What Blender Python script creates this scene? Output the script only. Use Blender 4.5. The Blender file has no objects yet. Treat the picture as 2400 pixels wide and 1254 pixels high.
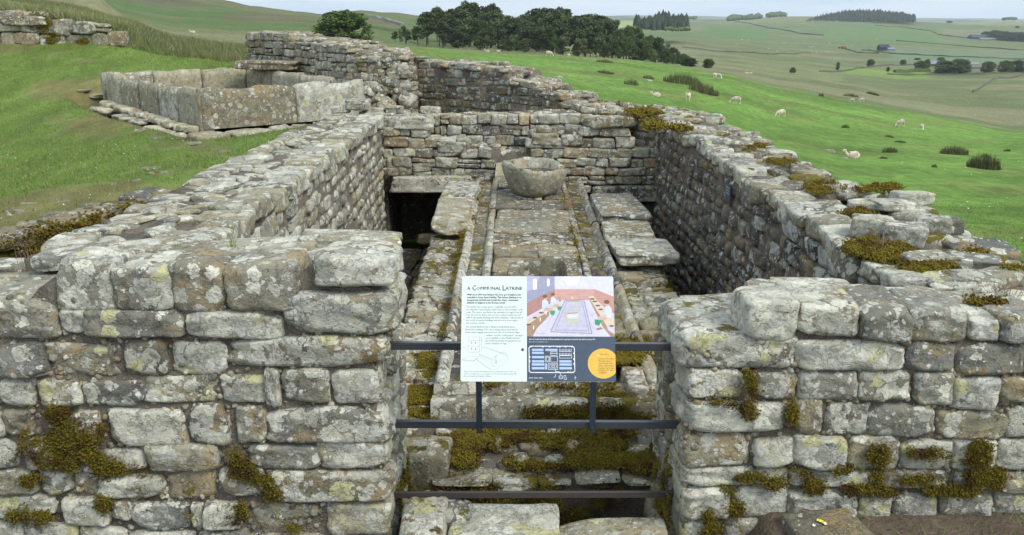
import bpy, bmesh, math, random
import numpy as np
from mathutils import Vector, Matrix

SC = bpy.context.scene
COL = SC.collection
RNG = np.random.default_rng(11)
random.seed(5)
rad = math.radians

# ------------------------------------------------------------------ camera
PITCH = rad(15.6); FPX = 2078.0; EYE = 2.7
cam_data = bpy.data.cameras.new('camera')
cam_data.sensor_width = 36.0
cam_data.lens = 36.0 * FPX / 2400.0
cam_data.clip_start = 0.05
cam_data.clip_end = 40000.0
cam = bpy.data.objects.new('camera', cam_data)
cam.location = (0, 0, EYE)
cam.rotation_euler = (rad(90) - PITCH, 0, 0)
COL.objects.link(cam)
SC.camera = cam

# ------------------------------------------------------------------ world, sun, exposure
SUN_EL, SUN_AZ = rad(48), rad(128)          # azimuth clockwise from +Y
w = bpy.data.worlds.new("World"); SC.world = w; w.use_nodes = True
nt = w.node_tree; nt.nodes.clear()
out = nt.nodes.new('ShaderNodeOutputWorld')
bg = nt.nodes.new('ShaderNodeBackground'); bg.inputs['Strength'].default_value = 0.1
sky = nt.nodes.new('ShaderNodeTexSky'); sky.sky_type = 'NISHITA'; sky.sun_disc = False
sky.sun_elevation = SUN_EL; sky.sun_rotation = SUN_AZ
tc = nt.nodes.new('ShaderNodeTexCoord')
mp = nt.nodes.new('ShaderNodeMapping'); mp.inputs['Scale'].default_value = (2.2, 2.2, 22.0)
n1 = nt.nodes.new('ShaderNodeTexNoise'); n1.inputs['Scale'].default_value = 2.3; n1.inputs['Detail'].default_value = 7
n1.inputs['Roughness'].default_value = 0.55
rp = nt.nodes.new('ShaderNodeValToRGB')
rp.color_ramp.elements[0].position = 0.36; rp.color_ramp.elements[0].color = (3.7, 4.75, 5.9, 1)
rp.color_ramp.elements[1].position = 0.62; rp.color_ramp.elements[1].color = (5.75, 6.2, 6.6, 1)
mx = nt.nodes.new('ShaderNodeMix'); mx.data_type = 'RGBA'; mx.inputs[0].default_value = 0.88
nt.links.new(tc.outputs['Generated'], mp.inputs['Vector']); nt.links.new(mp.outputs[0], n1.inputs['Vector'])
nt.links.new(n1.outputs['Fac'], rp.inputs['Fac'])
nt.links.new(sky.outputs[0], mx.inputs[6]); nt.links.new(rp.outputs[0], mx.inputs[7])
nt.links.new(mx.outputs[2], bg.inputs['Color']); nt.links.new(bg.outputs[0], out.inputs['Surface'])

sd = bpy.data.lights.new('sun', 'SUN'); sd.energy = 1.45; sd.angle = rad(22); sd.color = (1.0, 0.965, 0.9)
sun = bpy.data.objects.new('sun', sd); COL.objects.link(sun)
sdir = Vector((math.sin(SUN_AZ) * math.cos(SUN_EL), math.cos(SUN_AZ) * math.cos(SUN_EL), math.sin(SUN_EL)))
sun.rotation_euler = (-sdir).to_track_quat('-Z', 'Y').to_euler()
sun.location = (20, -20, 30)

SC.view_settings.view_transform = 'Standard'; SC.view_settings.look = 'None'
SC.view_settings.gamma = 1.0; SC.view_settings.use_curve_mapping = False
SC.view_settings.exposure = 1.08
SC.render.engine = 'CYCLES'
SC.cycles.use_denoising = True
SC.cycles.max_bounces = 5; SC.cycles.diffuse_bounces = 3; SC.cycles.volume_bounces = 0
SC.cycles.use_adaptive_sampling = True; SC.cycles.adaptive_threshold = 0.012

# ------------------------------------------------------------------ geometry of the view (used to survey positions)
cp, sp = math.cos(PITCH), math.sin(PITCH)
def ray(px, py):
    u = (px - 1200) / FPX; v = (627 - py) / FPX
    return np.array([u, cp + v * sp, -sp + v * cp])
def at_y(px, py, Y):
    d = ray(px, py); t = Y / d[1]
    return np.array([d[0] * t, Y, EYE + d[2] * t])
def at_z(px, py, z):
    d = ray(px, py); t = (z - EYE) / d[2]
    return np.array([d[0] * t, d[1] * t, z])
def to_px(p):
    x, y, z = p[0], p[1], p[2] - EYE
    c = y * cp - z * sp; v = y * sp + z * cp
    return 1200 + FPX * x / c, 627 - FPX * v / c

# ------------------------------------------------------------------ value noise
def _h(i, j, k, s):
    n = (i * 374761393 + j * 668265263 + k * 2147483647 + s * 1274126177) & 0xFFFFFFFF
    n = ((n ^ (n >> 13)) * 1274126177) & 0xFFFFFFFF
    return ((n ^ (n >> 16)) & 0xFFFF) / 65535.0
def vnoise(x, y, z=None, s=0):
    x = np.asarray(x, float); y = np.asarray(y, float)
    z = np.zeros_like(x) if z is None else np.asarray(z, float)
    xi = np.floor(x).astype(np.int64); yi = np.floor(y).astype(np.int64); zi = np.floor(z).astype(np.int64)
    fx, fy, fz = x - xi, y - yi, z - zi
    fx, fy, fz = [f * f * (3 - 2 * f) for f in (fx, fy, fz)]
    r = 0
    for a in (0, 1):
        for b in (0, 1):
            for c in (0, 1):
                wgt = (fx if a else 1 - fx) * (fy if b else 1 - fy) * (fz if c else 1 - fz)
                r = r + wgt * _h(xi + a, yi + b, zi + c, s)
    return r * 2 - 1
def fbm(x, y, z=None, s=0, o=4):
    t = 0; a = 1.0; f = 1.0
    for i in range(o):
        t = t + a * vnoise(np.asarray(x) * f, np.asarray(y) * f, None if z is None else np.asarray(z) * f, s + i)
        a *= .5; f *= 2.03
    return t
def sstep(a, b, x):
    t = np.clip((np.asarray(x, float) - a) / (b - a), 0, 1); return t * t * (3 - 2 * t)

# ------------------------------------------------------------------ object helpers
def mesh_np(name, V, F, smooth=True, mats=(), mi=None):
    """F: int array (M,3) or (M,4)"""
    V = np.asarray(V, np.float32); F = np.asarray(F, np.int32)
    me = bpy.data.meshes.new(name)
    k = F.shape[1]
    me.vertices.add(len(V)); me.vertices.foreach_set('co', V.ravel())
    me.loops.add(F.size); me.loops.foreach_set('vertex_index', F.ravel())
    me.polygons.add(len(F)); me.polygons.foreach_set('loop_start', np.arange(0, F.size, k, dtype=np.int32))
    me.polygons.foreach_set('use_smooth', np.full(len(F), smooth))
    if mi is not None: me.polygons.foreach_set('material_index', np.asarray(mi, np.int32))
    me.update(calc_edges=True)
    for m in mats: me.materials.append(m)
    return me
def mesh_py(name, V, F, smooth=False, mats=()):
    me = bpy.data.meshes.new(name); me.from_pydata([tuple(v) for v in V], [], F)
    if smooth: me.polygons.foreach_set('use_smooth', [True] * len(me.polygons))
    for m in mats: me.materials.append(m)
    me.update(); return me
def obj(name, me, parent=None, loc=None):
    o = bpy.data.objects.new(name, me); COL.objects.link(o)
    if parent is not None: o.parent = parent
    if loc is not None: o.location = loc
    return o
def tag(o, label=None, cat=None, group=None, kind=None):
    if label: o['label'] = label
    if cat: o['category'] = cat
    if group: o['group'] = group
    if kind: o['kind'] = kind
    return o
def thing(name, label, cat, loc=(0, 0, 0), group=None, rz=0.0):
    o = bpy.data.objects.new(name, None); COL.objects.link(o)
    o.empty_display_size = 0.1
    o.location = loc; o.rotation_euler = (0, 0, rz)
    return tag(o, label, cat, group)
class MB:
    """collects primitives into one mesh"""
    def __init__(s): s.V = []; s.F = []
    def add(s, V, F):
        b = len(s.V); s.V += [tuple(v) for v in V]; s.F += [tuple(i + b for i in f) for f in F]; return s
    def box(s, lo, hi, M=None):
        x0, y0, z0 = lo; x1, y1, z1 = hi
        V = [(x0,y0,z0),(x1,y0,z0),(x1,y1,z0),(x0,y1,z0),(x0,y0,z1),(x1,y0,z1),(x1,y1,z1),(x0,y1,z1)]
        if M is not None: V = [tuple(M @ Vector(v)) for v in V]
        return s.add(V, [(0,3,2,1),(4,5,6,7),(0,1,5,4),(1,2,6,5),(2,3,7,6),(3,0,4,7)])
    def tube(s, P, R, n=6):
        P = [Vector(p) for p in P]; V = []; F = []
        for i, p in enumerate(P):
            d = (P[min(i + 1, len(P) - 1)] - P[max(i - 1, 0)]).normalized()
            a = d.orthogonal().normalized(); b = d.cross(a); r = R[i] if hasattr(R, '__len__') else R
            if i and abs(a.dot(pa)) < .99:
                a = (pa - d * pa.dot(d)).normalized(); b = d.cross(a)
            pa = a
            V += [p + (a * math.cos(2 * math.pi * j / n) + b * math.sin(2 * math.pi * j / n)) * r for j in range(n)]
        for i in range(len(P) - 1):
            for j in range(n):
                k = (j + 1) % n; F.append((i * n + j, i * n + k, (i + 1) * n + k, (i + 1) * n + j))
        F.append(tuple(range(n))[::-1]); F.append(tuple((len(P) - 1) * n + j for j in range(n)))
        return s.add(V, F)
    def mesh(s, name, mat, smooth=False): return mesh_py(name, s.V, s.F, smooth, [mat] if mat else [])
    def build(s, name, mat, parent=None, smooth=False, loc=None): return obj(name, s.mesh(name, mat, smooth), parent, loc)

# ------------------------------------------------------------------ node material helper
class NM:
    def __init__(s, name, rough=0.9):
        s.m = bpy.data.materials.new(name); s.m.use_nodes = True; s.t = s.m.node_tree; s.t.nodes.clear()
        s.out = s.t.nodes.new('ShaderNodeOutputMaterial'); s.b = s.t.nodes.new('ShaderNodeBsdfPrincipled')
        s.b.inputs['Roughness'].default_value = rough; s.b.inputs['Specular IOR Level'].default_value = 0.25
        s.t.links.new(s.b.outputs[0], s.out.inputs[0])
    def n(s, typ, **kw):
        nd = s.t.nodes.new('ShaderNode' + typ)
        for k, v in kw.items(): setattr(nd, k, v)
        return nd
    def set(s, sock, v):
        if isinstance(v, bpy.types.NodeSocket): s.t.links.new(v, sock)
        elif v is not None:
            if isinstance(v, (tuple, list)) and len(v) == 3 and sock.type == 'RGBA': v = (*v, 1)
            sock.default_value = v
    def math(s, op, a, b=None, c=None, clamp=False):
        nd = s.n('Math', operation=op); nd.use_clamp = clamp
        for i, v in enumerate((a, b, c)):
            if v is not None: s.set(nd.inputs[i], v)
        return nd.outputs[0]
    def vmath(s, op, a, b=None, sc=None):
        nd = s.n('VectorMath', operation=op); s.set(nd.inputs[0], a)
        if b is not None: s.set(nd.inputs[1], b)
        if sc is not None: s.set(nd.inputs['Scale'], sc)
        return nd.outputs[0]
    def noise(s, vec, scale, detail=3, rough=.55, dist=0.0, out='Fac'):
        nd = s.n('TexNoise'); s.set(nd.inputs['Vector'], vec); nd.inputs['Scale'].default_value = scale
        nd.inputs['Detail'].default_value = detail; nd.inputs['Roughness'].default_value = rough; nd.inputs['Distortion'].default_value = dist
        return nd.outputs[out]
    def voro(s, vec, scale, rnd=1.0, feature='F1'):
        nd = s.n('TexVoronoi', feature=feature); s.set(nd.inputs['Vector'], vec); nd.inputs['Scale'].default_value = scale
        nd.inputs['Randomness'].default_value = rnd
        return nd.outputs['Distance'], nd.outputs['Color']
    def ss(s, v, a, b, inv=False):
        nd = s.n('MapRange', interpolation_type='SMOOTHSTEP'); s.set(nd.inputs['Value'], v)
        s.set(nd.inputs['From Min'], a); s.set(nd.inputs['From Max'], b)
        if inv: nd.inputs['To Min'].default_value = 1; nd.inputs['To Max'].default_value = 0
        return nd.outputs['Result']
    def ramp(s, v, stops, interp='LINEAR'):
        nd = s.n('ValToRGB'); e = nd.color_ramp.elements; nd.color_ramp.interpolation = interp
        while len(e) < len(stops): e.new(.5)
        for i, (p, c) in enumerate(stops): e[i].position = p; e[i].color = (*c, 1)
        s.set(nd.inputs[0], v); return nd.outputs[0]
    def mix(s, f, a, b, mode='MIX'):
        nd = s.n('Mix', data_type='RGBA', blend_type=mode); s.set(nd.inputs[0], f); s.set(nd.inputs[6], a); s.set(nd.inputs[7], b)
        return nd.outputs[2]
    def pos(s): return s.n('NewGeometry').outputs['Position']
    def bump(s, h, strength=.5, dist=.01):
        nd = s.n('Bump'); nd.inputs['Strength'].default_value = strength; nd.inputs['Distance'].default_value = dist
        s.set(nd.inputs['Height'], h); s.t.links.new(nd.outputs[0], s.b.inputs['Normal'])
    def col(s, c): s.set(s.b.inputs['Base Color'], c)

def flat_mat(name, c, rough=.7, noise=0.0, scale=8, spec=.25, metal=0):
    M = NM(name, rough); M.b.inputs['Specular IOR Level'].default_value = spec; M.b.inputs['Metallic'].default_value = metal
    if noise:
        f = M.noise(M.pos(), scale, 5)
        M.col(M.mix(f, tuple(x * (1 - noise) for x in c), tuple(min(1, x * (1 + noise)) for x in c)))
    else: M.col(c)
    return M.m

MOSS_A, MOSS_B, MOSS_C = (.26, .20, .022), (.10, .095, .014), (.11, .07, .024)
def stone_material(name, stops, lichen=(.51, .495, .40), sc=1.0):
    """weathered masonry; the object's colour gives lichen cover (R), moss (G), tone (B)"""
    M = NM(name, .93)
    oi = M.n('ObjectInfo'); geo = M.n('NewGeometry')
    rnd = M.math('FRACT', M.math('ADD', M.math('MULTIPLY', oi.outputs['Random'], 7.31), M.math('MULTIPLY', geo.outputs['Random Per Island'], 5.17)))
    sep = M.n('SeparateColor'); M.set(sep.inputs[0], oi.outputs['Color'])
    cr0, cg, cb = sep.outputs
    off = M.n('CombineXYZ'); M.set(off.inputs[0], M.math('MULTIPLY', rnd, 83.0)); M.set(off.inputs[1], M.math('MULTIPLY', rnd, 41.0)); M.set(off.inputs[2], M.math('MULTIPLY', rnd, -57.0))
    P = M.vmath('ADD', geo.outputs['Position'], off.outputs[0])
    cr = M.math('MULTIPLY', cr0, M.math('MULTIPLY_ADD', M.math('FRACT', M.math('MULTIPLY', rnd, 29.3)), 1.1, .45))
    big = M.noise(P, 3.2 * sc, 4, .6)
    med = M.noise(P, 13 * sc, 5, .65)
    fine = M.noise(P, 85 * sc, 3, .7)
    rnd2 = M.math('FRACT', M.math('MULTIPLY', rnd, 13.7))
    base = M.ramp(M.math('ADD', M.math('MULTIPLY', rnd, .75), M.math('MULTIPLY', big, .3)), stops)
    tone = M.math('MULTIPLY_ADD', cb, 1.3, .33)
    tone = M.math('MULTIPLY', tone, M.math('MULTIPLY_ADD', rnd2, .5, .75))
    v = M.math('MULTIPLY', tone, M.math('MULTIPLY_ADD', fine, .75, .62))
    sclv = M.n('VectorMath', operation='SCALE'); M.set(sclv.inputs[0], base); M.set(sclv.inputs['Scale'], v)
    base = sclv.outputs[0]
    oc = M.ss(M.noise(P, 4.2 * sc, 5, .6, .6), .50, .64)
    base = M.mix(M.math('MULTIPLY', oc, .75), base, M.mix(rnd2, (.29, .205, .095), (.31, .255, .15)))
    # dark algae weathering
    dk = M.ss(M.noise(P, 6.5 * sc, 6, .7, .4), .50, .68)
    base = M.mix(M.math('MULTIPLY', dk, .62), base, M.mix(.5, base, (.035, .033, .027)))
    base = M.mix(M.math('MULTIPLY', M.ss(med, .56, .70), .5), base, (.055, .05, .04))
    # lichen discs
    warp = M.vmath('ADD', P, M.vmath('SCALE', M.vmath('SUBTRACT', M.noise(P, 26 * sc, 3, .6, out='Color'), (.5, .5, .5)), sc=.055 / sc))
    d1, c1 = M.voro(warp, 10 * sc); d2, c2 = M.voro(warp, 27 * sc); d3, _ = M.voro(warp, 70 * sc)
    s1 = M.n('SeparateColor'); M.set(s1.inputs[0], c1); s2 = M.n('SeparateColor'); M.set(s2.inputs[0], c2)
    r1 = M.math('SUBTRACT', M.math('ADD', M.math('MULTIPLY', s1.outputs[0], .62), M.math('MULTIPLY', cr, .60)), .30)
    e1 = M.math('SUBTRACT', r1, d1)
    m1 = M.ss(e1, 0, .035)
    r2 = M.math('SUBTRACT', M.math('ADD', M.math('MULTIPLY', s2.outputs[0], .70), M.math('MULTIPLY', cr, .40)), .40)
    m2 = M.ss(M.math('SUBTRACT', r2, d2), 0, .07)
    patch = M.ss(M.math('ADD', M.noise(P, 4.0 * sc, 6, .66), M.math('MULTIPLY', cr, .24)), .70, .73)
    spk = M.math('MULTIPLY', M.ss(d3, .10, .24, inv=True), M.ss(big, .38, .6))
    lc = M.mix(s1.outputs[1], tuple(x * .58 for x in lichen), tuple(x * 1.2 for x in lichen))
    lc = M.mix(M.ss(s1.outputs[2], .90, .93), lc, (.47, .45, .25))
    rim = M.ss(e1, .03, .10, inv=True)
    lc = M.mix(M.math('MULTIPLY', rim, .5), lc, (.60, .60, .55))
    lv = M.n('VectorMath', operation='SCALE'); M.set(lv.inputs[0], lc); M.set(lv.inputs['Scale'], M.math('MULTIPLY_ADD', med, .5, .68)); lc = lv.outputs[0]
    lm = M.math('MAXIMUM', M.math('MAXIMUM', m1, m2), M.math('MULTIPLY', patch, .7))
    crack = M.ss(M.noise(P, 42 * sc, 4, .75), .40, .50)
    lm = M.math('MULTIPLY', lm, M.math('MULTIPLY_ADD', crack, .35, .65))
    lm = M.math('MAXIMUM', lm, M.math('MULTIPLY', spk, M.math('MULTIPLY', cr, 1.2)), clamp=True)
    base = M.mix(lm, base, lc)
    # moss
    sn = M.n('SeparateXYZ'); M.set(sn.inputs[0], geo.outputs['Normal'])
    mn = M.noise(geo.outputs['Position'], 5.0, 6, .68)
    up = M.math('MULTIPLY', M.math('MAXIMUM', sn.outputs[2], 0), .10)
    mm = M.ss(M.math('ADD', M.math('ADD', mn, up), M.math('MULTIPLY', cg, .55)), .78, .84)
    mc = M.mix(M.noise(P, 34, 4, .7), MOSS_B, MOSS_A); mc = M.mix(M.ss(M.noise(P, 9, 3), .5, .66), mc, MOSS_C)
    base = M.mix(mm, base, mc)
    M.col(base)
    hgt = M.math('ADD', M.math('MULTIPLY', med, .9), M.math('MULTIPLY', fine, .28))
    hgt = M.math('ADD', hgt, M.math('MULTIPLY', lm, .16))
    hgt = M.math('ADD', hgt, M.math('MULTIPLY', mm, M.math('MULTIPLY', M.noise(P, 120, 3), 1.3)))
    hgt = M.math('ADD', hgt, M.math('MULTIPLY', big, 1.5))
    ck = M.ss(M.math('ABSOLUTE', M.math('SUBTRACT', M.noise(P, 5.5 * sc, 5, .7, .3), .5)), 0, .012)
    hgt = M.math('ADD', hgt, M.math('MULTIPLY', ck, .35))
    M.bump(hgt, .9, .026)
    return M.m

ST_GREY = [(0, (.20, .195, .15)), (.22, (.29, .255, .165)), (.42, (.19, .185, .155)), (.6, (.28, .255, .175)), (.74, (.28, .215, .12)), (.86, (.11, .108, .095)), (1, (.27, .265, .225))]
ST_PALE = [(0, (.22, .215, .17)), (.25, (.275, .25, .17)), (.5, (.18, .175, .145)), (.7, (.27, .24, .15)), (.85, (.14, .138, .12)), (1, (.29, .285, .235))]
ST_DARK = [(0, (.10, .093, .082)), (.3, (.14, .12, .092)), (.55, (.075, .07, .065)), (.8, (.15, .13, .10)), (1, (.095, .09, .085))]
ST_TAN = [(0, (.36, .33, .22)), (.3, (.28, .26, .18)), (.6, (.40, .36, .24)), (.8, (.25, .235, .18)), (1, (.36, .34, .26))]
MAT = {}
MAT['grey'] = stone_material('weathered_grey_stone', ST_GREY)
MAT['pale'] = stone_material('pale_lichened_stone', ST_PALE, lichen=(.54, .525, .425))
MAT['dark'] = stone_material('damp_shaded_stone', ST_DARK, lichen=(.44, .44, .40))  # dark ramp holds damp staining and the shade painted on the right wall
MAT['tan'] = stone_material('buff_sandstone', ST_TAN)

def mortar_material():
    M = NM('crumbly_mortar', .97); P = M.pos()
    f = M.noise(P, 60, 4, .75); g = M.noise(P, 5, 4)
    c = M.mix(f, (.08, .064, .047), (.27, .23, .178)); c = M.mix(M.ss(g, .45, .65), c, M.mix(f, (.05, .040, .030), (.17, .14, .107)))
    d, _ = M.voro(P, 75); c = M.mix(M.ss(d, .12, .28, inv=True), c, (.26, .23, .19))
    n = M.n('NewGeometry'); mo = M.ss(M.noise(P, 3.2, 5, .7), .60, .68)
    c = M.mix(M.math('MULTIPLY', mo, .8), c, M.mix(M.noise(P, 40, 3), MOSS_B, MOSS_C))
    M.col(c); M.bump(M.math('ADD', f, M.math('MULTIPLY', d, .8)), .9, .02); return M.m
MAT['mortar'] = mortar_material()
def moss_material():
    M = NM('golden_moss', .98); P = M.pos()
    a = M.noise(P, 7, 4, .6); f = M.noise(P, 95, 3, .75)
    c = M.mix(f, (.17, .14, .020), (.34, .27, .040)); c = M.mix(M.ss(a, .46, .64), c, M.mix(f, (.08, .048, .014), (.19, .12, .034)))
    M.col(c); M.bump(f, 1.0, .02); M.b.inputs['Specular IOR Level'].default_value = .1; return M.m
MAT['moss'] = moss_material()
# ================================================================== TERRAIN
# profiles surveyed along lines of sight: column -> (distance, image row) pairs
PROF = {
 -700: [(6,700),(9,520),(12,410),(15,320),(18,230),(20.5,160),(22.7,95),(23.1,85),(23.9,-10),(30,-35),(60,-50),(700,-110),(1500,-120),(9000,30)],
 0: [(6,720),(9,528),(12,425),(15,338),(18,257),(20.5,185),(22.6,124),(23.2,112),(23.9,22),(30,6),(60,0),(700,-62),(1500,-50),(9000,44)],
 150: [(6,700),(9,505),(12,400),(15,318),(18,242),(20.5,180),(22.6,122),(23.2,110),(23.9,44),(30,26),(60,15),(700,-45),(1500,-30),(9000,45)],
 300: [(6,690),(9,490),(12,388),(15,310),(18,238),(20.5,182),(23.2,122),(24.2,90),(28,62),(36,55),(60,50),(200,42),(400,20),(700,-22),(1500,0),(9000,46)],
 420: [(6,690),(9,470),(12,380),(15,300),(18,235),(21,175),(24,128),(27,102),(32,94),(60,98),(120,90),(200,74),(400,34),(700,-8),(1500,10),(9000,46)],
 520: [(6,690),(9,450),(12,365),(15,290),(18,230),(21,175),(24,138),(28,112),(60,108),(120,99),(200,80),(400,38),(700,0),(1500,20),(9000,46)],
 600: [(6,690),(9,440),(12,345),(15,280),(18,222),(21,170),(25,136),(30,116),(60,112),(120,102),(200,84),(400,42),(700,15),(1500,30),(9000,46)],
 700:  [(6,700),(12,338),(17,240),(25,118),(60,104),(120,92),(220,74),(420,46),(700,27),(1500,40),(9000,46)],
 760:  [(6,700),(12,340),(17,235),(25,112),(60,104),(120,97),(220,78),(420,50),(700,33),(1500,42),(9000,46)],
 850:  [(6,700),(12,340),(17,230),(25,113),(60,106),(130,101),(250,92),(420,52),(600,22),(900,34),(9000,47)],
 920:  [(6,700),(12,340),(17,215),(25,117),(60,109),(140,107),(280,101),(430,56),(620,30),(900,36),(9000,47)],
 990:  [(6,700),(12,340),(17,215),(25,124),(60,115),(145,112),(300,107),(450,66),(700,36),(1000,42),(9000,47)],
 1200: [(6,'d2.9'),(10,'d3.0'),(25,'d3.5'),(60,'d4.2'),(150,126),(260,123),(330,112),(600,96),(1100,76),(1800,62),(3500,48),(6000,43),(9000,41)],
 1450: [(6,'d3'),(10,'d3.2'),(25,'d4.4'),(60,'d5.6'),(100,'d6.1'),(160,137),(230,139),(330,134),(500,126),(900,88),(1500,66),(3000,50),(6000,42),(9000,38)],
 1600: [(6,'d3'),(10,'d3.3'),(25,'d5'),(50,'d6.3'),(75,234),(110,192),(170,154),(200,157),(300,148),(500,132),(900,88),(1500,60),(1900,52),(2700,52),(6000,44),(9000,38)],
 1700: [(6,'d3'),(10,'d3.2'),(25,'d5.2'),(50,'d6.8'),(72,266),(92,236),(112,199),(145,173),(175,175),(280,162),(500,140),(850,104),(1200,78),(1700,56),(2300,49),(3000,56),(6000,45),(9000,40)],
 1850: [(6,'d3'),(10,'d3.2'),(25,'d5'),(45,'d6.9'),(60,'d7.9'),(77,300),(97,260),(122,226),(152,206),(185,209),(300,186),(500,158),(850,116),(1250,84),(1600,62),(1950,44),(2300,36),(3000,60),(6000,46),(9000,42)],
 2000: [(6,'d3'),(10,'d3.2'),(25,'d5.2'),(40,'d7'),(55,372),(75,325),(96,286),(116,260),(142,236),(180,239),(300,208),(480,176),(700,144),(1000,112),(1500,74),(1800,52),(2200,36),(3000,60),(6000,46),(9000,43)],
 2130: [(6,'d3'),(10,'d3.2'),(25,'d5.2'),(40,'d7.1'),(55,376),(75,336),(96,305),(116,282),(142,258),(185,262),(270,238),(400,206),(520,180),(700,146),(1000,112),(1500,76),(1800,58),(2100,49),(3000,62),(6000,47),(9000,44)],
 2260: [(6,'d3'),(10,'d3.1'),(25,'d5.3'),(40,'d7.1'),(55,381),(75,348),(100,313),(142,278),(185,281),(250,262),(320,232),(400,206),(520,180),(700,148),(1000,118),(1300,96),(1900,60),(2400,53),(4000,58),(6000,48),(9000,45)],
 2400: [(6,'d3'),(10,'d3.0'),(25,'d5.3'),(40,'d7.2'),(55,391),(75,359),(100,331),(144,301),(190,304),(250,272),(330,225),(400,202),(520,180),(700,152),(1000,122),(1300,98),(1900,62),(2500,52),(4000,56),(6000,48),(9000,46)],
 3100: [(6,'d3'),(10,'d3.2'),(25,'d5.6'),(55,'d9.6'),(100,'d14.5'),(148,'d18.5'),(190,'d20'),(250,300),(400,215),(700,152),(1000,122),(1300,98),(1900,62),(2500,52),(6000,48),(9000,46)],
}
_cols = sorted(PROF)
_colt = np.array([(c - 1200) / FPX / 1.03 for c in _cols])
_LY = np.log(np.concatenate([np.linspace(4, 30, 140), np.geomspace(30.5, 9500, 420)]))
_prof = []
for c in _cols:
    pts = PROF[c]
    Y = np.array([p[0] for p in pts], float); Z = np.array([EYE - float(p[1][1:]) if isinstance(p[1], str) else at_y(c, p[1], p[0])[2] for p in pts])
    z = np.interp(_LY, np.log(Y), Z)
    # soften the kinks of the polyline
    k = np.exp(-.5 * (np.arange(-9, 10) / 4.0) ** 2); k /= k.sum()
    zz = np.convolve(np.pad(z, 9, mode='edge'), k, 'valid')
    f = sstep(24.5, 30.0, np.exp(_LY)) if c <= 300 else 1.0
    _prof.append(zz * f + z * (1 - f) if c <= 300 else zz)
_prof = np.array(_prof)

def tank_mask(x, y):
    u = (x + 5.1) * .76 + (y - 14.7) * .65; v = -(x + 5.1) * .65 + (y - 14.7) * .76
    return u, v
def height_raw(x, y):
    x = np.asarray(x, float); y = np.asarray(y, float)
    yy = np.maximum(y, 4.0)
    t = np.clip(x / yy, _colt[0], _colt[-1])
    li = np.interp(np.log(yy), _LY, np.arange(len(_LY)))
    l0 = np.clip(li.astype(int), 0, len(_LY) - 2); lf = li - l0
    ci = np.interp(t, _colt, np.arange(len(_colt)))
    c0 = np.clip(ci.astype(int), 0, len(_colt) - 2); cf = ci - c0
    cf = cf * cf * (3 - 2 * cf) * .5 + cf * .5
    P = _prof
    z = (P[c0, l0] * (1 - lf) + P[c0, l0 + 1] * lf) * (1 - cf) + (P[c0 + 1, l0] * (1 - lf) + P[c0 + 1, l0 + 1] * lf) * cf
    # ---- close to the ruin the levels are set by the walls
    left = np.interp(y, [4, 7, 9.5, 12, 14, 16], [.45, .62, .74, .84, .92, 1.1])
    wl = (1 - sstep(4.6, 7.5, -x)) * (1 - sstep(14.5, 18.0, y)) * sstep(-.5, -1.5, x)
    z = z * (1 - wl) + left * wl
    wr = (1 - sstep(10, 16, y)) * (1 - sstep(4.2, 8.0, x)) * sstep(.5, 1.5, x)
    right = -.3 - .06 * np.maximum(x - 3.3, 0)
    z = z * (1 - wr) + right * wr
    wf = 1 - sstep(4.5, 6.0, y)
    z = z * (1 - wf) + (.03 - .36 * (1 - sstep(1.15, 1.45, x))) * wf
    # tower room and behind
    wt = sstep(-3.4, -2.8, x) * (1 - sstep(2.0, 2.8, x)) * sstep(14.0, 14.6, y) * (1 - sstep(17.5, 19.0, y))
    z = z * (1 - wt) + np.minimum(z, .72) * wt
    # tank interior and its surround
    u, v = tank_mask(x, y)
    wk = sstep(-.7, -.25, u) * (1 - sstep(3.3, 3.8, u)) * sstep(-.9, -.35, v) * (1 - sstep(5.5, 6.0, v))
    z = z * (1 - wk) + np.minimum(z, .84 - .18 * (1 - sstep(-.3, .0, v))) * wk
    # the ruin wall at the foot of the bank
    # dug-out drain beside the latrine wall
    dx = np.interp(y, [2, 5.7, 7.4, 8.95, 9.6], [-5.6, -4.75, -4.2, -3.66, -3.3])
    wd = sstep(0, .12, x - dx - .1) * (1 - sstep(-2.6, -2.4, x)) * (1 - sstep(9.0, 9.4, y)) * sstep(5.0, 5.4, y)
    z = z * (1 - wd) + .1 * wd
    # inside of the latrine
    yb = np.where((x < -.85) | (x > 1.25), 16.75, 15.1)
    wi = sstep(-2.45, -2.25, x) * (1 - sstep(2.75, 2.95, x)) * sstep(4.62, 4.75, y) * (1 - sstep(yb - .1, yb + .1, y))
    z = z * (1 - wi) + (-1.35) * wi
    r = np.hypot(x, y)
    out = (1 - wi) * (1 - wd)
    # relief
    z = z + out * .035 * fbm(x * .9, y * .9, s=3, o=3) * sstep(3, 9, r)
    z = z + .16 * fbm(x * .16, y * .16, s=9, o=3) * sstep(14, 40, r) * (1 - sstep(300, 500, r))
    z = z + 1.0 * fbm(x * .02, y * .02, s=21, o=3) * sstep(170, 420, r) * (1 - sstep(1800, 3000, r))
    z = z + 9 * fbm(x * .0016, y * .004, s=33, o=3) * sstep(2300, 4200, r)
    return z

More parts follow.
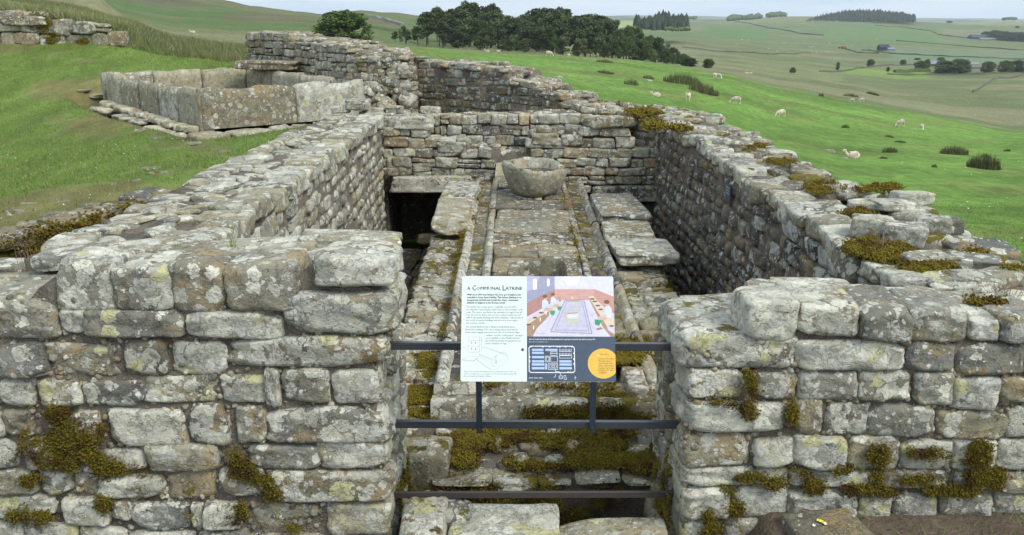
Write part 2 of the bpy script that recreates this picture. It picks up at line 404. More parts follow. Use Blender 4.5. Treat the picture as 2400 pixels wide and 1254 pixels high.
_A = np.linspace(-1.3, 1.3, 440)
_Yr = [-4.0]
while _Yr[-1] < 9400: _Yr.append(_Yr[-1] + max(.10, .0112 * (_Yr[-1] + 6)))
_Yr = np.array(_Yr)
_AA, _YY = np.meshgrid(_A, _Yr)
TX, TY = _AA * (_YY + 6), _YY
TZ = height_raw(TX, TY)
def H(x, y):
    """height of the finished ground mesh"""
    a = np.clip(np.asarray(x, float) / (np.asarray(y, float) + 6), -1.299, 1.299)
    i = np.interp(y, _Yr, np.arange(len(_Yr))); j = (a + 1.3) / 2.6 * (len(_A) - 1)
    i0 = np.clip(i.astype(int) if hasattr(i, 'astype') else int(i), 0, len(_Yr) - 2); j0 = np.clip(np.asarray(j).astype(int), 0, len(_A) - 2)
    fi, fj = i - i0, j - j0
    return (TZ[i0, j0] * (1 - fi) + TZ[i0 + 1, j0] * fi) * (1 - fj) + (TZ[i0, j0 + 1] * (1 - fi) + TZ[i0 + 1, j0 + 1] * fi) * fj
_mt = np.concatenate([np.linspace(5, 40, 500), np.geomspace(40.2, 9000, 1800)])
def ground_at(px, py, ymin=6.0):
    d = ray(px, py); t = _mt / d[1]
    X, Y, Z = d[0] * t, _mt, EYE + d[2] * t
    m = (Z < H(X, Y)) & (Y > ymin)
    i = int(np.argmax(m)) if m.any() else len(_mt) - 1
    return np.array([X[i], Y[i], float(H(X[i], Y[i]))])

# ---- land cover as the colour of what grows there
def land_colour(x, y, z):
    r = np.hypot(x, y); n = len(x)
    c = np.empty((n, 3))
    past = np.array([.112, .196, .036]); lawn = np.array([.124, .184, .042]); rough = np.array([.175, .172, .088]); olive = np.array([.120, .142, .058])
    t = x / np.maximum(y, 4)
    ridge = np.interp(t, [_colt[0], -.30, -.14, 0.0, .12, .23, .30, .38, .49, .57, .8], [23.5, 40, 150, 200, 190, 172, 146, 150, 143, 145, 150])
    inner = 1 - sstep(ridge - 6 + 8 * vnoise(x * .05, y * .05, s=4), ridge + 6 + 8 * vnoise(x * .05, y * .05, s=4), y)
    f1 = fbm(x * .012, y * .03, s=40, o=4); f2 = fbm(x * .004, y * .010, s=50, o=3)
    far = rough[None] * (1 - sstep(-.25, .35, f1)[:, None]) + olive[None] * sstep(-.25, .35, f1)[:, None]
    green = np.array([.116, .156, .060])
    gw = sstep(-.05, .35, f2 + .42 * sstep(650, 1000, y) - .15)[:, None] * sstep(380, 700, y)[:, None] * .85
    far = far * (1 - gw) + green[None] * gw
    # hay and silage fields on the far side
    for (px0, px1, y0, y1, col) in ((2090, 2500, 700, 980, (.13, .172, .09)), (1980, 2190, 470, 560, (.155, .215, .05)), (1930, 2200, 1080, 1750, (.112, .168, .058)), (1430, 1500, 1500, 3600, (.26, .31, .10)), (2230, 2600, 2000, 3000, (.20, .215, .10)), (1660, 1900, 1750, 2350, (.17, .185, .075)), (1650, 1800, 1000, 1500, (.10, .165, .055)), (1750,1980,330,480,(.155,.17,.075))):
        t0, t1 = (px0 - 1200) / FPX / 1.03, (px1 - 1200) / FPX / 1.03
        wv = (sstep(t0 - .006, t0 + .006, t) * (1 - sstep(t1 - .006, t1 + .006, t)) * sstep(y0 * .97, y0 * 1.03, y) * (1 - sstep(y1 * .97, y1 * 1.03, y)))[:, None]
        far = far * (1 - wv) + np.array(col)[None] * wv
    # moorland hill in the north-west
    hill = (sstep(-.02, -.12, t) * sstep(150, 320, y))[:, None]
    hc = np.array([.115, .125, .050])[None] * (1 - sstep(-.3, .4, f1)[:, None]) + np.array([.075, .125, .035])[None] * sstep(-.3, .4, f1)[:, None]
    hb = np.array([.11, .085, .05])
    hb_w = sstep(.1, .5, fbm(x * .01, y * .01, s=70, o=4))[:, None] * .75
    hc = hc * (1 - hb_w) + hb[None] * hb_w
    far = far * (1 - hill) + hc * hill
    bl = sstep(2300, 3800, y)[:, None]
    strips = sstep(.05, .3, fbm(x * .0020, y * .0035, s=60, o=4))[:, None]
    dist = np.array([.18, .20, .10])[None] * (1 - strips) + np.array([.045, .07, .035])[None] * strips
    far = far * (1 - bl) + dist * bl
    p = past[None] * (1 + .22 * fbm(x * .08, y * .2, s=80, o=4)[:, None])
    pb = sstep(.1, .6, fbm(x * .14, y * .2, s=90, o=5))[:, None] * .6
    p = p * (1 - pb) + np.array([.135, .155, .045])[None] * pb
    lf = sstep(-1.5, -3, x)[:, None] * (1 - sstep(22, 27, y))[:, None]
    worn = sstep(.12, .55, fbm(x * .45, y * .45, s=95, o=4) + .25 * (1 - sstep(10, 15, y)))[:, None] * .75
    l = lawn[None] * (1 - worn) + np.array([.165, .13, .060])[None] * worn
    p = p * (1 - lf) + l * lf
    # rank grass on the bank
    bank = (sstep(-.24, -.28, t) * sstep(23.3, 24.2, y) * (1 - sstep(60, 120, y)))[:, None]
    p = p * (1 - bank) + np.array([.125, .15, .05])[None] * bank
    c = p * inner[:, None] + far * (1 - inner[:, None])
    # bare soil: trodden edge in front, drain, latrine
    soil = np.array([.125, .098, .068])
    b = np.maximum((1 - sstep(4.5, 5.2, y)) * (1 - sstep(3.4, 4.6, x)), (z < -.4) * (r < 16) * (x > -3) * (x < 3) * 1.0)
    b = np.maximum(b, sstep(-3.0 - .35 * np.abs(vnoise(x * 1.3, y * 1.3, s=7)) - .25, -2.9, x) * (x < -2) * (y < 14.5) * .85)
    b = np.maximum(b, .8 * (x > -4.4) * (x < -2.5) * (y < 9.2))
    u, v = tank_mask(x, y)
    b = np.maximum(b, .85 * sstep(-.75, -.45, u) * (1 - sstep(3.3, 3.6, u)) * sstep(-1.1, -.6, v) * (1 - sstep(5.4, 5.8, v)))
    b = np.clip(b, 0, 1)[:, None]
    return np.clip(c * (1 - b) + soil[None] * b, .004, .6)

nr, nc = TX.shape
V = np.stack([TX, TY, TZ], -1).reshape(-1, 3)
idx = np.arange(nr * nc).reshape(nr, nc)
F = np.stack([idx[:-1, :-1], idx[:-1, 1:], idx[1:, 1:], idx[1:, :-1]], -1).reshape(-1, 4)
def terrain_material():
    M = NM('grassland', .95); P = M.pos(); M.b.inputs['Specular IOR Level'].default_value = .12
    at = M.n('Attribute'); at.attribute_name = 'cover'
    f = M.noise(P, 26, 4, .7); g = M.noise(P, 2.2, 5, .65); h = M.noise(P, .12, 5, .65); k = M.noise(P, .45, 5, .7)
    v = M.math('ADD', M.math('MULTIPLY', f, .45), M.math('MULTIPLY', g, .55)); v = M.math('ADD', v, M.math('MULTIPLY', h, .55)); v = M.math('ADD', v, M.math('MULTIPLY', k, .5)); e = M.noise(P, .035, 8, .72); v = M.math('MULTIPLY', v, M.math('MULTIPLY_ADD', e, .9, .55)); tf = M.noise(M.vmath('MULTIPLY', P, (1.0, .45, 1.0)), 1.4, 6, .78); v = M.math('MULTIPLY', v, M.math('MULTIPLY_ADD', M.ss(tf, .35, .68), .5, .75))
    sc = M.n('VectorMath', operation='SCALE'); M.set(sc.inputs[0], at.outputs['Color']); M.set(sc.inputs['Scale'], M.math('MULTIPLY', v, 1.0))
    c = M.mix(M.math('MULTIPLY', M.ss(M.noise(P, .9, 6, .7), .55, .7), .35), sc.outputs[0], M.mix(.6, sc.outputs[0], (.14, .13, .045)))
    M.col(c); M.bump(M.math('ADD', f, M.math('MULTIPLY', g, 3)), .7, .05); return M.m
MAT['terrain'] = terrain_material()
me = mesh_np('ground', V, F, True, [MAT['terrain']])
ca = me.color_attributes.new('cover', 'FLOAT_COLOR', 'POINT')
cc = np.ones((len(V), 4), np.float32); cc[:, :3] = land_colour(V[:, 0], V[:, 1], V[:, 2])
ca.data.foreach_set('color', cc.ravel())
tag(obj('ground', me), kind='structure')
# ================================================================== STONE LIBRARY
def cube_grid(n):
    idx = {}; V = []; F = []
    def vid(p):
        k = tuple(int(round((q + 1) * n / 2)) for q in p)
        if k not in idx: idx[k] = len(V); V.append(p)
        return idx[k]
    for ax in range(3):
        for sgn in (-1, 1):
            u, v = (ax + 1) % 3, (ax + 2) % 3
            for i in range(n):
                for j in range(n):
                    q = []
                    for (a, b) in ((i, j), (i + 1, j), (i + 1, j + 1), (i, j + 1)):
                        p = [0, 0, 0]; p[ax] = sgn; p[u] = -1 + 2 * a / n; p[v] = -1 + 2 * b / n
                        q.append(vid(tuple(p)))
                    F.append(q if sgn > 0 else q[::-1])
    return np.array(V, float), np.array(F)
_CG = {n: cube_grid(n) for n in (2, 3, 4, 6, 8, 10, 12)}
def stone_shape(seed, n=6, k=5.0, corner=.12, amp=.06, fine=.02, chips=4):
    rng = np.random.default_rng(seed)
    V, F = _CG[n]
    g = np.sign(V) * np.abs(V) ** .8
    r = (np.abs(g) ** k).sum(1) ** (1 / k)
    p = g / r[:, None]
    c = rng.uniform(-corner, corner, (2, 2, 2, 3))
    w = (p + 1) / 2
    d = 0
    for a in (0, 1):
        for b in (0, 1):
            for e in (0, 1):
                wt = (w[:, 0] if a else 1 - w[:, 0]) * (w[:, 1] if b else 1 - w[:, 1]) * (w[:, 2] if e else 1 - w[:, 2])
                d = d + wt[:, None] * c[a, b, e][None]
    p = p + d
    o = rng.uniform(0, 90, 3)
    for (f, am) in ((1.3, amp), (3.4, fine), (7.0, fine * .5)):
        q = p * f + o
        p = p + am * np.stack([vnoise(q[:, 0], q[:, 1], q[:, 2], s=i * 7 + 1) for i in range(3)], 1)
    # broken corners: flatten whatever stands beyond a few random planes
    for _ in range(chips):
        nn = rng.choice([-1, 1], 3) * rng.uniform(.35, 1, 3); nn /= np.linalg.norm(nn)
        h = p @ nn; lim = h.max() * rng.uniform(.87, .97); over = np.maximum(h - lim, 0)
        p = p - over[:, None] * nn[None] * .92
    return (p * .5).astype(np.float32), F
LIB = {}
def lib(key, count, n, **kw):
    L = []
    for i in range(count):
        V, F = stone_shape(hash_seed(key, i), n, **kw)
        L.append((V, F))
    LIB[key] = L
def hash_seed(k, i): return sum(ord(c) * (j + 3) for j, c in enumerate(k)) * 131 + i * 977
lib('near', 30, 12, k=8.5, corner=.085, amp=.065, fine=.05, chips=5)    # big facing stones at the front
lib('mid', 28, 8, chips=3, k=9.5, corner=.15, amp=.09, fine=.035)
lib('far', 18, 4, k=5.5, corner=.15, amp=.08, fine=.02)
lib('rub', 24, 6, k=4.0, corner=.28, amp=.16, fine=.07)      # shapeless rubble
lib('slab', 12, 12, k=20.0, corner=.11, amp=.05, fine=.035, chips=5)
lib('low', 12, 3, k=4.0, corner=.15, amp=.06, fine=.0)
_meshes = {}
def lib_mesh(key, i, mat):
    kk = (key, i, mat)
    if kk not in _meshes:
        V, F = LIB[key][i]; _meshes[kk] = mesh_np('stone', V, F, True, [MAT[mat]])
    return _meshes[kk]
def frame(u, n):
    """rotation with X along u, Z up-ish, Y = z x x (away from or toward the viewer)"""
    x = np.asarray(u, float); x = x / np.linalg.norm(x)
    nn = np.asarray(n, float); z = np.cross(x, nn); z = z / np.linalg.norm(z)
    if z[2] < 0: z = -z
    y = np.cross(z, x)
    return np.stack([x, y, z], 1)
def jitter(R, a):
    ax = RNG.normal(0, a, 3)
    return R @ np.array(Matrix.Rotation(ax[0], 3, 'X') @ Matrix.Rotation(ax[1], 3, 'Y') @ Matrix.Rotation(ax[2], 3, 'Z'))

class Masonry:
    """one wall or heap: an Empty with its stones as children"""
    def __init__(s, name, label, cat, base, mat='grey', key='mid', color=(.45, .1, .5), group=None, cap=300):
        s.root = thing(name, label, cat, tuple(base), group); s.root['kind'] = 'thing'; s.base = np.array(base, float)
        s.S = []; s.mat = mat; s.key = key; s.color = color; s.cap = cap; s.MO = []
    def put(s, c, R, dims, key=None, mat=None, color=None, name='stone', jit=.025, keep=0, i=None):
        key = key or s.key
        if i is None: i = int(RNG.integers(len(LIB[key])))
        fl = RNG.integers(0, 2, 2)
        if fl[0]: R = R @ np.diag([-1, -1, 1.0])
        if fl[1]: R = R @ np.diag([1, -1, -1.0])
        s.S.append((np.array(c, float), jitter(R, jit), np.array(dims, float), key, i, mat or s.mat, color or s.color, name, keep))
    def size(s, e):
        c = e[0]; d = np.linalg.norm(c - np.array([0, 0, EYE])); px, py = to_px(c)
        ok = -80 < px < 2480 and -40 < py < 1300
        dims = np.sort(e[2])
        return (dims[1] * dims[2]) / d ** 2 * (1 if ok else .02) * (1 + e[8])
    def core(s, me_name, V, F, mat='mortar', name='mortar_core'):
        me = mesh_py(name, np.array(V) - s.base, F, True, [MAT[mat]])
        return obj(name, me, s.root)
    def finish(s):
        S = sorted(s.S, key=s.size, reverse=True)
        n_by = {}
        rest = []
        for e in S:
            nm = e[7]; n_by[nm] = n_by.get(nm, 0) + 1
            if n_by[nm] > s.cap: rest.append(e); continue
            c, R, d, key, i, mat, col, nm, _ = e
            o = bpy.data.objects.new(nm, lib_mesh(key, i, mat)); COL.objects.link(o); o.parent = s.root
            M = np.eye(4); M[:3, :3] = R * d[None]; M[:3, 3] = c - s.base
            o.matrix_basis = Matrix(M.tolist())
            o.color = (*[float(np.clip(q + RNG.normal(0, .07), 0, 1)) for q in col], 1)
        if rest:
            by = {}
            for e in rest: by.setdefault(e[5], []).append(e)
            for mat, L in by.items():
                Vs = []; Fs = []; b = 0
                for e in L:
                    V, F = LIB['low'][e[4] % len(LIB['low'])]
                    Vs.append((V * e[2][None]) @ e[1].T + (e[0] - s.base)[None]); Fs.append(F + b); b += len(V)
                o = obj('rubble_stones', mesh_np('rubble_stones', np.concatenate(Vs), np.concatenate(Fs), True, [MAT[mat]]), s.root)
                o.color = (*s.color, 1); o['kind'] = 'stuff'
        if getattr(s, 'PB', None):
            Vs = []; Fs = []; b = 0
            for (c, r) in s.PB:
                V, F = LIB['low'][int(RNG.integers(len(LIB['low'])))]
                Vs.append((V * (r * RNG.uniform(.7, 1.5, 3))[None]) @ jitter(np.eye(3), .8).T + (np.asarray(c) - s.base)[None]); Fs.append(F + b); b += len(V)
            o = obj('pinning_pebbles', mesh_np('pinning_pebbles', np.concatenate(Vs), np.concatenate(Fs), True, [MAT['grey']]), s.root); o['kind'] = 'stuff'; o.color = (.4, .1, .5, 1)
        if s.MO:
            moss_build(s.MO, s.root, s.base)
        return s.root
    # -------------------------------------------------- a coursed face
    def face(s, P0, P1, n, zb, zt, h=(.13, .19), l=(.2, .42), depth=.26, proud=.02, gap=.010, skip=None, key=None, mat=None, colf=None, hole=None, sag=0.0, topdown=True, color=None):
        P0 = np.array([P0[0], P0[1]], float); P1 = np.array([P1[0], P1[1]], float)
        L = np.linalg.norm(P1 - P0); u = (P1 - P0) / L
        n = np.array([n[0], n[1]], float); n /= np.linalg.norm(n)
        ztf = zt if callable(zt) else (lambda q: zt)
        zmax = max(ztf(q) for q in np.linspace(0, L, 25))
        R = frame([u[0], u[1], 0], [n[0], n[1], 0])
        z = zmax
        while z > zb + .03:
            hh = RNG.uniform(*h); x = -RNG.uniform(0, l[0])
            while x < L:
                ll = RNG.uniform(*l) * (1.25 if RNG.random() < .14 else 1)
                a, b = max(x, 0), min(x + ll, L); x += ll
                if b - a < .05: continue
                q = (a + b) / 2; top = ztf(q)
                dz = sag * math.sin(q * 1.9 + z * 2) if sag else 0
                zc = z - hh / 2 + dz
                if zc > top + .02 or (hole and hole(q, zc)): continue
                if skip and RNG.random() < skip: continue
                hv = hh * RNG.uniform(.88, 1.06); zc += RNG.normal(0, .007)
                pr = proud + RNG.normal(0, .012)
                c2 = P0 + u * q + n * (pr - depth / 2)
                col = colf(q, zc) if colf else color
                if RNG.random() < .07:
                    for e_ in (-1, 1): s.put((c2[0], c2[1], zc + e_ * hv * .25), R, ((b - a - gap) * 1.06, depth, (hv * .5 - gap * .7) * 1.05), key=key, mat=mat, color=col, jit=.04)
                else: s.put((c2[0], c2[1], zc), R, ((b - a - gap) * 1.06, depth, (hv - gap) * 1.06), key=key, mat=mat, color=col, jit=.035)
            z -= hh
    def top(s, P0, P1, width_dir, width, zt, size=(.16, .36), thick=(.05, .11), key='rub', dens=1.0, color=None, sink=.35, mat=None):
        P0 = np.array(P0[:2], float); P1 = np.array(P1[:2], float); L = np.linalg.norm(P1 - P0); u = (P1 - P0) / L
        wd = np.array(width_dir[:2], float); wd /= np.linalg.norm(wd)
        ztf = zt if callable(zt) else (lambda q: zt)
        st = sum(size) / 2 * .82 / math.sqrt(dens)
        for i in range(int(L / st) + 1):
            for j in range(max(1, int(width / st))):
                q = np.clip((i + RNG.uniform(.1, .9)) * st, 0, L); r = (j + RNG.uniform(.1, .9)) * width / max(1, int(width / st))
                a = RNG.uniform(*size); b = RNG.uniform(size[0], size[1]) * .8; t = RNG.uniform(*thick)
                c = P0 + u * q + wd * r; th = RNG.uniform(0, 6.28)
                R = frame([math.cos(th), math.sin(th), 0], [-math.sin(th), math.cos(th), 0])
                s.put((c[0], c[1], ztf(q) - t * sink + RNG.normal(0, .012)), R, (a, b, t), key=key, jit=.09, color=color, mat=mat)
    def slab_core(s, inner, outer, zb, zt, bump=.03, inset=0.0, n=None):
        """mortared heart of a wall: inner and outer top lines (lists of xy) sampled together"""
        inner = np.array(inner, float); outer = np.array(outer, float)
        def resample(P, m):
            d = np.r_[0, np.cumsum(np.linalg.norm(np.diff(P, axis=0), axis=1))]
            t = np.linspace(0, d[-1], m); return np.stack([np.interp(t, d, P[:, 0]), np.interp(t, d, P[:, 1])], 1), t
        L = np.linalg.norm(np.diff(inner, axis=0), axis=1).sum()
        m = max(4, int(L / .07)); A, t = resample(inner, m); B, _ = resample(outer, m)
        k = max(4, int(np.linalg.norm(A[0] - B[0]) / .07))
        ztf = zt if callable(zt) else (lambda q: zt)
        w = np.linspace(0, 1, k)
        X = A[:, None, :] * (1 - w)[None, :, None] + B[:, None, :] * w[None, :, None]
        Z = np.array([ztf(q) for q in t])[:, None] + bump * fbm(X[..., 0] * 6, X[..., 1] * 6, s=5, o=4)
        top = np.concatenate([X, Z[..., None]], -1)
        # ring walls
        V = list(top.reshape(-1, 3)); F = []
        id_ = np.arange(m * k).reshape(m, k)
        for i in range(m - 1):
            for j in range(k - 1):
                F.append((id_[i, j], id_[i, j + 1], id_[i + 1, j + 1], id_[i + 1, j]))
        ring = [id_[i, 0] for i in range(m)] + [id_[m - 1, j] for j in range(1, k)] + [id_[i, k - 1] for i in range(m - 2, -1, -1)] + [id_[0, j] for j in range(k - 2, 0, -1)]
        b = len(V); zbf = zb
        for r in ring: V.append((V[r][0], V[r][1], zbf))
        N = len(ring)
        for i in range(N):
            F.append((ring[i], ring[(i + 1) % N], b + (i + 1) % N, b + i))
        # consistent orientation
        area = np.cross(A[-1] - A[0], B[0] - A[0])
        if area < 0: F = [f[::-1] for f in F]
        F = [tuple(int(q) for q in f[::-1]) for f in F]
        s.core('core', V, F)

# moss cushions: many small bumps, one mesh
_bm = bmesh.new(); bmesh.ops.create_icosphere(_bm, subdivisions=2, radius=1)
_bm.verts.ensure_lookup_table()
ICO_V = np.array([v.co[:] for v in _bm.verts]); ICO_F = np.array([[v.index for v in f.verts] for f in _bm.faces]); _bm.free()
OCT_V = np.array([(1,0,0),(-.5,.87,0),(-.5,-.87,0),(0,0,1),(0,0,-1)], float); OCT_F = np.array([(0,1,3),(1,2,3),(2,0,3),(1,0,4),(2,1,4),(0,2,4)])
def moss_build(spots, parent, base=(0, 0, 0), name='moss'):
    """spots: (centre, normal, radius, thickness)"""
    # every cushion becomes a cluster of small tufts
    sp2 = []
    for (c, nn, r, t) in spots:
        nn = np.asarray(nn, float); nn = nn / np.linalg.norm(nn)
        for _ in range(9):
            j = RNG.normal(0, r * .95, 3); j -= nn * j.dot(nn) * .75
            sp2.append((np.asarray(c) + j, nn + RNG.normal(0, .35, 3), r * RNG.uniform(.2, .42), t * RNG.uniform(.5, .95)))
    spots = sp2
    n = len(spots); Vs = np.empty((n, len(OCT_V), 3)); base = np.asarray(base, float)
    for i, (c, nn, r, t) in enumerate(spots):
        nn = np.asarray(nn, float); nn = nn / np.linalg.norm(nn)
        a = np.cross(nn, [.31, .77, .55]); a /= np.linalg.norm(a); b = np.cross(nn, a)
        V = OCT_V * (1 + RNG.normal(0, .2, (len(OCT_V), 1)))
        Vs[i] = np.asarray(c) - base + V[:, :1] * a * r + V[:, 1:2] * b * r * RNG.uniform(.7, 1.2) + V[:, 2:] * nn * t
    F = (OCT_F[None] + (np.arange(n) * len(OCT_V))[:, None, None]).reshape(-1, 3)
    o = obj(name, mesh_np(name, Vs.reshape(-1, 3), F, True, [MAT['moss']]), parent); o['kind'] = 'stuff'
    return o
# ================================================================== THE NEAR WALLS OF THE RUIN
YF = 4.43
def rect_on_front(r):
    x0, x1, y0, y1 = r
    a = at_y((x0 + x1) / 2, y0, YF); b = at_y((x0 + x1) / 2, y1, YF)
    l = at_y(x0, (y0 + y1) / 2, YF); rr = at_y(x1, (y0 + y1) / 2, YF)
    return l[0], rr[0], b[2], a[2]
R_FRONT = frame([1, 0, 0], [0, -1, 0])
def front_stones(Wl, rects, depth=.34, **kw):
    for r in rects:
        x0, x1, z0, z1 = rect_on_front(r[:4]); pr = RNG.normal(0, .012); d = r[4] if len(r) > 4 and r[4] else depth
        mat = r[5] if len(r) > 5 else None; col = r[6] if len(r) > 6 else None
        ov = 1.055
        Wl.put(((x0 + x1) / 2, YF + d / 2 - .018 + pr, (z0 + z1) / 2), R_FRONT, ((x1 - x0) * ov, d, (z1 - z0) * ov), key='near', mat=mat, color=col, jit=.018, keep=3, **kw)

LEFT_ROWS = [
 (-60,138,700,796,.75), (135,266,618,730,.36), (270,398,628,727,.36), (399,528,622,731,.36), (531,699,620,723,.38), (742,918,604,668,.42),
 (-150,-64,705,795), (140,206,727,784), (208,432,731,789), (435,661,727,791), (674,921,690,789,.5),
 (-130,-4,806,880), (0,108,806,881), (108,286,803,880), (290,398,797,879), (404,531,805,879), (540,896,793,864),
 (-80,2,888,950), (6,80,890,951), (83,192,892,954), (192,342,893,953), (342,516,884,946), (522,629,881,944), (623,656,866,949), (661,770,868,944), (776,888,871,946),
 (-90,6,962,1022), (10,76,964,1022), (146,238,969,1051), (255,431,960,1046), (445,538,949,1042), (555,622,955,1038), (628,902,954,1033),
 (-80,40,1030,1096), (60,140,1030,1100), (150,232,1056,1104), (236,345,1054,1101), (347,512,1041,1106), (585,746,1041,1096), (747,903,1030,1098),
 (-60,82,1104,1160), (95,168,1107,1163), (170,231,1107,1163), (232,381,1114,1166), (390,511,1109,1176,None,'grey',(.1,.3,.62)), (520,618,1100,1160), (626,906,1106,1174),
 (-40,132,1165,1217), (150,252,1170,1231), (262,310,1172,1220), (313,442,1179,1241), (448,475,1180,1235), (480,562,1178,1236), (588,743,1184,1248), (764,911,1180,1252),
 (-50,58,1222,1284), (60,182,1229,1290), (190,300,1238,1300), (306,460,1248,1310), (466,586,1244,1306), (590,760,1256,1320), (766,915,1258,1325),
 (-60,120,1296,1360), (124,330,1300,1365), (334,500,1316,1376), (504,700,1314,1380), (706,915,1330,1395),
]
RIGHT_ROWS = [
 (1748,1870,712,800,.36), (1873,2014,712,788,.5), (2013,2136,722,798,.45), (2138,2270,724,798,.4), (2276,2345,752,800,.3), (2350,2470,745,806,.5),
 (1599,1862,788,866,.72), (1873,2116,800,867), (2122,2238,804,868), (2245,2410,810,880), (2414,2560,816,884),
 (1608,1746,871,936,.4), (1769,1868,876,937), (1874,2012,870,938), (2018,2136,869,938), (2143,2233,877,949), (2237,2339,886,957), (2341,2440,888,950), (2444,2560,890,960),
 (1609,1844,944,1010,.4), (1861,1927,934,1016), (1937,2029,949,1020), (2039,2188,951,1024), (2198,2359,961,1030), (2361,2470,958,1026),
 (1608,1764,1020,1098,.4), (1765,1858,1029,1092), (1861,1982,1024,1098), (1984,2110,1022,1098), (2113,2232,1030,1100), (2236,2333,1030,1100), (2336,2450,1034,1100),
 (1608,1770,1099,1139,.4), (1774,1846,1100,1138), (1850,2052,1104,1142), (2056,2232,1106,1148), (2238,2330,1106,1146), (2334,2460,1108,1150),
 (1600,1704,1145,1214,.4), (1716,1842,1141,1212), (1848,2000,1149,1212), (2012,2086,1158,1212), (2094,2196,1158,1212), (2205,2326,1156,1210), (2332,2460,1156,1212),
 (1600,1690,1222,1290,.4), (1700,1800,1220,1290), (1806,1980,1218,1280), (1990,2150,1218,1280), (2156,2330,1218,1280), (2336,2470,1218,1280),
]
def moss_patch_front(Wl, px, py, rx, ry, n, rr=(.008, .02), nx=(0, -1, .25), yo=-.035):
    for _ in range(n):
        a = RNG.uniform(0, 6.28); r = math.sqrt(RNG.random())
        qx, qy = px + rx * r * math.cos(a), py + ry * r * math.sin(a)
        c = at_y(qx, qy, YF + yo + RNG.normal(0, .008)); 
        if vnoise(np.array([c[0] * 9]), np.array([c[2] * 9]), s=77)[0] + RNG.normal(0,.12) < -.12 + .45 * r ** 2: continue
        q = RNG.uniform(*rr); Wl.MO.append((c, (RNG.normal(0, .3), -1, .3), q, q * .8))

# ---- left of the entrance
Wfl = Masonry('stone_wall', 'lichened grey stone wall in front, left of the entrance gap, with golden moss patches', 'wall', (-1.9, 4.8, -.1), 'pale', 'near', (.76, .03, .52))
Wfl.PB = [((RNG.uniform(-3.0, -.7), 4.452 + RNG.normal(0, .004), RNG.uniform(-.35, 1.3)), RNG.uniform(.010, .034)) for _ in range(1500)]
front_stones(Wfl, LEFT_ROWS)
def zt_left(q): return 1.36 - .02 * q
Wfl.slab_core([(-3.5, 4.452), (-.74, 4.452)], [(-3.5, 5.22), (-.74, 5.22)], -.6, lambda q: float(np.interp(q, [0, .9, 1.0, 2.1, 2.2, 2.8], [1.2, 1.22, 1.36, 1.38, 1.40, 1.40])), bump=.025)
# jamb, turned towards the gap
for (za, zb_, y0, y1) in ((1.18, 1.36, 4.74, 5.22), (.93, 1.13, 4.72, 5.2), (.74, .92, 4.72, 5.2), (.55, .73, 4.74, 5.2), (.36, .54, 4.7, 5.2), (.17, .35, 4.72, 5.2), (-.04, .16, 4.7, 5.2), (-.24, -.05, 4.7, 5.2), (-.46, -.25, 4.7, 5.2)):
    ym = y0 + (y1 - y0) * RNG.uniform(.4, .62)
    for (a, b) in ((y0, ym), (ym, y1)):
        Wfl.put((-.80 + RNG.normal(0, .012), (a + b) / 2, (za + zb_) / 2), frame([0, 1, 0], [1, 0, 0]), (b - a - .01, .26, zb_ - za - .01), key='near', keep=2)
# top: flat bedding slabs behind the front course
for (px, py, wd, dp, th, z, k) in ((110,650,.55,.34,.09,1.20,0), (60,632,.5,.3,.09,1.22,0), (190,598,.42,.3,.08,1.37,0), (330,588,.5,.32,.08,1.38,0), (470,590,.42,.26,.08,1.39,0), (620,588,.62,.30,.09,1.40,0), (560,602,.34,.26,.07,1.38,0), (300,606,.3,.2,.06,1.37,0), (700,606,.28,.3,.09,1.38,0), (690,580,.34,.24,.08,1.40,0), (420,600,.3,.2,.06,1.37,0), (820,573,.56,.25,.12,1.405,0)):
    c = at_z(px, py, z); Wfl.put(c, frame([1, RNG.normal(0, .12), 0], [0, 1, 0]), (wd, dp, th), key='slab', jit=.04, keep=2)
Wfl.top((-3.4, 4.72), (-.85, 4.72), (0, 1), .5, lambda q: float(np.interp(q, [0, .9, 1.0, 2.6], [1.2, 1.22, 1.36, 1.37])), size=(.06, .17), thick=(.03, .07), dens=.8)
for (px, py, rx, ry, n) in ((150,1035,105,75,420), (60,1080,55,60,170), (230,1080,60,45,140), (110,970,60,14,80), (310,1105,48,28,90), (560,1065,30,30,60), (590,1115,60,28,110), (650,1160,28,14,40), (440,1090,40,10,30), (30,1205,40,24,80), (95,1215,25,14,30), (240,1180,20,18,30), (540,1200,40,30,60), (690,1240,18,8,14), (420,1200,30,20,24)):
    moss_patch_front(Wfl, px, py, rx, ry, int(n*2.6))
for _ in range(420):   # moss at the foot of the jamb
    y = RNG.uniform(4.55, 5.15); z = RNG.uniform(-.45, .02)
    if vnoise(np.array([y * 8]), np.array([z * 8]), s=3)[0] > -.1: Wfl.MO.append(((-.665, y, z), (1, 0, .3), RNG.uniform(.01, .025), .014))
Wfl.face((-3.55, 4.45), (-2.95, 4.45), (0, -1), -.4, 1.18, h=(.14, .2), l=(.2, .4), depth=.28)
Wfl.face((-3.52, 4.45), (-3.52, 5.22), (-1, 0), -.4, 1.2, h=(.14, .2), l=(.2, .4), depth=.28)
Wfl.face((-3.5, 5.22), (-2.8, 5.22), (0, 1), -.2, 1.2, h=(.14, .2), l=(.2, .4), depth=.28)
Wfl.finish()

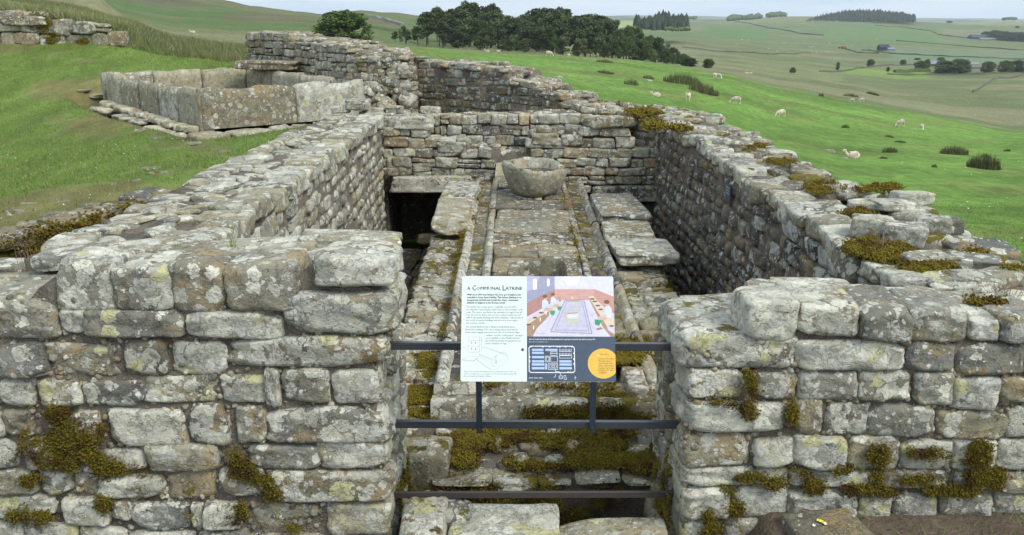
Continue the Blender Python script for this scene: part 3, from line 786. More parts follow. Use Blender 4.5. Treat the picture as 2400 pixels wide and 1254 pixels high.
# ---- right of the entrance
Wfr = Masonry('stone_wall', 'lichened stone wall in front, right of the entrance gap, with stepped end stone', 'wall', (2.1, 4.8, -.1), 'pale', 'near', (.80, .05, .54))
Wfr.PB = [((RNG.uniform(.95, 3.2), 4.452 + RNG.normal(0, .004), RNG.uniform(-.35, 1.05)), RNG.uniform(.010, .034)) for _ in range(1400)]
front_stones(Wfr, RIGHT_ROWS)
Wfr.slab_core([(1.0, 4.452), (3.6, 4.452)], [(1.02, 5.22), (3.6, 5.22)], -.6, lambda q: float(np.interp(q, [0, .33, .4, 1.55, 1.65, 2.6], [.86, .87, 1.13, 1.12, 1.02, 1.0])), bump=.025)
for (za, zb_) in ((.66, .84), (.46, .65), (.27, .45), (.08, .26), (-.1, .07), (-.3, -.11), (-.5, -.31)):
    ym = RNG.uniform(4.9, 5.0)
    for (a, b) in ((4.76, ym), (ym, 5.22)):
        Wfr.put((1.03 + RNG.normal(0, .012), (a + b) / 2, (za + zb_) / 2), frame([0, 1, 0], [1, 0, 0]), (b - a - .01, .26, zb_ - za - .01), key='near', mat='grey', color=(.4, .15, .4), keep=2)
for (px, py, wd, dp, th, z) in ((1700,735,.46,.5,.10,.90), (1800,688,.26,.3,.09,1.16), (1905,688,.42,.34,.10,1.16), (2020,700,.36,.32,.09,1.15), (2110,706,.4,.3,.09,1.14), (2190,704,.3,.28,.08,1.13), (2330,722,.36,.36,.10,1.08), (2385,700,.3,.3,.08,1.1), (2240,690,.4,.2,.08,1.12)):
    c = at_z(px, py, z); Wfr.put(c, frame([1, RNG.normal(0, .15), 0], [0, 1, 0]), (wd, dp, th), key='slab', jit=.05, keep=2)
Wfr.top((1.45, 4.72), (3.5, 4.72), (0, 1), .5, lambda q: float(np.interp(q, [0, 1.1, 1.3, 2], [1.13, 1.12, 1.03, 1.0])), size=(.06, .17), thick=(.03, .07), dens=.8)
for (px, py, rx, ry, n) in ((1756,905,14,34,60), (1700,942,60,8,60), (1756,960,20,24,40), (1856,985,10,40,50), (1740,775,16,14,26), (2095,1070,65,24,150), (2190,1080,50,24,110), (2290,1060,45,34,120), (2120,1120,90,14,120), (2330,1120,70,22,140), (1760,1120,40,10,40), (1870,1110,30,18,60), (1860,1135,70,12,110), (1960,1146,80,10,100), (2060,1150,60,14,90), (1620,1215,60,28,180), (1720,1195,34,20,70), (1700,1150,20,12,30), (1985,1100,40,10,40), (2230,1150,70,10,70), (1680,1240,60,18,80)):
    moss_patch_front(Wfr, px, py, rx, ry, int(n*2.4))
for _ in range(520):
    y = RNG.uniform(4.5, 5.2); z = RNG.uniform(-.5, .35)
    if vnoise(np.array([y * 8]), np.array([z * 8]), s=13)[0] > .0 + z: Wfr.MO.append(((.895, y, z), (-1, 0, .3), RNG.uniform(.01, .025), .014))
Wfr.face((3.05, 4.45), (3.62, 4.45), (0, -1), -.3, 1.0, h=(.14, .2), l=(.2, .4), depth=.28)
Wfr.face((3.61, 4.45), (3.61, 5.22), (1, 0), -.5, 1.0, h=(.14, .2), l=(.2, .4), depth=.28)
Wfr.face((3.3, 5.22), (3.6, 5.22), (0, 1), -.5, 1.0, h=(.14, .2), l=(.2, .4), depth=.28)
Wfr.finish()

# ---- long side wall on the left
Wl = Masonry('stone_wall', 'long pale side wall left of the latrine, its lichened inner face running back', 'wall', (-2.4, 9.7, 0), 'pale', 'mid', (.66, .02, .58))
LI = [(-1.86, 5.2), (-2.10, 14.35)]
def ztl(q): return 1.40 - .018 * q + .012 * math.sin(q * 2.1)
LO = [(-2.85, 5.0), (-2.93, 9.0), (-3.0, 14.9)]
Wl.slab_core(LI, LO, -1.25, lambda q: ztl(q) - .07, bump=.03)
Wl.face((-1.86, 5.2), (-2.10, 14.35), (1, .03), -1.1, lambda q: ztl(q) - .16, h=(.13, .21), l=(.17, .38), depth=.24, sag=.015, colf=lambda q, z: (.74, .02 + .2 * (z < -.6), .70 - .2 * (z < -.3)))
Wl.face((-2.86, 5.0), (-3.0, 14.8), (-1, 0), .1, lambda q: ztl(q) - .1, h=(.14, .2), l=(.22, .4), depth=.2, key='far')
# coping on both edges
q = 0
while q < 9.1:
    ll = RNG.uniform(.22, .46); P = np.array(LI[0]) + (np.array(LI[1]) - np.array(LI[0])) * (q + ll / 2) / 9.15
    th = RNG.uniform(.13, .19); dp = RNG.uniform(.26, .40)
    Wl.put((P[0] - dp / 2 + .035, P[1], ztl(q) - th / 2 + RNG.normal(0, .012)), frame([-.026, 1, 0], [1, 0, 0]), (ll - .02, dp, th), keep=4); q += ll
q = 0
while q < 9.3:
    ll = RNG.uniform(.22, .5); y = 5.2 + q + ll / 2; xo = np.interp(y, [5, 9, 14.9], [-2.85, -2.93, -3.0])
    th = RNG.uniform(.10, .17); dp = RNG.uniform(.22, .36)
    Wl.put((xo + dp / 2 - .03, y, ztl(q) - .05 - th / 2 + RNG.normal(0, .02)), frame([0, 1, 0], [1, 0, 0]), (ll - .02, dp, th), keep=3, jit=.06); q += ll
Wl.top((-2.2, 5.3), (-2.42, 14.5), (-1, 0), .5, lambda q: ztl(q) - .055, size=(.12, .34), thick=(.04, .09), dens=1.15)
Wl.finish()

# ---- long wall on the right (the fort's own wall)
Wr = Masonry('stone_wall', 'long wall, dark from damp and painted shade, right of the latrine with moss covered broad top', 'wall', (2.9, 9.3, 0), 'dark', 'mid', (.30, .06, .5))
RI = [(2.36, 5.1), (2.43, 8.0), (2.42, 10.5), (2.30, 13.9)]
RO = [(3.36, 4.9), (3.46, 7.0), (3.36, 9.5), (3.25, 12.0), (2.95, 14.3)]
def ztr(q): return 1.17 + .018 * math.sin(q * 1.3) + .05 * (q > 6)
def interp_line(P, q):
    P = np.array(P); d = np.r_[0, np.cumsum(np.linalg.norm(np.diff(P, axis=0), axis=1))]
    return np.array([np.interp(q, d, P[:, 0]), np.interp(q, d, P[:, 1])]), d[-1]
Wr.slab_core(RI, RO, -1.25, lambda q: ztr(q) - .05, bump=.045)
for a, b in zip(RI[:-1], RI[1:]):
    Wr.face(a, b, (-1, 0), -1.1, lambda q: ztr(q) - .15, h=(.13, .20), l=(.16, .36), depth=.24, proud=.035, sag=.02, colf=lambda q, z: ((.46, .03, .46) if RNG.random() > .16 else (1.0, .02, .9)))  # algae staining and this face's shade are both put into the dark colour
for a, b in zip(RO[:-1], RO[1:]):
    Wr.face(a, b, (1, 0), -.5, lambda q: ztr(q) - .12, h=(.15, .22), l=(.22, .42), depth=.22, key='far', mat='grey')
q = 0
while q < 8.75:
    ll = RNG.uniform(.20, .46); P, _ = interp_line(RI, q + ll / 2); th = RNG.uniform(.12, .20); dp = RNG.uniform(.26, .5)
    Wr.put((P[0] + dp / 2 - .05 + RNG.normal(0, .015), P[1], ztr(q) - th / 2 + RNG.normal(0, .02)), frame([0, 1, 0], [1, 0, 0]), (ll - .02, dp, th), mat='pale', color=(.70, .06, .56), keep=4, jit=.05); q += ll
q = 0
while q < 9.3:
    ll = RNG.uniform(.22, .5); P, _ = interp_line(RO, q + ll / 2); th = RNG.uniform(.12, .22); dp = RNG.uniform(.25, .45)
    if RNG.random() < .86:
        Wr.put((P[0] - dp / 2 + .04 + RNG.normal(0, .03), P[1], ztr(q) - .03 - th / 2 + RNG.normal(0, .035)), frame([0, 1, 0], [1, 0, 0]), (ll - .02, dp, th), mat='pale', color=(.6, .08, .48), keep=3, jit=.12)
    q += ll
Wr.top((2.72, 5.1), (2.68, 13.6), (1, 0), .55, lambda q: ztr(q) - .03, size=(.14, .40), thick=(.05, .13), dens=1.0, color=(.62, .36, .48), mat='pale')
# blocks fallen on the broad top
for (px, py, dims, z) in ((2045,520,(.34,.24,.2),1.28), (2120,540,(.36,.3,.2),1.27), (2190,520,(.3,.26,.18),1.25), (2225,520,(.2,.2,.16),1.24), (2170,600,(.4,.24,.12),1.22), (2280,600,(.42,.3,.1),1.22), (2250,650,(.5,.3,.1),1.2), (2340,640,(.46,.3,.1),1.2), (1650,300,(.34,.3,.12),1.22), (2390,740,(.34,.26,.16),1.0), (2310,720,(.3,.2,.14),1.04), (2140,455,(.42,.26,.14),1.25), (2090,470,(.4,.3,.09),1.25), (2030,470,(.36,.26,.09),1.24)):
    c = at_z(px, py, z); c[2] -= .035; Wr.put(c, frame([1, RNG.normal(0, .5), 0], [0, 1, 0]), np.array(dims) * .8, mat='pale', key='near', color=(.75, .14, .55), jit=.08, keep=6)
def moss_top(Wx, px, py, rx, ry, z, n, rr=(.010, .028)):
    for _ in range(n):
        a = RNG.uniform(0, 6.28); r = math.sqrt(RNG.random()); c = at_z(px + rx * r * math.cos(a), py + ry * r * math.sin(a), z)
        if vnoise(np.array([c[0] * 6]), np.array([c[1] * 6]), s=55)[0] < -.1 + .4 * r ** 2: continue
        q = RNG.uniform(*rr); Wx.MO.append((c + np.array([0, 0, RNG.normal(0, .012)]), (RNG.normal(0, .2), RNG.normal(0, .2), 1), q, q * .62))
for (px, py, rx, ry, n) in ((2020,500,50,14,150), (2060,580,80,22,520), (2140,600,90,18,420), (2200,630,70,14,240), (2230,590,60,24,200), (1930,440,50,18,200), (2060,440,60,14,140), (1760,340,40,12,120), (1830,372,40,14,120), (2330,700,60,16,240), (2110,565,26,18,140), (2180,500,40,12,90), (2300,600,60,12,160), (2370,640,40,20,160), (1700,318,30,8,60), (2160,620,60,10,160), (1985,478,30,10,80)):
    moss_top(Wr, px, py, rx, ry, 1.19, int(n*1.9))
Wr.finish()
pl = thing('wall_plaque', 'small dark rectangular plaque fixed to the dark right wall of the latrine', 'plaque', (2.375, 9.6, .9))
m = MB(); m.box((-.008, -.11, -.07), (.008, .11, .07)); m.build('plate', flat_mat('plaque_slate', (.05, .075, .10), .45), pl)
for k in range(3):
    m = MB(); m.box((-.0105, -.075 + .02 * (k == 1), .028 - k * .032), (-.0085, .075, .036 - k * .032)); m.build('lettering', flat_mat('plaque_letters', (.35, .38, .4), .6), pl)
# ================================================================== BACK WALL, TOWER, TANK
Wb = Masonry('stone_wall', 'stepped stone wall across the far end of the latrine, over a culvert mouth', 'wall', (.2, 14.6, .2), 'grey', 'mid', (.60, .10, .52))
def ztb(q):   # q from x=-2.1
    x = q - 2.1
    return float(np.interp(x, [-2.1, -1.42, -1.40, -.75, -.72, -.2, -.18, .24, .26, 1.17, 1.19, 1.86, 1.88, 2.5], [1.20, 1.2, .84, .82, .72, .70, .62, .60, .96, .94, 1.17, 1.12, .70, .68]))
def hole_b(q, z):
    x = q - 2.1
    return (x < -.93 and z < .20) or (x > 1.30 and z < .10 and x < 2.45) or (-.22 < x < .22 and z > .25)
Wb.slab_core([(-2.0, 14.42), (2.35, 14.42)], [(-2.0, 14.9), (2.35, 14.9)], .02, lambda q: ztb(q + .1) - .03, bump=.04)
Wb.core('c2', [(-.93,14.42,-1.3),(1.28,14.42,-1.3),(1.28,14.9,-1.3),(-.93,14.9,-1.3),(-.93,14.42,.03),(1.28,14.42,.03),(1.28,14.9,.03),(-.93,14.9,.03)], [(0,3,2,1),(4,5,6,7),(0,1,5,4),(1,2,6,5),(2,3,7,6),(3,0,4,7)])
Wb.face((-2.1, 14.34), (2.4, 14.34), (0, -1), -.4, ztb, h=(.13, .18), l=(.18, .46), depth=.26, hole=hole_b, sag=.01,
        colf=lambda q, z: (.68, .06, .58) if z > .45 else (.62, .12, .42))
# lintels over the two culvert mouths
Wb.put((-1.30, 14.36, .125), frame([1, 0, 0], [0, -1, 0]), (1.34, .36, .25), key='slab', name='lintel', color=(.75, .05, .30), jit=.006, keep=9)
Wb.put((1.85, 14.36, -.03), frame([1, 0, 0], [0, -1, 0]), (1.12, .36, .24), key='slab', name='lintel', color=(.45, .15, .25), jit=.006, keep=9)
# tall dressed stones
for (x0, x1, z0, z1, c) in ((-1.94, -1.30, 1.0, 1.17, (.6, .0, .72)), (-2.06, -1.72, .26, .58, (.55, .05, .6)), (1.18, 1.80, 1.0, 1.2, (.6, 0, .7)), (.32, .76, .74, .94, (.6, 0, .74)), (.8, 1.15, .74, .93, (.6, 0, .74)), (-1.22, -.72, .62, .82, (.5, 0, .6))):
    Wb.put(((x0 + x1) / 2, 14.49, (z0 + z1) / 2), frame([1, 0, 0], [0, -1, 0]), (x1 - x0, .4, z1 - z0), key='near', color=c, jit=.012, keep=8)
Wb.top((-1.35, 14.5), (1.1, 14.5), (0, 1), .4, lambda q: ztb(q + .75) - .01, size=(.12, .26), thick=(.06, .12), dens=.9)
Wb.top((1.9, 14.5), (2.35, 14.5), (0, 1), .4, .7, size=(.12, .26), thick=(.08, .16))
for _ in range(420):
    x = RNG.uniform(1.9, 2.35); z = RNG.uniform(.68, 1.1)
    Wb.MO.append(((x, 14.66 + (z - .7) * .3 + RNG.normal(0, .05), z), (0, -1, .6), RNG.uniform(.02, .05), .03))
Wb.finish()
# sloping spout stone
ch = thing('water_chute', 'sloping buff stone chute with a worn channel set into the far wall', 'water chute', (.02, 14.3, .1))
V = []; F = []
for i in range(9):
    t = i / 8; y = 14.75 - .62 * t; z = .64 - .36 * t
    for (x, dz) in ((-.25, -.55), (-.25, 0), (-.13, .02), (-.07, -.10), (.07, -.10), (.13, .02), (.25, 0), (.25, -.55)):
        V.append((x * (.95 + .15 * t) - .02, y - 14.3, z + dz - .1))
for i in range(8):
    for j in range(8):
        k = (j + 1) % 8; F.append((i * 8 + j, i * 8 + k, (i + 1) * 8 + k, (i + 1) * 8 + j))
F.append(tuple(range(8))[::-1]); F.append(tuple(64 + j for j in range(8)))
o = obj('chute_stone', mesh_py('chute_stone', V, F, False, [MAT['tan']]), ch); o.color = (.45, .1, .5, 1)

# second, set-back wall: front of the corner tower
Wt = Masonry('stone_wall', 'low coursed wall set back behind the far latrine wall, closing the tower room', 'wall', (-.5, 15.2, .5), 'grey', 'mid', (.62, .02, .62))
def ztt(q): return 1.17 - .05 * math.exp(-((q - 1.1) / .5) ** 2) + .03 * (q > 3)
TF = [(-2.6, 15.15), (-1.2, 15.08), (.3, 15.02), (1.35, 14.98)]
Wt.slab_core([(a, b + .06) for a, b in TF], [(a, b + .75) for a, b in TF], .4, lambda q: ztt(q) - .03, bump=.035)
for a, b in zip(TF[:-1], TF[1:]):
    Wt.face(a, b, (0, -1), .5, lambda q: ztt(q), h=(.13, .19), l=(.18, .36), depth=.28)
Wt.top((-2.6, 15.3), (1.35, 15.2), (0, 1), .5, lambda q: ztt(q) - .02, size=(.12, .3), thick=(.05, .1), color=(.5, .03, .55))
for (px, py, dm, z) in ((840, 245, (.42, .3, .18), 1.30), (925, 262, (.3, .26, .12), 1.22), (1010, 262, (.34, .24, .14), 1.2), (880, 262, (.3, .24, .1), 1.2), (800,268,(.3,.22,.12),1.22)):
    c = at_y(px, py, 15.4); c[2] = z; Wt.put(c, R_FRONT, dm, key='near', color=(.55, 0, .7), keep=6)
Wt.finish()

# curved inner wall of the tower room
Wc = Masonry('stone_wall', 'stepped curving wall of the ruined corner tower, brown and grey courses', 'wall', (0, 16.8, 1), 'grey', 'mid', (.50, .05, .38))
CU = [(-1.98, 18.05), (-1.3, 17.62), (-.6, 17.1), (0, 16.58), (.55, 16.05), (1.0, 15.5), (1.3, 15.1)]
CUO = [(-1.6, 19.0), (-.8, 18.55), (0, 18.0), (.7, 17.4), (1.25, 16.8), (1.75, 16.2), (2.1, 15.7)]
def ztc(q): return float(np.interp(q, [0, 1.35, 1.4, 2.3, 2.36, 3.0, 3.06, 3.6, 3.66, 4.6], [1.93, 1.90, 1.86, 1.80, 1.66, 1.60, 1.46, 1.42, 1.33, 1.27]))
Wc.slab_core(CU, CUO, .4, lambda q: ztc(q) - .04, bump=.04)
qq = 0
for a, b in zip(CU[:-1], CU[1:]):
    a, b = np.array(a), np.array(b); d = b - a; L = np.linalg.norm(d); nrm = np.array([-abs(d[1]), -abs(d[0])]) / L
    q0 = qq
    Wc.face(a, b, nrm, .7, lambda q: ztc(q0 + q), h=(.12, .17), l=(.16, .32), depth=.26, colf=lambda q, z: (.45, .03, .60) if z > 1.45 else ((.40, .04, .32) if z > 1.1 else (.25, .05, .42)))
    qq += L
for (a, b, w) in zip(CU[:-1], CU[1:], range(6)):
    a, b = np.array(a), np.array(b); d = (b - a); nd = np.array([-d[1], d[0]]); nd = nd if nd[1] > 0 else -nd
    q0 = sum(np.linalg.norm(np.array(CU[i + 1]) - np.array(CU[i])) for i in range(w))
    Wc.top(a, b, nd, .8, lambda q: ztc(q0 + q) - .02, size=(.14, .32), thick=(.05, .12), color=(.5, .03, .6))
    Wc.face(np.array(CUO[w]), np.array(CUO[w + 1]), nd, .1, lambda q: ztc(q0 + q), h=(.16, .22), l=(.25, .45), depth=.22, key='far')
Wc.finish()

# return wall on the tower room's other side
Wn = Masonry('stone_wall', 'short shadowed return wall joining the tower corner to the higher wall', 'wall', (-2.3, 17.4, 1), 'grey', 'mid', (.45, .05, .42))
a, b = np.array((-2.5, 16.9)), np.array((-2.0, 18.05)); nrm = np.array((.92, -.40))
Wn.slab_core([tuple(a), tuple(b)], [tuple(a - nrm * .7), tuple(b - nrm * .7)], .4, lambda q: 2.06 - .1 * q, bump=.03)
Wn.face(a, b, nrm, .6, lambda q: 2.10 - .1 * q, h=(.12, .17), l=(.18, .34), depth=.26)
ab = (a - b) / np.linalg.norm(a - b)
Wn.face(a - nrm * .7, a, ab, .7, 2.06, h=(.13, .19), l=(.18, .36), depth=.28, color=(.55, .02, .6))
Wn.top(a, b, -nrm, .6, lambda q: 2.06 - .1 * q, size=(.14, .32), thick=(.05, .1))
Wn.finish()

# higher wall behind the tank
Wu = Masonry('stone_wall', 'tallest ruined wall, its overhanging bulging courses standing beyond the water tank', 'wall', (-4.4, 19.5, 1.2), 'grey', 'mid', (.52, .02, .50))
U0, U1 = np.array((-6.30, 21.75)), np.array((-3.72, 18.75)); un = np.array((-.757, -.653))
def ztu(q): return float(np.interp(q, [0, 1.0, 2.2, 4.2], [2.43, 2.40, 2.31, 2.25]))
Wu.slab_core([tuple(U0 - un * .06), tuple(U1 - un * .06)], [tuple(U0 - un * 1.2), tuple(U1 - un * 1.2)], 1.0, lambda q: ztu(q) - .04, bump=.04)
Wu.face(U0, U1, un, 1.2, ztu, h=(.15, .2), l=(.2, .42), depth=.32, proud=.06)
ue = (U0 - U1) / np.linalg.norm(U0 - U1)
Wu.face(U0 - un * 1.1, U0, ue, 1.5, ztu(0), h=(.15, .2), l=(.2, .4), depth=.3)
Wu.top(U0, U1, -un, 1.1, ztu, size=(.2, .46), thick=(.06, .13), color=(.5, .03, .5))
# lower, nearer block of the same wall with its broken end
B0, B1 = np.array((-4.1, 19.0)), np.array((-2.62, 17.3))
def ztv(q): return float(np.interp(q, [0, .5, 1.2, 2.0, 2.5], [2.24, 2.20, 2.17, 2.08, 1.98]))
Wu.slab_core([tuple(B0 - un * .02), tuple(B1 - un * .02)], [tuple(B0 - un * 1.3), tuple(B1 - un * 1.0)], .6, lambda q: ztv(q) - .05, bump=.05)
Wu.face(B0, B1, un, 1.2, ztv, h=(.15, .21), l=(.2, .42), depth=.3, proud=.05)
Wu.top(B0, B1, -un, 1.1, ztv, size=(.2, .46), thick=(.06, .14), color=(.5, .02, .55))
ub = (B1 - B0) / np.linalg.norm(B1 - B0)
Wu.face(B1, B1 - un * 1.0, ub, .8, ztv(2.4), h=(.14, .2), l=(.2, .4), depth=.28, color=(.55, .02, .6))
Wu.face(U1, U1 - un * 1.2, -ue, 1.4, ztu(4), h=(.15, .2), l=(.2, .4), depth=.3)
E0, E1 = np.array((-2.95, 16.75)), np.array((-2.0, 16.9))
for k in range(70):
    x = RNG.uniform(-2.75, -1.95); z = RNG.uniform(.95, 2.0 - .28 * max(0, x + 2.5)); s_ = RNG.uniform(.14, .32)
    y = 17.15 - .30 * (1.9 - z) + RNG.normal(0, .04)
    Wu.put((x, y, z), jitter(np.eye(3), .35), (s_, s_ * .8, s_ * .62), key='rub', color=(.6, .02, .60))
Wu.core('c3', [(-2.9,17.0,.6),(-2.0,17.0,.6),(-2.0,17.6,.6),(-2.9,17.6,.6),(-2.8,17.25,1.75),(-2.1,17.25,1.6),(-2.1,17.6,1.65),(-2.8,17.6,1.8)], [(0,3,2,1),(4,5,6,7),(0,1,5,4),(1,2,6,5),(2,3,7,6),(3,0,4,7)])
Wu.finish()

# broad curved corner of the fort wall
Wk = Masonry('stone_wall', 'broad rounded corner of the fort wall, ragged mossy rubble on top', 'wall', (2.1, 15, .6), 'grey', 'mid', (.55, .22, .55))
KI = [(1.25, 15.25), (1.75, 14.95), (2.32, 14.4), (2.40, 13.85)]
KO = [(2.05, 16.35), (2.75, 15.75), (3.15, 15.0), (3.22, 13.9)]
def ztk(q): return 1.25 - .03 * q
Wk.slab_core(KI, KO, -.6, lambda q: ztk(q) - .05, bump=.06)
q0 = 0
for a, b, c, d in zip(KI[:-1], KI[1:], KO[:-1], KO[1:]):
    a, b = np.array(a), np.array(b); dd = b - a; nn = np.array((-abs(dd[1]), -abs(dd[0]))); nn /= np.linalg.norm(nn)
    Wk.face(a, b, nn, .6, lambda q: ztk(q), h=(.13, .19), l=(.18, .34), depth=.3, color=(.6, .12, .6))
    Wk.top(a, b, -nn, 1.05, lambda q: ztk(q) - .02, size=(.15, .36), thick=(.06, .15), color=(.55, .28, .55))
    Wk.face(c, d, -nn, -.6, lambda q: ztk(q), h=(.15, .22), l=(.25, .45), depth=.25, key='far')
for (px, py, rx, ry, n) in ((1340, 236, 30, 7, 130), (1420, 244, 50, 7, 160), (1500, 262, 50, 8, 160), (1530, 290, 26, 10, 120), (1370,232,16,5,60), (1590,300,30,6,80)):
    moss_top(Wk, px, py, rx, ry, 1.27, int(n*1.7), (.025, .06))
Wk.finish()

# ---------------------------------------------------------------- stone water tank
tk = thing('water_tank', 'open water tank of big upright stone slabs with worn wavy rims on the grass', 'tank', (-5.1, 14.7, .9))
TU, TV = np.array((.76, .65)), np.array((-.65, .76))
def tank_xy(u, v): return np.array((-5.1, 14.7)) + TU * u + TV * v
def tank_slab(p0, p1, nrm, zb, z0, th=.20, wav=.05, color=(.5, .03, .5), name='upright_slab', seed=0, mat='tan'):
    p0, p1 = np.array(p0), np.array(p1); _d = (p1 - p0) / np.linalg.norm(p1 - p0); p0 = p0 + _d * .014; p1 = p1 - _d * .014; L = np.linalg.norm(p1 - p0); nx = max(4, int(L / .07)); nz = 6
    nrm = np.array(nrm) / np.linalg.norm(nrm); V = []; F = []
    def top(s): return z0 - wav * (.5 + .5 * math.cos(s * 6.4 + seed * 1.7)) ** 1.5 - .008 * math.sin(s * 15 + seed)
    for side in (0, 1):
        for i in range(nx + 1):
            for j in range(nz + 1):
                s = i / nx * L; e = min(1, min(i, nx - i) / 1.0 + .0); zz = zb + (top(s) - zb) * j / nz
                c = p0 + (p1 - p0) * (i / nx)
                inset = .02 * (j == nz) + .012 * (i in (0, nx))
                off = (inset if side == 0 else th - inset) + .012 * float(fbm(s * 3, zz * 3, s=seed, o=2)) * (1 if side == 0 else -1)
                V.append((*(c - nrm * off), zz))
    m = (nx + 1) * (nz + 1); id_ = lambda sd, i, j: sd * m + i * (nz + 1) + j
    for i in range(nx):
        for j in range(nz):
            F.append((id_(0, i, j), id_(0, i + 1, j), id_(0, i + 1, j + 1), id_(0, i, j + 1)))
            F.append((id_(1, i, j), id_(1, i, j + 1), id_(1, i + 1, j + 1), id_(1, i + 1, j)))
        F.append((id_(0, i, nz), id_(0, i + 1, nz), id_(1, i + 1, nz), id_(1, i, nz)))
    for i in (0, nx):
        for j in range(nz):
            q = (id_(0, i, j), id_(0, i, j + 1), id_(1, i, j + 1), id_(1, i, j)); F.append(q if i == 0 else q[::-1])
    o = obj(name, mesh_py(name, np.array(V) - np.array((-5.1, 14.7, .9)), F, True, [MAT[mat]]), tk); o.color = (*color, 1)
# near side: two slabs
tank_slab(tank_xy(0, 0), tank_xy(1.72, 0), -TV, .95, 1.62, seed=1, wav=.05, color=(.62, .0, .30))
tank_slab(tank_xy(1.73, .01), tank_xy(3.12, .01), -TV, .95, 1.64, seed=4, wav=.06, color=(.85, .0, .45))
# long left side: five slabs
vs = [0.0, 1.05, 2.0, 3.0, 4.0, 4.95]
for i in range(5):
    tank_slab(tank_xy(0, vs[i] + .01), tank_xy(0, vs[i + 1] - .005), -TU, .9, 1.60 - .03 * (i % 2) + (.06 if i > 3 else 0), seed=7 + i, wav=.04, color=((.3, .03, .75), (.5, .03, .5), (.4, .06, .62), (.6, .03, .45), (.5, .0, .55))[i])
# far left end and long right side (inner faces seen)
for i in range(3): tank_slab(tank_xy(.02 + i * 1.05, 5.15), tank_xy(1.06 + i * 1.05, 5.15), -TV, .9, 1.66, seed=20 + i, wav=.03, th=.18, color=((.75, .0, .42), (.4, 0, .60), (.25, 0, .62))[i])
for i in range(4): tank_slab(tank_xy(3.12, 5.14 - i * 1.27), tank_xy(3.12, 3.88 - i * 1.27), -TU, .9, 1.66 - .02 * i, seed=30 + i, wav=.025, th=.18, color=((.35, .0, .72), (.42, .0, .55), (.4, .02, .50), (.5, .0, .45))[i])
def tank_stone(c, R, dims, name, key='near', color=(.5, .05, .5), mat='tan'):
    i = int(RNG.integers(len(LIB[key]))); o = obj(name, lib_mesh(key, i, mat), tk)
    M = np.eye(4); M[:3, :3] = jitter(R, .02) * np.array(dims)[None]; M[:3, 3] = np.array(c) - np.array((-5.1, 14.7, .9)); o.matrix_basis = Matrix(M.tolist()); o.color = (*color, 1)
RT = frame([TU[0], TU[1], 0], [-TV[0], -TV[1], 0]); RT2 = frame([TV[0], TV[1], 0], [-TU[0], -TU[1], 0])
q = -.35
for L in (.62, .74, .42, .5, .66, .5):
    c = tank_xy(q + L / 2, -.34); tank_stone((*c, .78), RT, (L - .03, .46, .32), 'plinth_stone', color=(.62, .03, .55)); q += L
for i in range(14):
    c = tank_xy(RNG.uniform(-.3, 2.6), -.5 - RNG.uniform(0, .25)); s_ = RNG.uniform(.12, .3); tank_stone((*c, .68 + RNG.normal(0, .03)), RT, (s_ * 1.4, s_, s_ * .6), 'plinth_stone', 'rub', (.4, .1, .42))
q = .1
while q < 4.6:
    L = RNG.uniform(.12, .26); c = tank_xy(-.14 + RNG.normal(0, .02), q + L / 2)
    tank_stone((*c, .94 + .03 * q), RT2, (L - .01, .26, .12), 'kerb_stone', 'rub', (.45, .05, .72)); q += L
q = .0
while q < 4.2:
    L = RNG.uniform(.25, .6); c = tank_xy(-.38 + RNG.normal(0, .03), q + L / 2)
    if RNG.random() < .75: tank_stone((*c, .865 + .035 * q), RT2, (L - .02, .28, .10), 'kerb_stone', 'rub', (.4, .08, .6))
    q += L
# floor of the tank
V = [(*tank_xy(.1, .1), .93), (*tank_xy(3.1, .1), .93), (*tank_xy(3.1, 5.4), .93), (*tank_xy(.1, 5.4), .93)]
o = obj('tank_floor', mesh_py('tank_floor', np.array(V) - np.array((-5.1, 14.7, .9)), [(0, 1, 2, 3)], False, [MAT['mortar']]), tk)
cs = thing('capstone', 'thick flat grey capstone lying across the far corner of the water tank', 'stone slab', (-5.4, 20.0, 1.72))
bm_ = lib_mesh('slab', 3, 'grey'); o = obj('slab', bm_, cs); R = frame([.93, -.36, 0], [-.36, -.93, 0])
M = np.eye(4); M[:3, :3] = R * np.array((1.5, .62, .19))[None]; c = at_y(632, 152, 19.9); M[:3, 3] = c - np.array(cs.location); o.matrix_basis = Matrix(M.tolist()); o.color = (.25, .02, .36, 1)

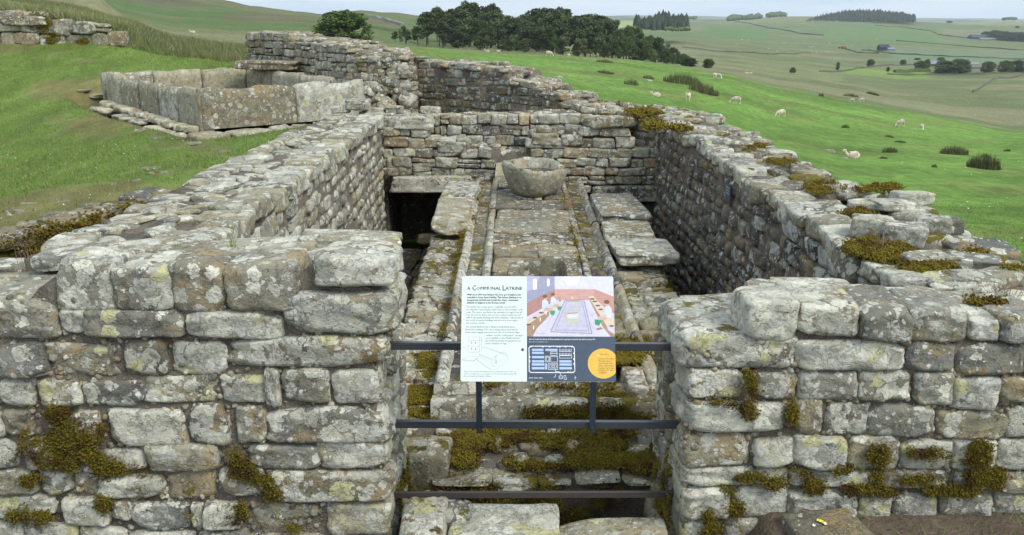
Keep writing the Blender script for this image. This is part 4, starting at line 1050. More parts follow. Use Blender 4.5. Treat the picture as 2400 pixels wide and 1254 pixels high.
# ---------------------------------------------------------------- low drain wall on the left and fallen stones
Wd = Masonry('drain_wall', 'low mossy wall edging the drain beside the grass, flat brown capping stones', 'wall', (-4.2, 7.2, .5), 'grey', 'mid', (.35, .35, .42))
D = [(-4.85, 5.4), (-4.28, 7.3), (-3.72, 8.95)]
for a, b in zip(D[:-1], D[1:]):
    a, b = np.array(a), np.array(b); d = b - a; nn = np.array((d[1], -d[0])) / np.linalg.norm(d)
    def ztd(q, a=a): return .93
    Wd.slab_core([tuple(a - nn * .05), tuple(b - nn * .05)], [tuple(a - nn * .5), tuple(b - nn * .5)], 0, .86, bump=.05)
    Wd.face(a, b, nn, .1, .80, h=(.12, .2), l=(.2, .4), depth=.25, color=(.15, .42, .06), mat='dark')
    q = 0; L = np.linalg.norm(d)
    while q < L:
        l = RNG.uniform(.24, .55); c = a + d / L * (q + l / 2) - nn * .16
        Wd.put((*c, .85 + RNG.normal(0, .02)), frame([*(d / L), 0], [*nn, 0]), (l, .44, .13), mat='grey', key='near', color=(.30, .22, .36), jit=.06, keep=5); q += l * .93
    Wd.top(a - nn * .35, b - nn * .35, -nn, .3, .86, size=(.2, .42), thick=(.06, .1), mat='grey', color=(.3, .2, .36), dens=.7)
    for _ in range(900):
        q = RNG.uniform(0, L); z = RNG.uniform(.45, .93); c = a + d / L * q + nn * (.03 + .06 * RNG.random())
        if vnoise(np.array([q * 2.5 + a[0] * 3]), np.array([z * 5]), s=8)[0] > .0 - (z - .7) * 1.2: Wd.MO.append(((*c, z), (*nn, .4), RNG.uniform(.02, .045), .025))
Wd.finish()
# old wall at the foot of the bank
YO = 23.3
Wo = Masonry('ruined_wall', 'old square stone wall with grass spilling over its top on the bank', 'wall', (-12, YO, 2), 'grey', 'near', (.50, .12, .48))
def zo(px, py): return at_y(px, py, YO)[2]
XO0, XO1 = at_y(-160, 60, YO)[0], at_y(292, 100, YO)[0]
def zto(q):
    px = to_px((XO0 + q, YO, 2.4))[0]; return zo(px, float(np.interp(px, [-160, 0, 60, 130, 185, 275, 295], [24, 30, 34, 42, 52, 72, 92])))
Wo.slab_core([(XO0, YO + .1), (XO1 - .1, YO + .1)], [(XO0, YO + .6), (XO1 - .1, YO + .6)], 1.5, lambda q: zto(q) - .08, bump=.05)
Wo.face((XO0, YO), (XO1, YO), (0, -1), zo(150, 118), zto, h=(.20, .36), l=(.34, .78), depth=.4, skip=.03, sag=.03, gap=.03)
for (px, py, dm) in ((65, 50, (1.1, .5, .24)), (20, 36, (.7, .5, .24)), (150, 64, (.42, .4, .40)), (205, 66, (.6, .4, .3))):
    Wo.put(at_y(px, py, YO + .12), R_FRONT, dm, color=(.5, .2, .5), keep=3)
for (px, py, rx, ry, n) in ((95, 55, 30, 18, 260), (130, 72, 16, 18, 120), (120, 95, 14, 16, 100), (195, 100, 12, 10, 80)):
    for _ in range(n):
        c = at_y(px + RNG.normal(0, rx * .45), py + RNG.normal(0, ry * .45), YO - .02); Wo.MO.append((c, (0, -1, .2), RNG.uniform(.02, .05), .03))
Wo.finish()
# ================================================================== INSIDE THE LATRINE
def zp(y): return .024 * (y - 6.0)          # the platform rises gently towards the back
PX0, PX1, PY0, PY1 = -.60, 1.14, 5.92, 14.25
# ---- sewer floor
sf = thing('sewer_floor', None, None, (0, 10, -1.05)); tag(sf, kind='structure')
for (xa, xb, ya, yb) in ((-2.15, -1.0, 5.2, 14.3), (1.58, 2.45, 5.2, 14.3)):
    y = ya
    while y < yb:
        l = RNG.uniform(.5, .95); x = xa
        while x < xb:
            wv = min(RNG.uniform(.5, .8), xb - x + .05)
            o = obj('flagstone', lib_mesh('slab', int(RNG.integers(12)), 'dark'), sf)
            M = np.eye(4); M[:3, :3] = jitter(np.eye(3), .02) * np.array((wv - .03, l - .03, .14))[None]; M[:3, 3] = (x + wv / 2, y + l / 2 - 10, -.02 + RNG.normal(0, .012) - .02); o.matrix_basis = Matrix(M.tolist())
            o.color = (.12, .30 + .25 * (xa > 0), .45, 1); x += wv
        y += l
# culvert behind the left mouth
cv = thing('culvert', 'dark square stone culvert opening under the lintel of the far wall', 'culvert', (-1.5, 15.3, -.5))
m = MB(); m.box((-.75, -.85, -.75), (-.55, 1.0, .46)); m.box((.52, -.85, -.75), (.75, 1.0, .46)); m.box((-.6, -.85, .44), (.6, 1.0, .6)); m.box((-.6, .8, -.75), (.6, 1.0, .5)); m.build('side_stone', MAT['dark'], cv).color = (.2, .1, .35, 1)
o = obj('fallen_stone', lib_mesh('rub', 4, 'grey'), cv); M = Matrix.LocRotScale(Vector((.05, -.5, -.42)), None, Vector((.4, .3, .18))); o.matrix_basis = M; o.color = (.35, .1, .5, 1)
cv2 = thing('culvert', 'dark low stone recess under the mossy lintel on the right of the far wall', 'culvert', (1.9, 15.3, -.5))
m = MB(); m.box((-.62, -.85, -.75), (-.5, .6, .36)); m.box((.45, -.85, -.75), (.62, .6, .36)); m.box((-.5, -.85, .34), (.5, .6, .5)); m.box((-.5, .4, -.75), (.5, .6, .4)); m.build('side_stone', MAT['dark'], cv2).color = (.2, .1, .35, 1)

# ---- rubble footing round the platform
Wp = Masonry('rubble_footing', 'low footing of broken stones and moss around the central platform', 'foundation', (.3, 9, -.6), 'grey', 'rub', (.50, .32, .50), cap=300)
def boxcore(Wx, lo, hi, bump=.03):
    Wx.slab_core([(lo[0], lo[1]), (lo[0], hi[1])], [(hi[0], lo[1]), (hi[0], hi[1])], lo[2], hi[2], bump=bump)
boxcore(Wp, (-1.02, 5.14, -1.25), (1.60, 14.2, -.145), .03)
Wp.face((-1.04, 5.2), (-1.04, 14.2), (-1, 0), -1.1, -.16, h=(.12, .18), l=(.2, .4), depth=.25, color=(.3, .3, .35), key='mid')
Wp.face((1.62, 5.2), (1.62, 14.2), (1, 0), -1.1, -.16, h=(.12, .18), l=(.2, .4), depth=.25, color=(.2, .5, .35), key='mid')
# strip of flat broken stones on the left and right
for (xa, xb, y0, y1, col) in ((-1.04, -.62, 5.9, 11.2, (.62, .12, .58)), (1.18, 1.62, 5.9, 9.9, (.5, .12, .55))):
    y = y0
    while y < y1:
        l = RNG.uniform(.10, .22); x = xa if xa < 0 else xa
        while x < xb - .03:
            wv = RNG.uniform(.12, .28)
            Wp.put((min(x + wv / 2, xb - .04), y + l / 2 + RNG.normal(0, .02), zp(y) - .165 + RNG.normal(0, .013)), frame([1, RNG.normal(0, .22), 0], [0, -1, 0]), (wv * 1.06, l * 1.15, .10), key='mid', jit=.10, color=col, keep=1); x += wv
        y += l * .95
# near strip (between the platform and the near drain)
for (x0, x1, y0, y1) in ((1015, 1154, 1076, 1134), (1152, 1257, 1066, 1150), (1260, 1342, 1072, 1134), (1350, 1456, 1076, 1124), (1460, 1536, 1098, 1136)):
    a = at_y((x0 + x1) / 2, y0, 5.30); b = at_y((x0 + x1) / 2, y1, 5.08); l = at_y(x0, (y0 + y1) / 2, 5.12)[0]; r = at_y(x1, (y0 + y1) / 2, 5.12)[0]
    Wp.put(((l + r) / 2, 5.22, (-.14 + b[2]) / 2 - .0), R_FRONT, (r - l, .34, -.14 - b[2]), key='near', color=(.62, .22, .55), keep=9, jit=.03)
for k in range(12):
    x = -.62 + k * .2; Wp.put((x, 5.24, -.62 + RNG.normal(0, .02)), R_FRONT, (.2, .26, .22), key='mid', mat='dark', color=(.2, .3, .4))
    Wp.put((x + .1, 5.24, -.86), R_FRONT, (.2, .26, .22), key='mid', mat='dark', color=(.2, .3, .4)); Wp.put((x, 5.24, -1.08), R_FRONT, (.2, .26, .2), key='mid', mat='dark', color=(.2, .3, .4))
for (px, py, s_, c) in ((1130, 1030, .14, .5), (1185, 1052, .15, .4), (1240, 1036, .26, .5), (1260,1050,.22,.6), (1330, 1050, .14, .3), (1378, 1042, .12, .9), (1440, 1040, .20, .15), (1085, 1025, .12, .8), (1170, 1012, .26, .4), (1060,1065,.2,.3), (1200, 1085, .2, .4), (1040, 1020, .1, .9), (1500, 1060, .16, .5), (1300, 1085, .12, .6), (975, 1060, .22, .7), (1535, 1045,.2,.3), (1420,1015,.2,.4), (1305,1018,.16,.5), (960, 1010, .12, .6), (1100,1068,.14,.4)):
    c_ = at_z(px, py, -.145); Wp.put(c_, jitter(np.eye(3), .2), (s_ * 1.1, s_ * .95, .085), color=(c, .16, .5 + .3 * (c > .8)), keep=5, jit=.08)
# broken brown stones on the right strip
for (px, py, s_) in ((1525, 770, .2), (1520, 795, .22), (1545, 745, .16)):
    Wp.put(at_z(px, py, -.06), jitter(np.eye(3), .3), (s_, s_, .16), mat='tan', color=(.05, .0, .25), keep=5)
def moss_flat(Wx, px, py, rx, ry, z, n, rr=(.012, .03), th=.014):
    for _ in range(int(n * 1.7)):
        a = RNG.uniform(0, 6.28); r = math.sqrt(RNG.random()); c = at_z(px + rx * r * math.cos(a), py + ry * r * math.sin(a), z)
        nv = vnoise(np.array([c[0] * 7]), np.array([c[1] * 7]), s=66)[0]
        if nv < -.32 + .5 * r ** 3: continue
        q = RNG.uniform(*rr); Wx.MO.append((c + np.array([0, 0, .03 * nv + RNG.normal(0, .006)]), (RNG.normal(0, .2), RNG.normal(0, .2), 1), q, th))
for (px, py, rx, ry, n) in ((985, 945, 45, 60, 700), (1010, 870, 36, 40, 420), (1035, 800, 26, 50, 260), (1065, 720, 16, 60, 200), (960, 975, 30, 20, 160), (1000, 830, 30, 18, 160), (1240, 1020, 270, 18, 800), (1050, 1040, 70, 24, 420), (1120, 1055, 90, 24, 420), (1330, 1060, 90, 24, 400), (1460, 1060, 80, 26, 420), (1400, 1080, 90, 16, 300), (1280, 1085, 120, 14, 300), (1080, 1080, 60, 14, 160), (1500, 1090, 40, 16, 160), (1480, 680, 20, 30, 60), (1500, 740, 20, 30, 60), (1470, 640, 10, 16, 40), (1440, 590, 8, 30, 40), (1520, 860, 30, 30, 120)):
    moss_flat(Wp, px, py, rx, ry, -.10, n)
for _ in range(1500):   # dark moss on the wet faces of the near row
    x = RNG.uniform(-.62, 1.25); z = RNG.uniform(-.42, -.16)
    if vnoise(np.array([x * 5]), np.array([z * 5]), s=14)[0] > .12: Wp.MO.append(((x, 5.045 + RNG.normal(0, .01), z), (0, -1, .3), RNG.uniform(.012, .028), .014))
for _ in range(500):
    y = RNG.uniform(7, 11); z = RNG.uniform(-.9, -.15)
    if vnoise(np.array([y * 3]), np.array([z * 3]), s=15)[0] > -.1: Wp.MO.append(((1.67, y, z), (1, 0, .3), RNG.uniform(.02, .05), .03))
Wp.finish()

# ---- the platform: gutter stones round a paved floor
pf = thing('stone_platform', 'central stone platform with a worn gutter channel running all round it', 'platform', (.27, 9, 0))
PB = np.array((.27, 9.0, 0))
def gutter_stone(p0, p1, out, width, name='channel_stone', color=(.4, .08, .48), seed=0, rim=.075, sag=0.0, mat='grey', lip=True, d=.085):
    """p0..p1: outer edge line; out: unit vector pointing from the paving outwards"""
    p0, p1, out = map(lambda q: np.array(q, float), (p0, p1, out)); L = np.linalg.norm(p1 - p0); n = max(4, int(L / .06)); rng = np.random.default_rng(seed)
    prof = [(0, -.30), (0, -.03), (.02, .0), (rim * .5, .008), (rim, -.005), (rim + .03, -d * .7), (rim + .075, -d), (width - .13, -d), (width - .09, -d * .75), (width - .07, -.008), (width - .03, .0), (width, -.006), (width, -.3)]
    V = []; F = []; m = len(prof); o1, o2 = rng.uniform(0, 50, 2)
    for i in range(n + 1):
        s = i / n; c = p0 + (p1 - p0) * (.008 / L + s * (1 - .016 / L)); endd = -.008 if i in (0, n) else 0
        for j, (a, z) in enumerate(prof):
            nz = .006 * float(vnoise(o1 + s * L * 2.2, j * .12 + o2, s=2)) + .0012 * float(vnoise(o1 + s * L * 14, j * 1.3, s=4))
            na = .008 * float(vnoise(o2 + s * L * 2.0, 3.3, s=3))
            inw = -out * (a + na + sag * math.sin(math.pi * s) * (a / width))
            V.append((c[0] + inw[0], c[1] + inw[1], zp(c[1] + inw[1]) + z + (nz + endd if z > -.2 else 0) + .03))
    for i in range(n):
        for j in range(m - 1): F.append((i * m + j, i * m + j + 1, (i + 1) * m + j + 1, (i + 1) * m + j))
    F.append(tuple(range(m))); F.append(tuple(n * m + j for j in range(m))[::-1])
    cr = np.cross(p1 - p0, -out)
    if cr > 0: F = [f[::-1] for f in F]
    o = obj(name, mesh_py(name, np.array(V) - PB, F, True, [MAT[mat]]), pf); o.color = (*color, 1)
    if width > .2:      # silt lying in the groove
        S = []
        for i in range(n + 1):
            c = p0 + (p1 - p0) * (i / n)
            for a_ in (rim + .035, width - .105):
                q = c - out * (a_ + sag * math.sin(math.pi * i / n) * (a_ / width)); S.append((q[0], q[1], zp(q[1]) - d * .72 + .03 + .010 * float(vnoise(q[0] * 9, q[1] * 9, s=6))))
        so = obj('silt', mesh_py('silt', np.array(S) - PB, [(2 * i, 2 * i + 1, 2 * i + 3, 2 * i + 2) for i in range(n)], True, [MAT['grey']]), pf); so['kind'] = 'stuff'; so.color = (.22, .30, .20, 1)
    return o
y = PY0 + .36; k = 0
for L in (.95, 1.1, 1.5, 1.05, 1.25, 1.35, .78):
    gutter_stone((PX0, y), (PX0, min(y + L, PY1)), (-1, 0), .37, seed=k, color=(.66, .06, .50) if k < 6 else (.4, .1, .5)); y += L; k += 1
y = PY0 + .95
for L in (.5, 1.35, 1.15, 1.5, 1.3, 1.2, .5):
    gutter_stone((PX1, y), (PX1, min(y + L, PY1)), (1, 0), .37, seed=20 + k, color=(.60, .08, .50), mat='grey'); y += L; k += 1
gutter_stone((PX1 + .02, PY0 + .36), (PX1 + .02, PY0 + .93), (1, 0), .12, seed=90, color=(.65, .1, .5), rim=.08)
gutter_stone((PX0, PY0), (.56, PY0), (0, -1), .36, seed=50, sag=.07, color=(.5, .22, .50), rim=.10)
gutter_stone((.565, PY0), (PX1 + .02, PY0 + .02), (0, -1), .36, seed=51, color=(.45, .35, .45), rim=.11)
# paving slabs
k = 0
def pave(x0, x1, y0, y1, color, skew=0.0, name='paving_slab', z=.022, th=.16, mat='grey'):
    global k; k += 1
    c = np.array(((x0 + x1) / 2, (y0 + y1) / 2)); o = obj(name, lib_mesh('slab', k % 12, mat), pf)
    M = np.eye(4); M[:3, :3] = (jitter(frame([1, skew, 0], [-skew, 1, 0]), .006)) * np.array((x1 - x0 - .004, y1 - y0 - .004, th))[None] * 1.03; M[:3, 3] = (c[0] - PB[0], c[1] - PB[1], zp(c[1]) + z - th / 2 + RNG.normal(0, .003)); o.matrix_basis = Matrix(M.tolist()); o.color = (*color, 1)
ys = [6.30, 6.75, 7.3, 7.9, 8.5, 9.15, 9.75, 10.25, 10.85, 11.5, 12.1, 12.75, 13.5, 14.2]
for i, (a, b) in enumerate(zip(ys[:-1], ys[1:])):
    xs = [-.21, .76] if i % 3 == 1 else ([-.21, RNG.uniform(.1, .5), .76])
    for xa, xb in zip(xs[:-1], xs[1:]): pave(xa, xb, a, b, (.34, .12, .40), skew=RNG.normal(0, .01))
# broken stones at the near right corner
pave(.86, 1.02, 6.1, 6.5, (.4, .1, .5), z=.06, th=.2, name='corner_stone')
def joint_moss(pts, n, w=.03, r=(.012, .028)):
    L = []
    for (xa, ya, xb, yb) in pts:
        for _ in range(int(n * math.hypot(xb - xa, yb - ya))):
            t = RNG.random(); x, y_ = xa + (xb - xa) * t + RNG.normal(0, w), ya + (yb - ya) * t + RNG.normal(0, w)
            if vnoise(np.array([x * 3.1]), np.array([y_ * 3.1]), s=31)[0] < -.05: continue
            q = RNG.uniform(*r); L.append(((x, y_, zp(y_) + .02), (RNG.normal(0, .2), RNG.normal(0, .2), 1), q, q * .6))
    return L
MO = joint_moss([(.77, 9.2, .77, 13.8)], 110, .035) + joint_moss([(-.21, 6.4, -.21, 9.0)], 40, .02) + joint_moss([(-.55, 11, -.45, 14.0)], 40, .03) + joint_moss([(-.2, 6.28, .8, 6.25)], 260, .03, (.012, .03)) + joint_moss([(.55, 6.1, 1.0, 6.05)], 300, .03, (.012, .03)) + joint_moss([(.9, 6.4, 1.02, 7.3), (.98, 6.3, 1.0, 6.9)], 700, .06, (.015, .035)) + joint_moss([(-.6, 6.0, -.6, 11.0)], 60, .02)
for _ in range(1300):
    x = RNG.uniform(-.55, 1.15); z = RNG.uniform(-.14, .0)
    if vnoise(np.array([x * 4]), np.array([z * 6]), s=17)[0] > .05: MO.append(((x, PY0 - .012 + RNG.normal(0, .008), z), (0, -1, .3), RNG.uniform(.012, .026), .013))
moss_build(MO, pf, PB)

# ---- cover slabs left lying over the sewers
def cover(name, label, c, dims, R=np.eye(3), mat='pale', color=(.55, .06, .55), i=0, key='slab'):
    c = np.array(c, float); t = thing(name, label, 'stone slab', tuple(c))
    o = obj('slab', lib_mesh(key, i, mat), t); M = np.eye(4); M[:3, :3] = R * np.array(dims)[None]; o.matrix_basis = Matrix(M.tolist()); o.color = (*color, 1); t['kind'] = 'thing'
    return t
def rotz(a): return np.array(Matrix.Rotation(a, 3, 'Z'))
cover('cover_slab', 'large flat grey slab over the left sewer, its straight front edge overhanging', (-.80, 11.85, zp(11.8) + .005), (.46, 1.62, .17), rotz(.02), color=(.5, .05, .62), i=1)
cover('cover_slab', 'smaller flat slab over the left sewer touching the culvert lintel', (-.78, 13.3, zp(13.3) + .0), (.50, 1.2, .15), rotz(-.03), color=(.5, .06, .6), i=5)
cover('cover_slab', 'pale slab jutting over the right sewer, closest to the sign, with ragged end', (1.50, 9.92, zp(9.9) + .02), (.66, .78, .14), rotz(.06), color=(.55, .02, .68), i=2)
cover('cover_slab', 'middle pale slab jutting over the right sewer between two others', (1.46, 10.78, zp(10.8) + .03), (.62, .82, .13), rotz(-.05), color=(.55, .02, .68), i=7)
cover('cover_slab', 'long pale slab over the right sewer, farthest from the sign', (1.46, 12.05, zp(12) + .05), (.66, 1.62, .14), rotz(.03), color=(.5, .02, .68), i=9)

# ---- washing basins
def basin(name, label, c, profile_out, inner, hgt, depth, mat='tan', color=(.4, .2, .5), seed=0, water=False, rz=0, tilt=0.0, chip=0.0):
    c = np.array(c, float); t = thing(name, label, 'basin', tuple(c), rz=rz)
    N = 48; V = []; F = []; rng = np.random.default_rng(seed)
    def ringpt(a, rx, ry, k):
        ca, sa = math.cos(a), math.sin(a); r = (abs(ca) ** k + abs(sa) ** k) ** (-1 / k); return rx * r * ca, ry * r * sa
    rings = []
    for (z, rx, ry, k) in profile_out + inner:
        b = len(V)
        for j in range(N):
            a = 2 * math.pi * j / N; x, y_ = ringpt(a, rx, ry, k)
            f = 1 + .045 * float(fbm(math.cos(a) * 1.8 + seed, math.sin(a) * 1.8, z * 3, s=seed, o=3))
            top = .04 * float(fbm(math.cos(a) * 1.3 + seed, math.sin(a) * 1.3, 2.2, s=seed + 5, o=3)) if z > hgt * .8 else 0
            tl = tilt * (y_ / .45) * max(0, z / hgt) + chip * math.exp(-((a - 1.25) / .35) ** 2) * (z > hgt * .8)
            V.append((x * f, y_ * f, z + tl + top * (1 if z > hgt * .9 else .6)))
        rings.append(b)
    for r0, r1 in zip(rings[:-1], rings[1:]):
        for j in range(N): F.append((r0 + j, r0 + (j + 1) % N, r1 + (j + 1) % N, r1 + j))
    F.append(tuple(rings[0] + j for j in range(N))[::-1]); F.append(tuple(rings[-1] + j for j in range(N)))
    o = obj('bowl', mesh_py('bowl', V, F, True, [MAT[mat]]), t); o.color = (*color, 1)
    if water:
        m = MB(); rx, ry = inner[-2][1] * 1.02, inner[-2][2] * 1.02
        m.add([(*ringpt(2 * math.pi * j / 32, rx, ry, 2.4), hgt - .09) for j in range(32)], [tuple(range(32))])
        wm = NM('still_water', .03); wm.col((.012, .014, .012)); wm.b.inputs['Specular IOR Level'].default_value = .8
        m.build('water', wm.m, t)
    return t
bc = at_z(1246, 444, zp(13.0) + .02)
basin('stone_basin', 'round chipped buff stone basin holding water at the far end of the platform', (.33, 13.05, zp(13.05) + .02),
      [(0, .22, .22, 3.4), (.03, .27, .27, 4), (.10, .32, .32, 4.8), (.28, .385, .37, 5), (.41, .41, .39, 5), (.45, .40, .38, 4.6)], [(.455, .36, .335, 3.4), (.43, .335, .315, 3.0), (.36, .30, .28, 2.4), (.28, .26, .24, 2.2)], .45, .2, mat='tan', color=(.50, .26, .62), seed=3, water=True, tilt=.08, chip=0.0, rz=.72)
basin('stone_basin', 'square hollowed stone trough half hidden behind the sign on the platform', (.30, 8.55, zp(8.5) - .06),
      [(0, .30, .36, 6), (.2, .34, .42, 7), (.28, .345, .43, 7), (.30, .335, .42, 7)], [(.30, .25, .33, 6), (.28, .235, .31, 6), (.14, .22, .29, 6), (.02, .20, .27, 5)], .30, .2, mat='tan', color=(.35, .15, .3), seed=9)

# ---- threshold slabs in the gap and stones beside it
def block(name, label, c, dims, cat='stone', mat='grey', color=(.6, .05, .55), R=np.eye(3), i=0, key='near'):
    t = thing(name, label, cat, tuple(c)); o = obj('stone', lib_mesh(key, i, mat), t)
    M = np.eye(4); M[:3, :3] = R * np.array(dims)[None]; o.matrix_basis = Matrix(M.tolist()); o.color = (*color, 1); t['kind'] = 'thing'; return t
block('threshold_slab', 'big flat slab in the gap with white lichen splashes like a map', (-.06, 4.33, -.13), (.62, .70, .18), 'stone slab', mat='pale', color=(1.0, .0, .45), i=4, key='slab', R=rotz(-.02))
block('threshold_slab', 'flat grey brown slab right of the lichen splashed one, filling the gap floor', (.56, 4.28, -.17), (.60, .66, .18), 'stone slab', mat='pale', color=(.40, .0, .50), i=6, key='slab', R=rotz(-.05))
block('corner_boulder', 'lichened rough boulder at the foot of the left jamb', (-.50, 4.44, -.14), (.26, .5, .34), color=(.75, .2, .5), i=7)
block('corner_boulder', 'mossy edged block on the inner side of the left jamb above the drain', (-.57, 5.30, -.17), (.34, .36, .36), color=(.6, .3, .5), i=11)
block('corner_boulder', 'small stone wedged between threshold slab and left boulder', (-.33, 4.55, -.10), (.2, .2, .2), color=(.5, .3, .5), i=12)
block('stone_step', 'plain brown step block on the trodden earth by the right wall', (1.70, 4.08, .02), (.42, .62, .16), 'step', mat='tan', color=(.0, .1, .22), i=9, key='slab', R=rotz(.12))
block('footing_block', 'rough footing blocks at the right jamb base beside the threshold', (.98, 4.75, -.38), (.3, .6, .4), color=(.5, .4, .4), i=3)

# ---- the near drain's front side
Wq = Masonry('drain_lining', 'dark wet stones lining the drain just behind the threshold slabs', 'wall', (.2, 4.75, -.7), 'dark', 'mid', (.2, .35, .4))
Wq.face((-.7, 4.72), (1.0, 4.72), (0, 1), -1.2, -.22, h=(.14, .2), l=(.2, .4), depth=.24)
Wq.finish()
# ================================================================== RAILS AND INTERPRETATION SIGN
RAILM = NM('painted_steel_rail', .38); RAILM.b.inputs['Specular IOR Level'].default_value = .6
_f = RAILM.noise(RAILM.pos(), 30, 5); RAILM.col(RAILM.mix(_f, (.022, .026, .032), (.05, .054, .06)))
def rail(label, xa, xb, z, slope=0.0, tone=None):
    t = thing('rail', label, 'rail', ((xa + xb) / 2, 4.62, z)); L = xb - xa; h = .0165 if tone else .020
    bm = bmesh.new(); bmesh.ops.create_cube(bm, size=1); bmesh.ops.scale(bm, vec=(L, h * 2, h * 2), verts=bm.verts)
    bmesh.ops.bevel(bm, geom=list(bm.edges), offset=.004, segments=2, affect='EDGES'); me = bpy.data.meshes.new('bar'); bm.to_mesh(me); bm.free(); me.materials.append(tone or RAILM.m)
    o = obj('bar', me, t); o.rotation_euler = (0, slope, 0); return t
RUST = NM('brown_steel_rail', .5); _f = RUST.noise(RUST.pos(), 20, 5); RUST.col(RUST.mix(_f, (.035, .028, .024), (.065, .052, .044)))
rail('top dark steel rail across the gap, passing behind the sign panel', -.72, .97, at_y(1250, 811, 4.62)[2], .004)
rail('middle dark steel rail across the gap that carries the feet of the sign posts', -.72, .95, at_y(1250, 994, 4.62)[2], .003)
rail('lowest brownish steel rail across the gap, just over the drain', -.72, .94, at_y(1250, 1159, 4.62)[2], -.002, RUST.m)

def at_line(px, py, Y): return Vector(at_y(px, py, Y))
TL, TR = at_line(1083, 647, 4.47), at_line(1437, 648, 4.47)
BL, BR = at_line(1077, 894, 4.21), at_line(1440, 899, 4.21)
U = (TR - TL); Vv = (BL - TL); PW, PHt = U.length, Vv.length
u_, v_ = U.normalized(), (Vv - U.normalized() * Vv.dot(U.normalized())).normalized(); nrm = u_.cross(v_).normalized()
if nrm.y > 0: nrm = -nrm
sg = thing('information_sign', 'tilted information panel titled A Communal Latrine, on two dark posts', 'sign', tuple(at_line(1258, 1010, 4.585)))
sroot = Vector(sg.location)
MS = Matrix.Identity(4)
for i in range(3): MS[i][0] = u_[i]; MS[i][1] = -v_[i]; MS[i][2] = nrm[i]; MS[i][3] = TL[i] - sroot[i]
# local panel axes: x to the right, y up (0 at the top edge, negative downwards), z out of the face
def rounded(x0, y0, x1, y1, r, n=5):
    P = []
    for (cx, cy, a0) in ((x1 - r, y1 - r, 0), (x0 + r, y1 - r, 90), (x0 + r, y0 + r, 180), (x1 - r, y0 + r, 270)):
        for i in range(n + 1):
            a = rad(a0 + 90 * i / n); P.append((cx + r * math.cos(a), cy + r * math.sin(a)))
    return P
Wd_, Hd = PW, PHt
def panel_mesh():
    P = rounded(0, -Hd, Wd_, 0, .012); n = len(P); th = .006
    V = [(x, y, 0) for x, y in P] + [(x, y, -th) for x, y in P]
    F = [tuple(range(n)), tuple(range(n, 2 * n))[::-1]] + [(i, i + n, (i + 1) % n + n, (i + 1) % n) for i in range(n)]
    return V, F
PANEL = flat_mat('sign_panel_mint', (.60, .665, .615), .35, spec=.4)
V, F = panel_mesh(); pan = obj('panel', mesh_py('panel', V, F, False, [PANEL]), sg); pan.matrix_basis = MS
PR = NM('printed_ink', .4); _a = PR.n('Attribute'); _a.attribute_name = 'ink'; _w = PR.n('VectorMath', operation='SCALE'); PR.set(_w.inputs[0], _a.outputs['Color']); PR.set(_w.inputs['Scale'], PR.math('MULTIPLY_ADD', PR.noise(PR.pos(), 45, 5, .7), .55, .70)); PR.col(_w.outputs[0])
class Print:
    """flat coloured polygons; given in the pixel grid of the panel artwork (0..1590 x 0..1125)"""
    def __init__(s): s.V = []; s.F = []; s.C = []
    def uv(s, x, y): return (x / 1590 * Wd_, -y / 1125 * Hd)
    def poly(s, P, c, lev):
        b = len(s.V)
        for (x, y) in P: X, Y = s.uv(x, y); s.V.append((X, Y, .0003 + lev * .00012))
        a = sum(P[i][0] * P[(i + 1) % len(P)][1] - P[(i + 1) % len(P)][0] * P[i][1] for i in range(len(P)))
        f = tuple(range(b, b + len(P))); s.F.append(f if a < 0 else f[::-1]); s.C.append(c)
    def line(s, x0, y0, x1, y1, wd, c, lev):
        d = math.hypot(x1 - x0, y1 - y0) or 1; nx, ny = -(y1 - y0) / d * wd / 2, (x1 - x0) / d * wd / 2
        s.poly([(x0 + nx, y0 + ny), (x1 + nx, y1 + ny), (x1 - nx, y1 - ny), (x0 - nx, y0 - ny)], c, lev)
    def path(s, P, wd, c, lev, close=False):
        Q = P + [P[0]] if close else P
        for a, b in zip(Q[:-1], Q[1:]): s.line(*a, *b, wd, c, lev)
    def rect(s, x0, y0, x1, y1, c, lev): s.poly([(x0, y0), (x1, y0), (x1, y1), (x0, y1)], c, lev)
    def frame(s, x0, y0, x1, y1, wd, c, lev): s.path([(x0, y0), (x1, y0), (x1, y1), (x0, y1)], wd, c, lev, True)
    def disc(s, cx, cy, rx, ry, c, lev, n=28): s.poly([(cx + rx * math.cos(2 * math.pi * i / n), cy + ry * math.sin(2 * math.pi * i / n)) for i in range(n)], c, lev)
    def build(s, name):
        me = mesh_py(name, s.V, s.F, False, [PR.m]); ca = me.color_attributes.new('ink', 'FLOAT_COLOR', 'CORNER')
        A = []
        for f, c in zip(me.polygons, s.C): A += [(*c, 1)] * f.loop_total
        ca.data.foreach_set('color', np.array(A, np.float32).ravel())
        return obj(name, me, pan)
# artwork grid: zoomed picture coordinates minus (45, 72)
def Z(*P): return [(x - 48, y - 72) for x, y in P]
LAV, LAV2, RED, RED2 = (.50, .49, .58), (.30, .30, .40), (.50, .27, .22), (.38, .21, .185)
I = Print(); q = I
q.poly(Z((730, 72), (1627, 72), (1638, 84), (1642, 722), (730, 722)), (.50, .46, .50), 0)
q.poly(Z((730, 72), (1022, 72), (1022, 212), (730, 362)), LAV2, 1)
q.poly(Z((730, 72), (870, 72), (800, 210), (730, 240)), (.42, .41, .55), 2)
q.poly(Z((1022, 72), (1440, 72), (1440, 212), (1022, 212)), (.60, .58, .70), 1)
q.poly(Z((1120, 72), (1300, 72), (1260, 160), (1150, 180)), (.68, .66, .75), 2)
q.poly(Z((1440, 72), (1627, 72), (1638, 84), (1640, 292), (1440, 212)), (.60, .58, .72), 1)
q.poly(Z((730, 362), (1022, 212), (1022, 342), (730, 512)), RED2, 1)
